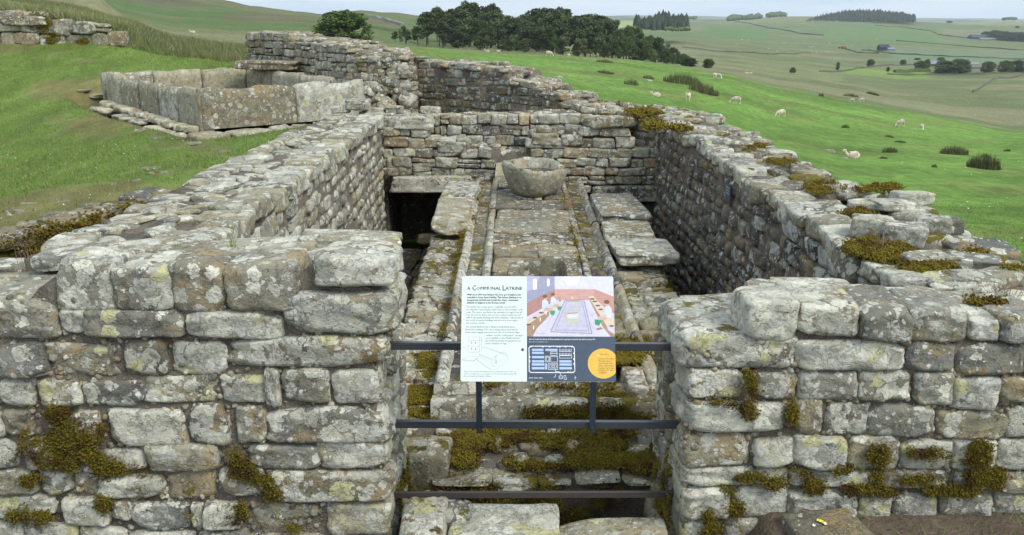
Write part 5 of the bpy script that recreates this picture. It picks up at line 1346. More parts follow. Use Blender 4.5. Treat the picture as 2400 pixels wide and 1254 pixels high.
q.poly(Z((1022, 212), (1440, 212), (1440, 330), (1022, 330)), (.54, .31, .27), 1)
q.poly(Z((1440, 212), (1641, 292), (1641, 480), (1440, 330)), RED, 1)
q.poly(Z((730, 512), (1022, 342), (1022, 330), (1440, 330), (1641, 480), (1641, 722), (730, 722)), (.56, .53, .62), 2)
for (x, y0, y1, wd) in ((815, 98, 222, 40), (955, 96, 184, 26)):   # arched windows
    q.poly(Z((x - wd / 2, y1), (x - wd / 2, y0 + 16), (x - wd / 4, y0 + 2), (x, y0), (x + wd / 4, y0 + 2), (x + wd / 2, y0 + 16), (x + wd / 2, y1 - 8)), (.80, .80, .88), 3)
# benches
q.poly(Z((730, 545), (1000, 395), (1060, 400), (960, 450), (730, 600)), (.60, .48, .38), 4)
q.poly(Z((730, 600), (960, 450), (960, 500), (830, 640), (790, 722), (730, 722)), (.34, .22, .15), 4)
q.poly(Z((1372, 290), (1420, 285), (1510, 380), (1641, 560), (1641, 620), (1560, 610)), (.62, .50, .40), 4)
q.poly(Z((1372, 290), (1560, 610), (1570, 650), (1641, 700), (1641, 722), (1600, 722), (1520, 620), (1385, 330)), (.36, .23, .16), 5)
for (x, y) in ((880, 468), (815, 522), (750, 596), (1415, 318), (1440, 345), (1470, 390), (1500, 430), (1610, 608)): q.disc(x - 48, y - 72, 26, 9, (.16, .10, .07), 6)
for (x, y) in ((930, 470), (868, 540), (800, 625)): q.poly(Z((x - 4, y - 20), (x + 6, y - 20), (x + 4, y + 25), (x - 6, y + 18)), (.80, .74, .64), 7)
# floor: channel outline, boards
q.poly(Z((1128, 335), (1325, 322), (1405, 690), (975, 672)), (.48, .46, .56), 3)
q.path(Z((1128, 335), (1325, 322), (1405, 690), (975, 672)), 6, (.20, .20, .27), 4, True)
q.path(Z((1150, 348), (1305, 338), (1372, 660), (1022, 655)), 4, (.22, .22, .28), 5, True)
for (x0, y0, x1, y1) in ((1180, 400, 1318, 398), (1165, 440, 1325, 438), (1110, 500, 1345, 498), (1080, 560, 1355, 558), (1050, 610, 1365, 608), (900, 560, 1040, 480), (930, 640, 990, 500), (1380, 560, 1440, 660), (1350, 420, 1420, 520), (830, 690, 960, 690)): q.line(x0 - 48, y0 - 72, x1 - 48, y1 - 72, 2.5, (.36, .34, .42), 5)
# basins of the drawing
q.poly(Z((1178, 338), (1275, 334), (1268, 385), (1235, 394), (1190, 385)), (.52, .49, .42), 6); q.disc(1228 - 48, 340 - 72, 50, 10, (.34, .33, .32), 7)
q.poly(Z((1195, 290), (1212, 292), (1210, 322), (1198, 322)), (.62, .55, .42), 6)
q.poly(Z((1125, 540), (1145, 455), (1275, 448), (1282, 545), (1255, 578), (1150, 582)), (.50, .47, .37), 6)
q.poly(Z((1152, 470), (1262, 462), (1262, 530), (1150, 525)), (.58, .58, .68), 7)
q.poly(Z((1152, 470), (1262, 462), (1262, 474), (1153, 482)), (.30, .29, .28), 8)
# seated figures of the drawing, in grey-white tunics
def fig(x, y, s, f, green):
    q.poly(Z((x - 30 * s, y), (x - 22 * s, y - 78 * s), (x + 12 * s, y - 92 * s), (x + 38 * s, y - 60 * s), (x + 42 * s * f if f > 0 else x + 30 * s, y + 12 * s), (x, y + 18 * s)), (.58, .60, .70), 9)
    q.poly(Z((x + 6 * s * f, y - 20 * s), (x + 60 * s * f, y - 2 * s), (x + 62 * s * f, y + 10 * s), (x + 4 * s * f, y + 0 * s)), (.48, .50, .60), 10)
    q.disc(x + 10 * s * f - 48, y - 108 * s - 72, 20 * s, 24 * s, (.56, .36, .26), 10); q.disc(x + 4 * s * f - 48, y - 120 * s - 72, 24 * s, 18 * s, (.16, .10, .06), 11)
    q.poly(Z((x + 4 * s * f, y + 8 * s), (x + 78 * s * f, y + 4 * s), (x + 92 * s * f, y + 60 * s), (x + 70 * s * f, y + 66 * s), (x + 58 * s * f, y + 36 * s), (x, y + 30 * s)), (.58, .38, .28), 9)
    q.poly(Z((x + 50 * s * f, y + 38 * s), (x + 108 * s * f, y + 30 * s), (x + 104 * s * f, y + 74 * s), (x + 72 * s * f, y + 86 * s)), green, 11)
fig(915, 412, 1.0, 1, (.06, .30, .16)); fig(1000, 372, .85, 1, (.06, .30, .16)); fig(1570, 500, 1.25, -1, (.05, .27, .15))
q.poly(Z((1055, 300), (1080, 296), (1092, 340), (1070, 352)), (.40, .26, .18), 8)
q.poly(Z((1448, 636), (1500, 622), (1520, 640), (1460, 652)), (.34, .20, .10), 11)
q.line(1400 - 48, 490 - 72, 1450 - 48, 474 - 72, 6, (.55, .42, .28), 11)
I.build('illustration')
NAVY, LB, WH = (.062, .082, .115), (.36, .47, .66), (.72, .74, .78)
Mp = Print(); q = Mp
q.poly(Z((730, 722), (1642, 722), (1644, 1183), (1632, 1196), (730, 1196)), NAVY, 0)
q.path(Z((765, 825), (1205, 825), (1220, 842), (1222, 1085), (1205, 1102), (770, 1102), (753, 1088), (751, 842)), 8, WH, 2, True)
for (x0, y0, x1, y1) in ((782, 852, 900, 876), (782, 884, 903, 908), (782, 928, 908, 953), (782, 972, 908, 997), (780, 1005, 910, 1030), (780, 1044, 912, 1069), (920, 852, 1046, 876), (918, 1006, 938, 1070), (1064, 972, 1190, 997), (1064, 1005, 1192, 1030), (1064, 1044, 1192, 1069)): q.rect(x0 - 48, y0 - 72, x1 - 48, y1 - 72, LB, 1)
for (x0, y0, x1, y1) in ((974, 884, 1042, 900), (974, 902, 1042, 922), (920, 930, 964, 990), (930, 940, 955, 980), (974, 934, 1046, 992), (950, 1006, 1046, 1070), (965, 1020, 1032, 1056), (985, 1030, 1015, 1046), (1066, 925, 1192, 950)): q.frame(x0 - 48, y0 - 72, x1 - 48, y1 - 72, 4, WH, 2)
for i in range(9):
    x = 1066 + i * 15; q.line(x - 48, 852 - 72, x - 48, 880 - 72, 4, WH, 2); q.line(x - 48, 896 - 72, x - 48, 920 - 72, 4, WH, 2)
q.line(1066 - 48, 880 - 72, 1190 - 48, 880 - 72, 4, WH, 3); q.line(1066 - 48, 920 - 72, 1190 - 48, 920 - 72, 4, WH, 3)
for x in (770, 895, 965, 1045, 1070, 1130, 1195): q.rect(x - 8 - 48, 822 - 72, x + 8 - 48, 836 - 72, WH, 3)
for (x, y) in ((757, 940), (757, 985), (1216, 900), (1216, 960), (1216, 1010)): q.rect(x - 8 - 48, y - 8 - 72, x + 8 - 48, y + 8 - 72, WH, 3)
q.path(Z((1020, 1072), (1024, 1092), (1062, 1092), (1072, 1112), (1080, 1130)), 5, WH, 3); q.path(Z((1024, 1118), (1022, 1145), (1005, 1152)), 4, WH, 3)
q.frame(1060 - 48, 1136 - 72, 1095 - 48, 1166 - 72, 4, WH, 3); q.path(Z((1108, 1134), (1128, 1132), (1136, 1172), (1118, 1176)), 4, WH, 3, True); q.line(1060 - 48, 1150 - 72, 1095 - 48, 1150 - 72, 3, WH, 3)
q.rect(750 - 48, 1156 - 72, 790 - 48, 1161 - 72, WH, 3); q.rect(800 - 48, 1156 - 72, 840 - 48, 1161 - 72, WH, 3); q.rect(850 - 48, 1156 - 72, 890 - 48, 1161 - 72, WH, 3)
q.line(1226 - 48, 1135 - 72, 1226 - 48, 1175 - 72, 3, WH, 3); q.line(1214 - 48, 1155 - 72, 1238 - 48, 1155 - 72, 3, WH, 3)
q.poly(Z((1138, 1098), (1152, 1085), (1166, 1098)), (.70, .42, .10), 4); q.line(1166 - 48, 1092 - 72, 1205 - 48, 1092 - 72, 4, (.70, .42, .10), 3)
c = []
for i in range(40):
    a = 2 * math.pi * i / 40; c.append((min(1516 + 160 * math.cos(a), 1643), 1006 + 158 * math.sin(a)))
q.poly(Z(*c), (.70, .42, .075), 5)
Mp.build('plan_drawing')
Ln = Print(); q = Ln; G = (.36, .38, .37)
q.path(Z((120, 762), (125, 730), (238, 726), (262, 740), (262, 765), (120, 768)), 3.2, G, 1); q.path(Z((120, 768), (120, 892), (238, 892), (262, 855), (262, 740)), 3.2, G, 1); q.line(238 - 48, 728 - 72, 238 - 48, 892 - 72, 3, G, 1); q.path(Z((120, 825), (236, 830), (262, 800)), 3, G, 1)
for (x, y) in ((158, 790), (200, 792), (158, 855), (200, 857)): q.rect(x - 4 - 48, y - 12 - 72, x + 4 - 48, y + 10 - 72, (.20, .21, .21), 1)
q.path(Z((50, 850), (118, 832)), 3, G, 1); q.path(Z((264, 835), (320, 850), (420, 885), (480, 905), (540, 940)), 3, G, 1); q.path(Z((230, 905), (380, 965), (400, 930), (470, 900)), 3, G, 1)
q.path(Z((60, 968), (140, 930), (226, 940), (180, 980), (60, 968)), 3, G, 1); q.path(Z((60, 975), (175, 988), (228, 948)), 3, G, 1); q.path(Z((200, 960), (300, 1040), (360, 1066), (420, 1070), (520, 970)), 3, G, 1); q.path(Z((230, 930), (370, 1010), (372, 1045)), 3, G, 1); q.path(Z((370, 960), (370, 1030), (400, 1040), (400, 935)), 3, G, 1); q.line(412 - 48, 925 - 72, 412 - 48, 950 - 72, 4, (.2, .2, .2), 1); q.line(412 - 48, 965 - 72, 412 - 48, 1010 - 72, 6, (.15, .15, .15), 1)
for i in range(14): q.line(215 + i * 11 - 48, 955 + i * 8.5 - 72, 206 + i * 11 - 48, 968 + i * 8.5 - 72, 2.5, G, 1)
for i in range(10): q.line(240 + i * 13 - 48, 912 + i * 6 - 72, 240 + i * 13 - 48, 926 + i * 6 - 72, 4, G, 1)
for i in range(12): q.frame(285 + i * 20 - 48, 832 + i * 6.5 - 72, 293 + i * 20 - 48, 838 + i * 6.5 - 72, 2, G, 1)
q.path(Z((470, 880), (520, 900), (545, 990)), 2.5, G, 1); q.path(Z((440, 1000), (500, 940)), 2.5, G, 1); q.line(470 - 48, 1040 - 72, 545 - 48, 1000 - 72, 2.5, G, 1)
Ln.build('line_drawing')
INK = flat_mat('ink_dark', (.055, .06, .06), .6); INKW = flat_mat('ink_white', (.70, .72, .75), .6); INKG = flat_mat('ink_grey', (.17, .185, .18), .6)
_text = []
def text(name, body, x, y, w, size, mat, spacing=1.0, bold=False):
    cu = bpy.data.curves.new(name, 'FONT'); cu.body = body; cu.size = size; cu.space_line = spacing; cu.materials.append(mat); cu.resolution_u = 1
    if bold: cu.offset = size * .018
    o = obj(name, cu, pan); X, Y = (x - 48) / 1590 * Wd_, -(y - 72) / 1125 * Hd; o.location = (X, Y, .0021); _text.append((o, w / 1590 * Wd_)); return o
Hs = Hd / 1125
text('heading_lettering', 'A', 104, 222, 34, 40 * Hs * 1.25, INK); text('heading_lettering', 'C', 152, 228, 42, 62 * Hs * 1.3, INK); text('heading_lettering', 'OMMUNAL', 198, 222, 260, 40 * Hs * 1.25, INK)
text('heading_lettering', 'L', 470, 228, 34, 62 * Hs * 1.3, INK); text('heading_lettering', 'ATRINE', 506, 222, 175, 40 * Hs * 1.25, INK)
text('paragraph_lettering', "With up to 800 men living in the fort, good hygiene was\nessential to keep them healthy. This latrine (latrina) is an\nexceptional survival and reveals the clean, communal\nattitude to hygiene in the Roman world.", 102, 282, 572, 26 * Hs, INK, 29.3 / 26, True)
text('paragraph_lettering', "The latrine has a deep sewer, originally covered with a\nwooden floor and benches with holes to form multiple toilet\nseats. The sewer was flushed by rainwater brought from all\nover the fort in drains, and out via a culvert under the fort\nwall. In dry spells, flushing was with rainwater collected from\nthe roofs of nearby buildings and stored in stone tanks \u2013\ntwo survive outside.", 97, 414, 595, 25 * Hs, INKG, 28.8 / 25)
text('paragraph_lettering', "The central platform has a channel along which water\nflowed for washing. Two stone basins were used instead\nwhen water supply was restricted. We do not know what", 93, 628, 560, 25 * Hs, INKG, 29 / 25)
text('paragraph_lettering', "soldiers used for \u2018toilet paper\u2019: sponges\nwere available in the Mediterranean\nbut at Housesteads, it may have been\nmoss, bracken or rags.", 302, 718, 385, 25 * Hs, INKG, 29 / 25)
text('caption_lettering', "Above: The outside of the latrine, in the south-east corner of the fort\nnext to an angle tower, as it may have looked in the third century AD.\nReconstruction by Katherine Wilson", 82, 1098, 545, 18 * Hs, INKG, 24 / 18)
text('caption_lettering', "Above: Inside the latrine at Housesteads, as it may have looked in the third century AD.", 750, 758, 690, 20 * Hs, INKW, bold=True)
text('caption_lettering', "Reconstruction by Philip Corke", 750, 784, 195, 15 * Hs, INKW)
text('quotation_lettering', "JULIA SAYS...", 1470, 915, 110, 18 * Hs, flat_mat('ink_brown', (.35, .20, .05), .6))
text('quotation_lettering', "These are the toilets.\nThe water drains\ndown the hill so the\nwaste is flushed away\nfrom the fort. I come\nhere for a chat with\nmy mates!", 1466, 962, 165, 21 * Hs, INK, 24.5 / 21)
text('quotation_lettering', "\u201c", 1452, 958, 26, 70 * Hs, INKW, bold=True); text('quotation_lettering', "\u201d", 1556, 1128, 26, 70 * Hs, INKW, bold=True)
bpy.context.view_layer.update()
_dg = bpy.context.evaluated_depsgraph_get()
for o, wd in _text:
    k = wd / o.dimensions.x if o.dimensions.x > 1e-5 else 1
    me = bpy.data.meshes.new_from_object(o.evaluated_get(_dg)); nm = o.name.split('.')[0]
    no = obj(nm, me, pan); no.location = o.location; no.scale.x = k
    bpy.data.objects.remove(o)
m = MB(); cx, cy = (686 - 48) / 1590 * Wd_, -(862 - 72) / 1125 * Hd; m.box((cx - .006, cy - .006, .0003), (cx + .006, cy + .006, .003)); m.build('rust_spot', flat_mat('rust_spot', (.12, .05, .03), .8), pan)
POSTM = flat_mat('sign_post_black', (.018, .030, .042), .42, .2, 40, .5)
for (px) in (1123.5, 1388):
    b = at_line(px, 1014, 4.585); t = at_line(px, 905, 4.585)
    # face of the post 4 mm before the rail, up to the panel's back
    zt_ = TL.z - .06
    m = MB(); m.box((b.x - .0165 - sroot.x, 4.578 - sroot.y, b.z - sroot.z), (b.x + .0165 - sroot.x, 4.594 - sroot.y, zt_ - sroot.z))
    for f in (.22, .62):     # short brackets from the post to the back of the panel
        p = TL + U * ((b.x - TL.x) / U.x) + (BL - TL) * f - nrm * .008
        m.box((b.x - .012 - sroot.x, p.y - sroot.y, p.z - .012 - sroot.z), (b.x + .012 - sroot.x, 4.5775 - sroot.y, p.z + .012 - sroot.z))
    po = m.build('post', POSTM, sg)
    bo = MB(); bo.tube([(b.x - sroot.x, 4.578 - sroot.y, b.z + .035 - sroot.z), (b.x - sroot.x, 4.570 - sroot.y, b.z + .035 - sroot.z)], .008, 8); bo.build('bolt', RAILM.m, po)
# ================================================================== GRASS
def leaf_material(name, a, b, c=None, sc=3.0, rough=.8, var=.5):
    M = NM(name, rough); M.b.inputs['Specular IOR Level'].default_value = .15
    g = M.n('NewGeometry'); oi = M.n('ObjectInfo'); f = M.noise(g.outputs['Position'], sc, 4, .65)
    r = M.math('FRACT', M.math('ADD', g.outputs['Random Per Island'], oi.outputs['Random']))
    col = M.mix(M.math('ADD', M.math('MULTIPLY', f, .6), M.math('MULTIPLY', r, .4)), a, b)
    if c: col = M.mix(M.ss(r, .78, .84), col, c)
    sc_ = M.n('VectorMath', operation='SCALE'); M.set(sc_.inputs[0], col); M.set(sc_.inputs['Scale'], M.math('MULTIPLY_ADD', oi.outputs['Random'], var, 1 - var / 2)); M.col(sc_.outputs[0]); return M.m
MAT['grass'] = leaf_material('grass_blades', (.095, .165, .030), (.165, .24, .052), (.25, .21, .10), 1.3)
MAT['hay'] = leaf_material('rank_grass', (.13, .185, .05), (.24, .255, .11), (.36, .29, .19), .8)
MAT['rush'] = leaf_material('rush_stems', (.055, .08, .028), (.13, .15, .055), (.20, .15, .085), 4)
MAT['dry'] = leaf_material('dry_grass', (.26, .17, .10), (.36, .25, .15), (.30, .20, .13), 5)
def blades(name, P, h, wd, mat, lean=.45, seg=1, parent=None):
    """one mesh of upright triangular blades at the points P"""
    n = len(P); th = RNG.uniform(0, 6.283, n); ln = RNG.uniform(0, lean, n); la = RNG.uniform(0, 6.283, n)
    hh = h * RNG.uniform(.5, 1.15, n) if np.isscalar(h) else h
    ww = wd * RNG.uniform(.7, 1.2, n) if np.isscalar(wd) else wd
    dx, dy = np.cos(th) * ww / 2, np.sin(th) * ww / 2
    bx, by = np.cos(la) * ln * hh, np.sin(la) * ln * hh
    A = P + np.stack([dx, dy, 0 * dx], 1); B = P - np.stack([dx, dy, 0 * dx], 1); C = P + np.stack([bx, by, hh], 1)
    V = np.stack([A, B, C], 1).reshape(-1, 3); F = np.arange(3 * n).reshape(-1, 3)
    o = obj(name, mesh_np(name, V, F, False, [MAT[mat]]), parent); return o
def free_of_walls(x, y):
    m = ~((x > -3.05) & (x < 3.5) & (y < 16.6) & (y > 4.3)); m &= ~((x > -3.4) & (x < 2.3) & (y > 14) & (y < 19.2))
    m &= ~((x > -7.6) & (x < -2.2) & (y > 16.5) & (y < 23) & (np.abs((x + 4.7) * .65 - (y - 19.6) * -.757) < 1.5) & False)
    u, v = tank_mask(x, y); m &= ~((u > -.5) & (u < 4.9) & (v > -.75) & (v < 6.0))
    dx = np.interp(y, [2, 5.7, 7.4, 8.95, 9.6], [-5.6, -4.75, -4.2, -3.66, -3.3]); m &= ~((x > dx - .55) & (x < -2.4) & (y < 9.15))
    return m
def scatter(n, x0, x1, y0, y1, power=1.0):
    t = RNG.random(n); y = y0 + (y1 - y0) * t ** power; x = RNG.uniform(x0, x1, n); return x, y
def worn(x, y): return fbm(x * .45, y * .45, s=95, o=4) + .25 * (1 - sstep(10, 15, y))
x, y = scatter(210000, -15, -2.6, 6.5, 24, 1.2)
k = free_of_walls(x, y) & ((worn(x, y) < .18) | (RNG.random(len(x)) < .22)) & (x / y > -.66) & ((x < -3.15) | (y > 15)); x, y = x[k], y[k]
o = blades('grass', np.stack([x, y, H(x, y) - .004], 1), .048, .011, 'grass', .8); o['kind'] = 'stuff'
x, y = scatter(170000, 2.6, 30, 8.5, 44, 1.5)
k = free_of_walls(x, y) & (RNG.random(len(x)) > sstep(20, 43, y)) & (x / y < .68) & (x / y > .03) & ((x > 3.4) | (y > 16.4)); x, y = x[k], y[k]
o = blades('grass', np.stack([x, y, H(x, y) - .004], 1), .05 * (1 - .6 * sstep(18, 42, y)) * RNG.uniform(.5, 1.15, len(x)), .010 * (1 + y * .02) * RNG.uniform(.7, 1.2, len(x)), 'grass', .8); o['kind'] = 'stuff'
# rank grass on the bank and behind the old wall
pts = []
x, y = scatter(110000, -20, -5.5, 23.3, 46, 1.3); t = x / y
k = (t > -.64) & (t < -.245) & ((y > 24.0) | (t > -.43)) & (vnoise(x * .5, y * .5, s=19) > -.5); x, y = x[k], y[k]
o = blades('rank_grass', np.stack([x, y, H(x, y) - .01], 1), .17 * RNG.uniform(.2, 1.5, len(x)) * (1 - .35 * sstep(-.5, -.6, x / y)), .015 * RNG.uniform(.6, 1.3, len(x)), 'hay', 1.1); o['kind'] = 'stuff'
x = RNG.uniform(XO0, XO1 - .1, 5200); y = YO + RNG.uniform(.25, .9, 5200); zt_ = np.array([zto(q - XO0) for q in x])
o = blades('rank_grass', np.stack([x, y, zt_ - .02], 1), .30, .02, 'hay', 1.1); o['kind'] = 'stuff'
x = RNG.uniform(XO0, XO1 + .3, 2600); y = YO - RNG.uniform(.2, .5, 2600)
k = vnoise(x * .9, y, s=23) > .1; x, y = x[k], y[k]
o = blades('rank_grass', np.stack([x, y, H(x, y) - .01], 1), .30, .018, 'dry', .6); o['kind'] = 'stuff'
# scattered straw-coloured cuttings by the right wall
x = RNG.uniform(1.9, 3.3, 500); y = RNG.uniform(3.3, 4.36, 500)
o = blades('grass', np.stack([x, y, H(x, y) + .004], 1), .06, .004, 'grass', 3.0); o['kind'] = 'stuff'

def specks(name, x, y, s_, zup):
    P = np.stack([x, y, H(x, y) + zup], 1); n = len(x); a = RNG.uniform(0, 6.28, n); k = s_ * RNG.uniform(.5, 1.1, n)
    V = np.stack([P + np.stack([np.cos(a + j * 2.1) * k, np.sin(a + j * 2.1) * k, (j == 1) * k * .8], 1) for j in range(3)], 1).reshape(-1, 3)
    o = obj(name, mesh_np(name, V, np.arange(3 * n).reshape(-1, 3), False, [flat_mat('white_petals', (.75, .75, .68), .8)])); o['kind'] = 'stuff'
x, y = scatter(1500, -13, -3.1, 7, 22); k = free_of_walls(x, y) & (vnoise(x * .5, y * .5, s=61) > .0); specks('white_flowers', x[k], y[k], .010, .03)
x, y = scatter(1300, 4, 60, 12, 120); k = (x / y < .62) & (x / y > .1) & (vnoise(x * .12, y * .12, s=62) > .1); specks('white_flowers', x[k], y[k], .035, .04)

def tuft(name, label, c, n, h, spread, mat, wd=.006, lean=.35, cat='grass tuft', group=None):
    c = np.array(c, float); t = thing(name, label, cat, tuple(c), group); t['kind'] = 'thing'
    P = np.stack([RNG.normal(0, spread, n), RNG.normal(0, spread, n), np.zeros(n) - .01], 1)
    blades('blades', P, h, wd, mat, lean, parent=t); return t
tuft('grass_tuft', 'small green grass tuft on the wall top behind the four square blocks', at_z(415, 590, 1.40), 26, .075, .012, 'grass', .006)
tuft('grass_tuft', 'yellow green tuft on the wall top beside the corner block', at_z(545, 592, 1.40), 30, .12, .014, 'grass', .006)
tuft('seed_grass', 'thin purplish seeding grass stems at the left end of the front wall', at_z(78, 640, 1.26), 20, .24, .03, 'dry', .004, .25)
tuft('dry_tuft', 'reddish dry tuft growing in a joint beside the round basin', at_z(1330, 488, .18), 60, .18, .035, 'dry', .008, .6)
tuft('dry_tuft', 'small reddish dry tuft in the right gutter of the platform', at_z(1383, 548, .1), 40, .10, .035, 'dry', .008, .9)
tuft('dry_tuft', 'straw coloured tuft between blocks on the mossy right wall top', at_z(2060, 575, 1.2), 30, .14, .02, 'dry', .005, .7)
tuft('dry_tuft', 'wide straw coloured tuft near the front corner of the right wall top', at_z(2345, 705, 1.12), 70, .15, .05, 'dry', .005, 1.2)
tuft('dry_tuft', 'orange tuft low on the right footing beyond the cover slab', at_z(1482, 660, -.1), 36, .10, .03, 'dry', .006, .9)

def pos_g(px, py): return ground_at(px, py, 9.0)
RUSH = [(2305, 395, 75, 38, 'darkest and broadest rush clump on the pasture, towards the picture edge'), (2236, 362, 65, 22, 'low spreading rush clump just beyond the darkest one'), (2085, 357, 42, 22, 'brownish rush clump between lying sheep and dark rushes'),
        (1982, 300, 22, 14, 'small dark rush tuft above the lying sheep'), (1925, 226, 14, 12, 'small lone rush tuft below the far pair of grazing sheep'), (2110, 334, 30, 8, 'flat dark rush patch below the two grazing sheep'), (2085, 322, 26, 8, 'faint pale rush patch near the grazing sheep pair'),
        (1600, 195, 90, 24, 'long band of tall brown rushes along the mound'), (1650, 218, 70, 24, 'end of the brown rush band running down to the pasture'), (1480, 198, 40, 20, 'grey brown rush clump left of the long band'), (1420, 172, 50, 10, 'thin rush strip below the pine wood'), (1417, 146, 50, 10, 'thin rush strip on the skyline of the pasture'), (1590, 268, 60, 16, 'purplish rush patch just behind the curved wall corner'), (1640, 272, 50, 14, 'purplish rush patch behind the wall, beside the grazing sheep'),
        (2325, 640, 10, 4, ''), (2190, 392, 16, 12, 'tiny green weed tuft below the broad rush clumps'), (2070, 372, 24, 9, 'small green weed patch beside the lying sheep'), (2310, 370, 24, 16, 'thin rush stems behind the darkest clump'), (2360, 355, 20, 10, 'sparse rush stems close to the picture edge'), (1995, 226, 40, 10, 'olive rushes at the pasture edge by the far grazing pair'), (2045, 222, 36, 10, 'dark rushes on the pasture edge past the far grazing pair'), (1520, 185, 30, 14, 'small rush clump by the pale boulder')]
for (px, py, wp, hp, lab) in RUSH:
    if not lab: continue
    c = pos_g(px, py); k = c[1] * 1.0 / FPX; n = int(60 + wp * 7); wp, hp = (wp, hp) if wp > 62 and hp > 21 else (wp * .85, hp * .72); n = int(n * (1 if hp > 20 else .5)); t = thing('rush_clump', lab, 'rushes', tuple(c), 'rush clumps on the pasture'); t['kind'] = 'thing'
    ang = RNG.uniform(0, 6.28, n); rr = np.sqrt(RNG.random(n)); X = rr * np.cos(ang) * wp * k * .5; Yy = rr * np.sin(ang) * wp * k * .45
    P = np.stack([X, Yy, H(c[0] + X, c[1] + Yy) - c[2] - .02], 1)
    blades('stems', P, hp * k * 1.05 * (1 - .55 * rr ** 2) * RNG.uniform(.7, 1.2, n), np.full(n, 1.9 * k), 'rush', .35, parent=t)
for (px, py, s_, lab) in ((1520, 190, .5, 'pale boulder in the pasture beside the rush clump'), (1942, 356, .5, 'flat pale stone in the grass near the lying sheep'), (1310, 182, .4, 'small grey stone in the pasture beyond the curved wall')):
    c = pos_g(px, py); t = thing('field_stone', lab, 'stone', tuple(c)); o = obj('stone', lib_mesh('rub', int(RNG.integers(20)), 'pale'), t); o.scale = (s_ * 1.4, s_, s_ * .6); o.color = (.5, .1, .5, 1)
for i, (px, py, s_, lab) in enumerate(((372, 408, .22, 'flat grey stone sunk in worn turf near the left wall'), (355, 395, .3, 'broad flat stone sunk in worn turf near the left wall'), (520, 355, .26, 'loose block lying below the tank plinth'), (455, 338, .34, 'flat stone at the corner of the tank plinth'), (365, 325, .34, 'flat slab in the turf left of the tank plinth'), (235, 228, .5, 'flat stone by the narrow end of the tank'), (330, 305, .3, 'thin slab in the grass below the tank kerb'), (200, 212, .4, 'stone patch in turf before the tank end'), (30, 497, .3, 'flat stone in the turf by the drain wall'), (65, 480, .16, 'small stone in bare earth above the drain wall'), (150, 475, .14, 'tiny grey stone in bare earth above the drain wall'), (320, 425, .16, 'small half buried stone on the path by the wall'))):
    c = ground_at(px, py, 6.0); s_ *= .62; t = thing('turf_stone', lab, 'stone', tuple(c)); o = obj('stone', lib_mesh('rub', i % 20, 'tan'), t); o.scale = (s_ * 1.5, s_, s_ * .34); o.location.z = -s_ * .08; o.color = (.2, .25, .3, 1); o.rotation_euler = (0, 0, i * .7)

# ================================================================== SHEEP
WOOL = NM('sheep_wool', .95); _n = WOOL.noise(WOOL.pos(), 9, 5); _oi = WOOL.n('ObjectInfo')
_s = WOOL.n('VectorMath', operation='SCALE'); WOOL.set(_s.inputs[0], WOOL.mix(_n, (.46, .38, .26), (.74, .66, .52))); WOOL.set(_s.inputs['Scale'], WOOL.math('MULTIPLY_ADD', _oi.outputs['Random'], .4, .75)); WOOL.col(_s.outputs[0]); WOOL.bump(WOOL.noise(WOOL.pos(), 35, 4), .8, .03)
HAIR = flat_mat('sheep_face', (.70, .62, .52), .8)
DYE = flat_mat('red_dye_mark', (.50, .16, .14), .9)
def skin_mesh(J, E, root, sub=2):
    me = bpy.data.meshes.new('sk'); names = list(J); me.from_pydata([J[k][0] for k in names], [], [])
    me = bpy.data.meshes.new('sk'); me.from_pydata([J[k][0] for k in names], [(names.index(a), names.index(b)) for a, b in E], [])
    o = bpy.data.objects.new('sk', me); COL.objects.link(o)
    md = o.modifiers.new('s', 'SKIN'); sv = me.skin_vertices[0].data
    for i, k in enumerate(names):
        r = J[k][1]; sv[i].radius = (r, r) if np.isscalar(r) else r; sv[i].use_root = (k == root)
    o.modifiers.new('d', 'SUBSURF').levels = sub
    bpy.context.view_layer.update()
    r = bpy.data.meshes.new_from_object(o.evaluated_get(bpy.context.evaluated_depsgraph_get()))
    bpy.data.objects.remove(o); r.polygons.foreach_set('use_smooth', [True] * len(r.polygons)); return r
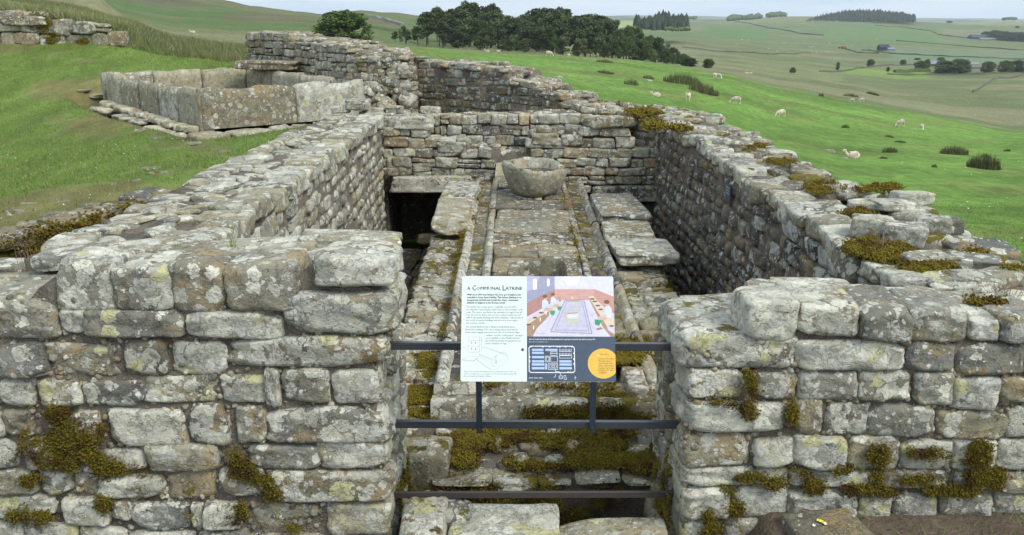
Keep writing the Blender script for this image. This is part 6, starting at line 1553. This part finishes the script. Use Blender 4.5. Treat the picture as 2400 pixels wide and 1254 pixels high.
def sheep_mesh(pose):
    J = {'rump': ((-.42, 0, .60), .17), 'hip': ((-.28, 0, .63), .235), 'mid': ((0, 0, .62), .26), 'sho': ((.28, 0, .63), .225), 'chest': ((.42, 0, .60), .17), 'tail': ((-.54, 0, .52), .05)}
    E = [('rump', 'hip'), ('hip', 'mid'), ('mid', 'sho'), ('sho', 'chest'), ('rump', 'tail')]
    if pose == 'graze':
        J.update({'neck': ((.58, 0, .44), .10), 'poll': ((.68, 0, .26), .075), 'muz': ((.78, 0, .07), .045)}); E += [('chest', 'neck'), ('neck', 'poll'), ('poll', 'muz')]
        ears = (.66, .29)
    else:
        J.update({'neck': ((.52, 0, .78), .11), 'poll': ((.60, 0, .96), .08), 'muz': ((.78, 0, .90), .05)}); E += [('chest', 'neck'), ('neck', 'poll'), ('poll', 'muz')]
        ears = (.57, 1.0)
    for sgn, nm in ((-1, 'l'), (1, 'r')):
        J['ear' + nm] = ((ears[0] - .02, sgn * .13, ears[1] + .02), .022); E.append(('poll', 'ear' + nm))
        if pose != 'lie':
            J['hk' + nm] = ((-.36, sgn * .13, .42), .075); J['hh' + nm] = ((-.44, sgn * .13, .24), .034); J['hf' + nm] = ((-.39, sgn * .13, .02), .028)
            J['fk' + nm] = ((.30, sgn * .12, .38), .055); J['fl' + nm] = ((.32, sgn * .12, .20), .03); J['ff' + nm] = ((.32, sgn * .12, .02), .028)
            E += [('hip', 'hk' + nm), ('hk' + nm, 'hh' + nm), ('hh' + nm, 'hf' + nm), ('sho', 'fk' + nm), ('fk' + nm, 'fl' + nm), ('fl' + nm, 'ff' + nm)]
        else:
            J['fk' + nm] = ((.40, sgn * .16, .42), .06); J['fl' + nm] = ((.60, sgn * .15, .40), .03); J['ff' + nm] = ((.74, sgn * .14, .40), .025)
            J['hk' + nm] = ((-.24, sgn * .24, .44), .10); J['hf' + nm] = ((-.02, sgn * .30, .39), .03)
            E += [('sho', 'fk' + nm), ('fk' + nm, 'fl' + nm), ('fl' + nm, 'ff' + nm), ('hip', 'hk' + nm), ('hk' + nm, 'hf' + nm)]
    if pose == 'lie': J = {k: ((p[0], p[1], p[2] - .37), r) for k, (p, r) in J.items()}
    me = skin_mesh(J, E, 'mid'); me.materials.append(WOOL.m); me.materials.append(HAIR)
    me.name = 'sheep'
    mi = []
    for f in me.polygons:
        c = f.center; head = (pose == 'graze' and c.x > .63 and c.z < .36) or (pose == 'stand' and c.x > .55 and c.z > .86) or (pose == 'lie' and c.x > .55 and c.z > .50)
        leg = pose != 'lie' and c.z < .30 and not head
        mi.append(1 if head or leg else 0)
    me.polygons.foreach_set('material_index', mi); return me
SM = {p: sheep_mesh(p) for p in ('graze', 'stand', 'lie')}
def sheep(px, py, pose, face, lab, size=1.0, dye=False, group='sheep on the pasture'):
    c = ground_at(px, py, 60.0 if px < 1250 else 9.0); t = thing('sheep', lab, 'sheep', tuple(c), group, rz=rad(face)); t['kind'] = 'thing'
    size *= .88; o = obj('body', SM[pose], t); o.scale = (size,) * 3
    if dye:
        m = bmesh.new(); bmesh.ops.create_icosphere(m, subdivisions=2, radius=1); me = bpy.data.meshes.new('dye_mark'); m.to_mesh(me); m.free(); me.materials.append(DYE)
        d = obj('dye_mark', me, t); d.location = (-.30 * size, 0, (.84 if pose != 'lie' else .47) * size); d.scale = (.13 * size, .12 * size, .05 * size)
    return t
sheep(1998, 371, 'lie', 178, 'cream sheep lying with raised head on the grass nearest the right wall', 1.0)
sheep(1830, 275, 'graze', 195, 'sheep grazing alone on the slope above the lying cream one', 1.0)
sheep(1725, 245, 'graze', 180, 'greyish sheep grazing alone below the rush band', 1.05)
sheep(1612, 238, 'graze', 80, 'sheep seen from behind with red dye on its back', 1.0, True)
sheep(1538, 227, 'lie', 190, 'white lamb lying in the pasture near the curved wall corner', .8)
sheep(1676, 184, 'graze', 60, 'sheep grazing nose to tail with another near the skyline, the shaded one', 1.0)
sheep(1686, 186, 'graze', 285, 'sheep with red marked rump grazing against its partner near the skyline', 1.0, True)
sheep(1997, 240, 'graze', 185, 'lamb grazing beside a larger sheep on the far pasture edge', .8)
sheep(2020, 239, 'graze', 190, 'larger sheep grazing beside a lamb on the far pasture edge', 1.1)
sheep(2110, 297, 'graze', 200, 'ewe with reddish rump grazing above the dark rushes', 1.1, True)
sheep(2160, 305, 'graze', 260, 'pale lamb grazing away from the ewe above the dark rushes', .85)
sheep(1286, 133, 'graze', 0, 'sheep grazing on the skyline before the pine wood, the brownest there', 1.15)
sheep(1333, 136, 'graze', 60, 'small pale sheep on the skyline before the pine trunks', .9)
sheep(1382, 133, 'graze', 170, 'sheep on the skyline standing close to a smaller one', 1.15)
sheep(1394, 134, 'graze', 80, 'smaller sheep close behind another on the skyline', .8)
sheep(1142, 122, 'lie', 180, 'sheep lying half hidden on the crest below the low pines', 1.0)
sheep(1167, 122, 'lie', 0, 'sheep lying on the crest beside a half hidden one', 1.0)
sheep(848, 96, 'lie', 10, 'white sheep lying at the foot of the round tree', 1.0)
sheep(452, 78, 'lie', 185, 'white sheep lying alone on the far slope beyond the old wall', 1.1)
sheep(1751, 173, 'lie', 180, 'white sheep lying beside another beyond the pasture edge', 1.0)
sheep(1759, 173, 'lie', 0, 'second white sheep resting just beyond the pasture edge', 1.0)
sheep(1627, 293, 'lie', 5, 'sheep with reddish fleece lying just behind the right wall corner', 1.2, True)
for i in range(30):
    px = RNG.uniform(1700, 2060); py = RNG.uniform(92, 126); c = ground_at(px, py, 100.0)
    o = obj('sheep', SM['stand' if i % 2 else 'graze']); o.location = c; o.rotation_euler = (0, 0, RNG.uniform(0, 6.28)); o.scale = (1.15,) * 3
    tag(o, 'tiny white sheep scattered on the far green slope', 'sheep', 'flock on the far slope', 'thing')

# ================================================================== TREES
BARK = flat_mat('bark', (.075, .055, .042), .95, .4, 3); PBARK = flat_mat('pine_bark', (.13, .075, .048), .95, .4, 2)
MAT['pine'] = leaf_material('pine_foliage', (.045, .068, .028), (.115, .142, .052), None, .2, var=.85)
MAT['broad'] = leaf_material('broad_foliage', (.050, .085, .024), (.125, .175, .050), None, .25, var=.8)
MAT['conifer'] = leaf_material('conifer_foliage', (.026, .040, .024), (.055, .075, .040), None, .05)
def leaf_cloud(clumps, leaf, n_per, flat=.7):
    """clumps: (x, y, z, rx, rz); quads scattered mostly in the outer shell of each clump"""
    Cs = []
    for (x, y, z, rx, rz) in clumps:
        n = int(n_per); d = RNG.normal(0, 1, (n, 3)); d /= np.linalg.norm(d, axis=1)[:, None]; r = RNG.uniform(.55, 1.05, n)[:, None]
        p = d * r * np.array([rx, rx, rz]) + np.array([x, y, z]); Cs.append(p)
    P = np.concatenate(Cs); n = len(P); q = RNG.normal(0, 1, (n, 3)); q[:, 2] = np.abs(q[:, 2]) + flat; q /= np.linalg.norm(q, axis=1)[:, None]
    a = np.cross(q, RNG.normal(0, 1, (n, 3))); a /= np.linalg.norm(a, axis=1)[:, None]; b = np.cross(q, a); s_ = leaf * RNG.uniform(.6, 1.3, n)[:, None]
    V = np.stack([P + a * s_, P + b * s_ * .6, P - a * s_, P - b * s_ * .6], 1).reshape(-1, 3); return V, np.arange(4 * n).reshape(-1, 4)
def tree_kind(kind, i):
    """unit tree, one metre high: (crown mesh, trunk mesh)"""
    rng = random.Random(i * 7 + len(kind)); cl = []; tb = MB()
    if kind == 'pine':
        ht = rng.uniform(.30, .48); bend = rng.uniform(-.06, .06)
        tb.tube([(0, 0, -.05), (bend * .5, 0, ht), (bend, .02, .72), (bend * 1.3, 0, .92)], [.022, .018, .012, .004], 6)
        for k in range(22):
            z = ht + (1 - ht) * (k / 21) ** .8 * .95; w_ = .34 * math.sin(math.pi * min(1, (z - ht) / (1 - ht) * .62 + .28)); a = rng.uniform(0, 6.28); r = w_ * rng.uniform(.3, 1.0)
            c = (bend + r * math.cos(a), r * math.sin(a), z); cl.append((*c, rng.uniform(.11, .18), rng.uniform(.055, .09)))
            tb.tube([(bend * z, 0, z - .06), (c[0] * .7 + .3 * bend, c[1] * .7, z - .02)], [.007, .003], 4)
        V, F = leaf_cloud(cl, .032, 170, .9); mat, bk = 'pine', PBARK
    elif kind == 'low':
        tb.tube([(0, 0, -.05), (0, 0, .4), (.02, 0, .8)], [.03, .022, .006], 6)
        for k in range(20):
            z = rng.uniform(.10, .90); w_ = .40 * math.sqrt(max(.02, 1 - ((z - .42) / .56) ** 2)); a = rng.uniform(0, 6.28); r = w_ * rng.uniform(.3, 1)
            c = (r * math.cos(a), r * math.sin(a), z); cl.append((*c, rng.uniform(.12, .18), rng.uniform(.07, .11))); tb.tube([(0, 0, max(.05, z - .15)), (c[0] * .8, c[1] * .8, z)], [.01, .003], 4)
        V, F = leaf_cloud(cl, .036, 150, .8); mat, bk = 'pine', PBARK
    elif kind == 'bush':
        tb.tube([(0, 0, -.05), (0, 0, .3), (.02, 0, .8)], [.03, .022, .006], 6)
        for k in range(120):
            z = rng.uniform(.06, .92); w_ = .44 * math.sqrt(max(.03, 1 - ((z - .42) / .54) ** 2)); a = rng.uniform(0, 6.28); r = w_ * rng.uniform(.35, 1)
            c = (r * math.cos(a), r * math.sin(a), z); cl.append((*c, rng.uniform(.06, .11), rng.uniform(.06, .10))); tb.tube([(0, 0, max(.05, z - .15)), (c[0] * .8, c[1] * .8, z)], [.01, .003], 4)
        V, F = leaf_cloud(cl, .022, 130, .25); mat, bk = 'broad', BARK
    else:
        tb.tube([(0, 0, -.05), (0, 0, .25), (.02, .01, .55), (.02, 0, .9)], [.035, .028, .02, .005], 6)
        for k in range(26):
            z = rng.uniform(.20, .92); w_ = .42 * math.sqrt(max(.02, 1 - ((z - .52) / .50) ** 2)); a = rng.uniform(0, 6.28); r = w_ * rng.uniform(.4, 1)
            c = (r * math.cos(a), r * math.sin(a), z); cl.append((*c, rng.uniform(.10, .16), rng.uniform(.08, .13))); tb.tube([(0, 0, max(.1, z - .2)), (c[0] * .8, c[1] * .8, z)], [.012, .003], 4)
        V, F = leaf_cloud(cl, .030, 170, .5); mat, bk = 'broad', BARK
    return mesh_np('crown', V, F, False, [MAT[mat]]), tb.mesh('trunk', bk)
TK = {k: [tree_kind(k, i) for i in range(n)] for k, n in (('pine', 6), ('low', 4), ('broad', 5), ('bush', 3))}
def tree(name, kind, c, h, wx, lab, group=None, cat='tree'):
    i = int(RNG.integers(len(TK[kind]))); t = thing(name, lab, cat, tuple(c), group); t['kind'] = 'thing'
    cr, tr = TK[kind][i]; rz = RNG.uniform(0, 6.28)
    for nm, me in (('crown', cr), ('trunk', tr)):
        o = obj(nm, me, t); o.scale = (h * wx, h * wx, h); o.rotation_euler = (0, 0, rz)
    return t
TOP = ([905, 930, 960, 985, 1000, 1030, 1060, 1100, 1140, 1180, 1215, 1250, 1290, 1330, 1380, 1420, 1460, 1500, 1540, 1575, 1600],
       [85, 62, 56, 58, 28, 20, 14, 6, 12, 28, 38, 26, 20, 26, 34, 44, 56, 66, 82, 104, 130])
GW = 'trees of the dense wood'
for (Y, n, x0, x1, dy, kinds) in ((318, 20, 1010, 1570, 0, ['pine']), (296, 21, 1000, 1580, 4, ['pine', 'pine', 'broad']), (276, 21, 1005, 1590, 14, ['pine', 'low']), (258, 19, 1040, 1585, 34, ['pine', 'low', 'broad']), (244, 17, 1070, 1585, 58, ['low', 'low', 'pine', 'broad'])):
    for i in range(n):
        px = x0 + (x1 - x0) * (i + .5) / n + RNG.uniform(-14, 14); top = np.interp(px, *TOP) + dy + RNG.uniform(-3, 9)
        c = at_y(px, 120, Y); c[2] = float(H(c[0], Y)); zt_ = at_y(px, top, Y)[2]; h = max(3.5, zt_ - c[2])
        if px > 1440 and RNG.random() < .6: kd = 'broad'
        else: kd = kinds[i % len(kinds)]
        sect = 'leafy right slope' if px > 1440 else ('taller left dome' if px < 1215 else 'right dome')
        row = {318: 'at the back', 296: 'fourth row', 276: 'middle row', 258: 'second row', 244: 'on the front edge'}[Y]
        typ = {'pine': 'dark pine', 'low': 'low bushy pine', 'broad': 'broadleaved tree'}[kd]
        tree('pine_tree' if kd != 'broad' else 'broadleaf_tree', kd, c, h, {'pine': .95, 'low': 1.0 if h < 9 else .72, 'broad': .85}[kd], f'{typ} in the {sect} of the dense wood, {row}', f'{GW}: {typ} in the {sect}, {row}')
for (px, top, Y, k, w_, lab) in ((927, 74, 262, 'pine', 1.0, 'small leaning pine standing apart left of the wood'), (952, 60, 266, 'broad', .9, 'pale green tree between the lone pine and the wood'), (980, 62, 256, 'pine', 1.1, 'open pine with visible trunk at the wood edge'), (1000, 30, 262, 'pine', .95, 'tall bare stemmed pine at the left end of the wood'), (1038, 52, 246, 'pine', 1.1, 'pine with straight trunk in front of the left dome')):
    c = at_y(px, 110, Y); c[2] = float(H(c[0], Y)); tree('pine_tree' if k == 'pine' else 'broadleaf_tree', k, c, at_y(px, top, Y)[2] - c[2], w_, lab)
# lone round tree beyond the high wall
c = ground_at(806, 97, 70.0); Y = c[1]; h = at_y(806, 22, Y)[2] - c[2]; tree('sycamore_tree', 'bush', c + np.array([0, 0, -.3]), h + .3, 1.0 * 135 / FPX * Y / h / 1.02, 'round leafy green tree standing alone beyond the tallest ruined wall')
def tree_px(px, yb, yt, wpx, lab, kind='bush', group=None, ymin=140.0, name='field_tree', cat='tree'):
    c = ground_at(px, yb, ymin); h = (yb - yt) / FPX * c[1]; tree(name, kind, c, h, wpx * 1.22 / FPX * c[1] / h / 1.05, lab, group, cat)
for a in ((1660, 160, 138, 26, 'dark bush standing alone right of the wood foot'), (1595, 150, 126, 40, 'bush at the bottom right tip of the wood'), (1615, 156, 136, 36, 'second bush at the right tip of the wood'),
          (1963, 164, 146, 9, 'slim grey green sapling in the valley'), (1857, 171, 158, 14, 'small bush in the valley left of the sapling'), (2040, 156, 139, 17, 'round tree left of the bright green paddock'), (2117, 153, 140, 15, 'round tree above the bright green paddock'), (2081, 168, 157, 8, 'little tree at the near edge of the bright paddock'), (2144, 155, 147, 6, 'tiny round bush beside the farmhouse trees'),
          (2158, 164, 143, 28, 'pale bush at the left of the farmhouse'), (2172, 160, 139, 14, 'darker bush behind the pale one by the farmhouse'), (2204, 146, 134, 18, 'tree rising behind the farmhouse roof'), (2210, 172, 143, 40, 'dense tree directly before the farmhouse'), (2248, 172, 139, 48, 'largest tree right of the farmhouse'), (2315, 170, 145, 32, 'round tree right of the low sheds'), (2355, 171, 142, 32, 'left of two joined trees at the picture edge'), (2382, 171, 142, 36, 'right of two joined trees at the picture edge'),
          (2330, 93, 72, 30, 'dark tree behind the far blue barn'), (2350, 95, 74, 32, 'dark tree over the far farm buildings'), (2375, 97, 76, 36, 'large dark tree right of the far farm'), (2398, 98, 76, 36, 'dark tree at the far farm beside the picture edge'), (2310, 88, 74, 20, 'dark tree just right of the blue barn'), (2384, 66, 61, 10, 'speck of a tree on the far right ridge'), (2225, 54, 49, 14, 'tiny tree on the pale far ridge'), (2150, 141, 136, 14, 'low pale shrub in the valley above the paddock')):
    tree_px(*a)
# conifer and broadleaved plantations far off: read as masses
def plantation(name, label, outline, Y, n, kind='conifer', hpx=12):
    """trees standing on the far ground; outline = [(px, y_bottom, y_top), ...]"""
    px = np.array([o[0] for o in outline], float); Vs = []; Fs = []; b = 0
    x = RNG.uniform(px[0], px[-1], n); f = RNG.random(n)
    yb = np.interp(x, px, [o[1] for o in outline]); yt = np.interp(x, px, [o[2] for o in outline])
    for xx, y1, y0, ff in zip(x, yb, yt, f):
        Yd = Y * (1 + .10 * ff); base_px = y1 + (y0 + hpx * .8 - y1) * ff if y1 - y0 > hpx else y1
        c = at_y(xx, base_px, Yd); hh = hpx / FPX * Yd * RNG.uniform(.75, 1.15); r = hh * (.28 if kind == 'conifer' else .5)
        if kind == 'conifer':
            m = 7; A = [(c[0] + r * math.cos(j * 6.283 / m), c[1] + r * math.sin(j * 6.283 / m), c[2] + hh * .05) for j in range(m)] + [(c[0] + r * .75 * math.cos(j * 6.283 / m + .4), c[1] + r * .75 * math.sin(j * 6.283 / m + .4), c[2] + hh * .5) for j in range(m)] + [(c[0], c[1], c[2] + hh)]
            Vs += A; Fs += [(b + j, b + (j + 1) % m, b + m + j) for j in range(m)] + [(b + (j + 1) % m, b + m + (j + 1) % m, b + m + j) for j in range(m)] + [(b + m + j, b + m + (j + 1) % m, b + 2 * m) for j in range(m)]; b += 2 * m + 1
        else:
            V_ = ICO1 * (1 + RNG.normal(0, .12, (len(ICO1), 1))); V_ = V_ * np.array([r, r, hh * .5]) + np.array([c[0], c[1], c[2] + hh * .5]); Vs += list(map(tuple, V_)); Fs += [tuple(int(q) + b for q in f_) for f_ in ICO1F]; b += len(V_)
    o = obj(name, mesh_np(name, np.array(Vs), np.array(Fs), kind != 'conifer', [MAT['conifer' if kind == 'conifer' else 'broad']]))
    tag(o, label, 'wood', None, 'stuff'); return o
_b = bmesh.new(); bmesh.ops.create_icosphere(_b, subdivisions=1, radius=1); ICO1 = np.array([v.co[:] for v in _b.verts]); ICO1F = [[v.index for v in f.verts] for f in _b.faces]; _b.free()
plantation('conifer_wood', 'long dark plantation on the far hilltop', [(1888, 60, 50), (1905, 66, 42), (1930, 66, 34), (1990, 60, 24), (2050, 49, 23), (2100, 52, 29), (2143, 53, 36)], 1800, 1100, hpx=13)
plantation('conifer_wood', 'dark group of pointed spruces behind the pine wood', [(1490, 62, 56), (1520, 72, 42), (1556, 74, 30), (1580, 74, 38), (1612, 72, 38)], 720, 170, hpx=26)
plantation('broadleaf_wood', 'low dark belt of trees right of the pointed spruces', [(1560, 74, 58), (1590, 74, 62), (1616, 72, 64)], 690, 60, 'broad', 9)
plantation('broadleaf_wood', 'flat topped far wood on the horizon', [(1706, 51, 42), (1712, 50, 36), (1780, 46, 34), (1785, 44, 38)], 2350, 200, 'broad', 9)
plantation('broadleaf_wood', 'short rounded far wood on the horizon', [(1798, 43, 34), (1806, 42, 29), (1834, 40, 28), (1842, 40, 33)], 2320, 120, 'broad', 9)
plantation('broadleaf_wood', 'small far wood at the pale ridge', [(2350, 48, 44), (2362, 47, 40), (2382, 47, 42)], 2560, 60, 'broad', 6)
plantation('broadleaf_wood', 'dark far tree line behind the spruces', [(1600, 46, 40), (1632, 46, 38)], 2500, 60, 'broad', 6)

# ================================================================== FARMS, FIELD WALLS
ROOFB = flat_mat('blue_grey_barn_cladding', (.045, .062, .085), .6, .15, .5); DARKB = flat_mat('dark_barn_cladding', (.028, .036, .048), .7, .15, .5); RSTONE = flat_mat('farmhouse_stone', (.24, .19, .15), .9, .2, .8); SLATE = flat_mat('slate_roof', (.20, .21, .24), .7, .15, .8); REDB = flat_mat('red_machine', (.30, .05, .03), .6); PALEW = flat_mat('pale_concrete', (.35, .32, .28), .9, .1, .5); WIN = flat_mat('window_glass_dark', (.03, .035, .04), .3)
def building(name, label, px, py, wpx, hpx, wallm, roofm, depth=9, cat='building', doors=0, rz=0, open_front=False, ymin=200.0, roof_f=.45):
    c = ground_at(px, py, ymin); k = c[1] / FPX; L, hh = wpx * k, hpx * k; t = thing(name, label, cat, tuple(c), rz=rz); t['kind'] = 'thing'
    wz = hh * (1 - roof_f); m = MB(); D = min(depth, L); m.box((-L / 2, -D / 2, -1.5), (L / 2, D / 2, wz)); m.add([(-L / 2, -D / 2, wz), (-L / 2, D / 2, wz), (-L / 2, 0, hh * .985), (L / 2, -D / 2, wz), (L / 2, D / 2, wz), (L / 2, 0, hh * .985)], [(0, 2, 1), (3, 4, 5)]); m.build('wall', wallm, t)
    m = MB(); e = .35
    m.add([(-L / 2 - e, -D / 2 - e, wz - .15), (L / 2 + e, -D / 2 - e, wz - .15), (L / 2 + e, 0, hh), (-L / 2 - e, 0, hh), (-L / 2 - e, D / 2 + e, wz - .15), (L / 2 + e, D / 2 + e, wz - .15)], [(0, 1, 2, 3), (3, 2, 5, 4)]); m.build('roof', roofm, t)
    for i in range(doors):
        x = -L / 2 + L * (i + .5) / doors; m = MB(); m.box((x - .55, -D / 2 - .06, wz * .35), (x + .55, -D / 2 + .02, wz * .75)); m.build('window', WIN, t)
    if open_front:
        m = MB(); m.box((-L * .30, -D / 2 - .08, -.5), (L * .30, -D / 2 + .02, wz * .8)); m.build('door', WIN, t)  # dark panel stands for the shade inside the open front
    return t, L, hh, wz
building('barn', 'dark open fronted barn alone on the far slope', 2070, 118, 21, 13, DARKB, DARKB, 14, 'barn', open_front=True)
building('shed', 'small lean-to beside the dark lone barn', 2087, 119, 14, 7, SLATE, SLATE, 6, 'shed')
building('barn', 'long blue grey barn of the far farm', 2293, 91, 38, 9, ROOFB, ROOFB, 18, 'barn', roof_f=.6)
building('shed', 'low grey sheds in front of the far farm', 2322, 94, 54, 5, SLATE, SLATE, 10, 'shed')
building('farmhouse', 'reddish far farmhouse among dark trees', 2362, 94, 22, 8, RSTONE, SLATE, 8, 'farmhouse', 3)
t, L, hh, wz = building('farmhouse', 'stone farmhouse with pale slate roof behind the valley trees', 2190, 157, 32, 14, RSTONE, SLATE, 8, 'farmhouse', 3)
m = MB(); m.box((-L / 2 - .1, -.6, wz), (-L / 2 + 1.0, .6, hh + 1.1)); m.build('chimney', RSTONE, t)
building('shed', 'low blue roofed sheds right of the valley farmhouse', 2285, 163, 34, 7, PALEW, ROOFB, 8, 'shed')
building('barn', 'pale roofed barn behind the valley sheds', 2276, 155, 26, 9, PALEW, SLATE, 10, 'barn')
def tiny(name, label, px, py, w_, h_, mat, cat):
    c = ground_at(px, py, 200.0); t = thing(name, label, cat, tuple(c)); m = MB(); m.box((-w_ / 2, -1.1, .9), (w_ * .1, 1.1, h_ * .7)); m.build('body', mat, t)
    m = MB(); m.box((w_ * .1 + .02, -1.0, .9), (w_ / 2, 1.0, h_)); m.build('cab', mat, t)
    for x in (-w_ * .32, w_ * .3):
        for s_ in (-1, 1):
            m = MB(); m.tube([(x, s_ * 1.0, .55), (x, s_ * 1.35, .55)], .6, 10); m.build('wheel', WIN, t)
tiny('farm_trailer', 'red farm trailer by the far track, left one', 1970, 114, 5, 2.4, REDB, 'trailer')
tiny('farm_trailer', 'red farm trailer nearest the wall line on the far slope', 1978, 115, 4, 2.6, REDB, 'trailer')
DSW = flat_mat('distant_field_wall', (.11, .115, .07), .95, .45, .15); HEDGE = MAT['broad']
def field_wall(label, P, h=1.3, th=.7, mat=DSW, ymin=100.0, name='field_wall', cat='field wall'):
    pts = []
    for (a, b) in zip(P[:-1], P[1:]):
        ga, gb = ground_at(*a, ymin), ground_at(*b, ymin); n = max(6, int(np.linalg.norm(gb - ga) / 14))
        for i in range(n): 
            t = i / n; q = ga + (gb - ga) * t; q[2] = H(q[0], q[1]); pts.append(q)
    g = ground_at(*P[-1], ymin); pts.append(g); base = pts[0].copy(); V = []; F = []
    for i, q in enumerate(pts):
        d = pts[min(i + 1, len(pts) - 1)] - pts[max(i - 1, 0)]; d[2] = 0; d /= np.linalg.norm(d) + 1e-9; nn = np.array([-d[1], d[0], 0]); hh = .62 * h * RNG.uniform(.6, 1.2)
        for (o_, z) in ((-th / 2, -.6), (-th / 3, hh), (th / 3, hh), (th / 2, -.6)): V.append(q - base + nn * o_ + np.array([0, 0, z]))
    for i in range(len(pts) - 1):
        for j in range(4):
            k = (j + 1) % 4; F.append((i * 4 + j, i * 4 + k, i * 4 + 4 + k, i * 4 + 4 + j))
    F += [(3, 2, 1, 0), tuple(len(V) - 4 + j for j in range(4))]
    t = thing(name, label, cat, tuple(base)); t['kind'] = 'thing'; obj('masonry', mesh_py('masonry', V, F, False, [mat]), t)
field_wall('dry stone wall climbing the near side bank at the far right', [(2280, 217), (2300, 205), (2340, 184), (2400, 175), (2440, 172)], 1.4)
field_wall('dry stone wall in front of the valley farm, running to the picture edge', [(2080, 175), (2200, 177), (2300, 176), (2420, 173)], 1.5)
field_wall('dry stone wall edging the bright paddock', [(1920, 168), (1990, 166), (2040, 158), (2110, 154), (2150, 152)], 1.6)
field_wall('long dark wall crossing the valley above the farm', [(2020, 118), (2080, 125), (2160, 130), (2300, 136), (2420, 140)], 1.8)
field_wall('dark wall below the lone barn', [(1980, 116), (2010, 124), (2060, 126)], 1.8)
field_wall('wall rising round the far green hill', [(2050, 60), (2120, 64), (2180, 72), (2200, 82), (2270, 90)], 2.2)
field_wall('wall running down from the long plantation', [(1720, 52), (1800, 66), (1880, 80), (1930, 84)], 2.4)
field_wall('field wall below the blue grey barn', [(2100, 96), (2180, 102), (2280, 110), (2420, 118)], 1.7)
field_wall('pale track wall on the hill behind the round tree', [(862, 40), (905, 50), (945, 62)], 2.2, 3.0, flat_mat('pale_track', (.20, .20, .19), .95))
field_wall('dark wall on the hill left of the wood', [(872, 66), (920, 74), (990, 70)], 1.5)
field_wall('clipped dark hedge beside the valley farmhouse', [(2096, 170), (2140, 169), (2180, 168)], 3.2, 2.2, HEDGE, name='hedge', cat='hedge')
field_wall('far wall crossing the rough pasture beyond the wood', [(1600, 112), (1700, 122), (1800, 128), (1900, 126)], 1.6)

# two crumpled wrappers on the earth
for (px, py, colr, lab, s_) in ((1922, 1222, (.75, .62, .05), 'crumpled yellow sweet wrapper on the brown step block', .013), (1908, 1232, (.75, .75, .72), 'scrap of white paper beside the yellow wrapper', .008), (1934, 1228, (.78, .72, .4), 'torn pale corner of wrapper beside the yellow one', .009)):
    c = at_z(px, py, .108); t = thing('wrapper', lab, 'litter', tuple(c)); b_ = bmesh.new(); bmesh.ops.create_grid(b_, x_segments=5, y_segments=4, size=1)
    for v in b_.verts: v.co.z = RNG.uniform(0, .7); v.co.x *= 1.3
    me = bpy.data.meshes.new('paper'); b_.to_mesh(me); b_.free(); me.materials.append(flat_mat('wrapper_paper', colr, .4)); o = obj('paper', me, t); o.scale = (s_, s_, s_); o.rotation_euler = (0, 0, px)

# ================================================================== HAZE
hz = MB(); hz.box((-13000, -300, -70), (13000, 12500, 190)); hm = bpy.data.materials.new('haze'); hm.use_nodes = True; hm.node_tree.nodes.clear()
ho = hm.node_tree.nodes.new('ShaderNodeOutputMaterial'); hv = hm.node_tree.nodes.new('ShaderNodeVolumePrincipled'); hv.inputs['Color'].default_value = (.80, .88, .96, 1); hv.inputs['Density'].default_value = .00011; hv.inputs['Anisotropy'].default_value = .1
hm.node_tree.links.new(hv.outputs[0], ho.inputs['Volume'])
tag(hz.build('haze', hm), kind='stuff')
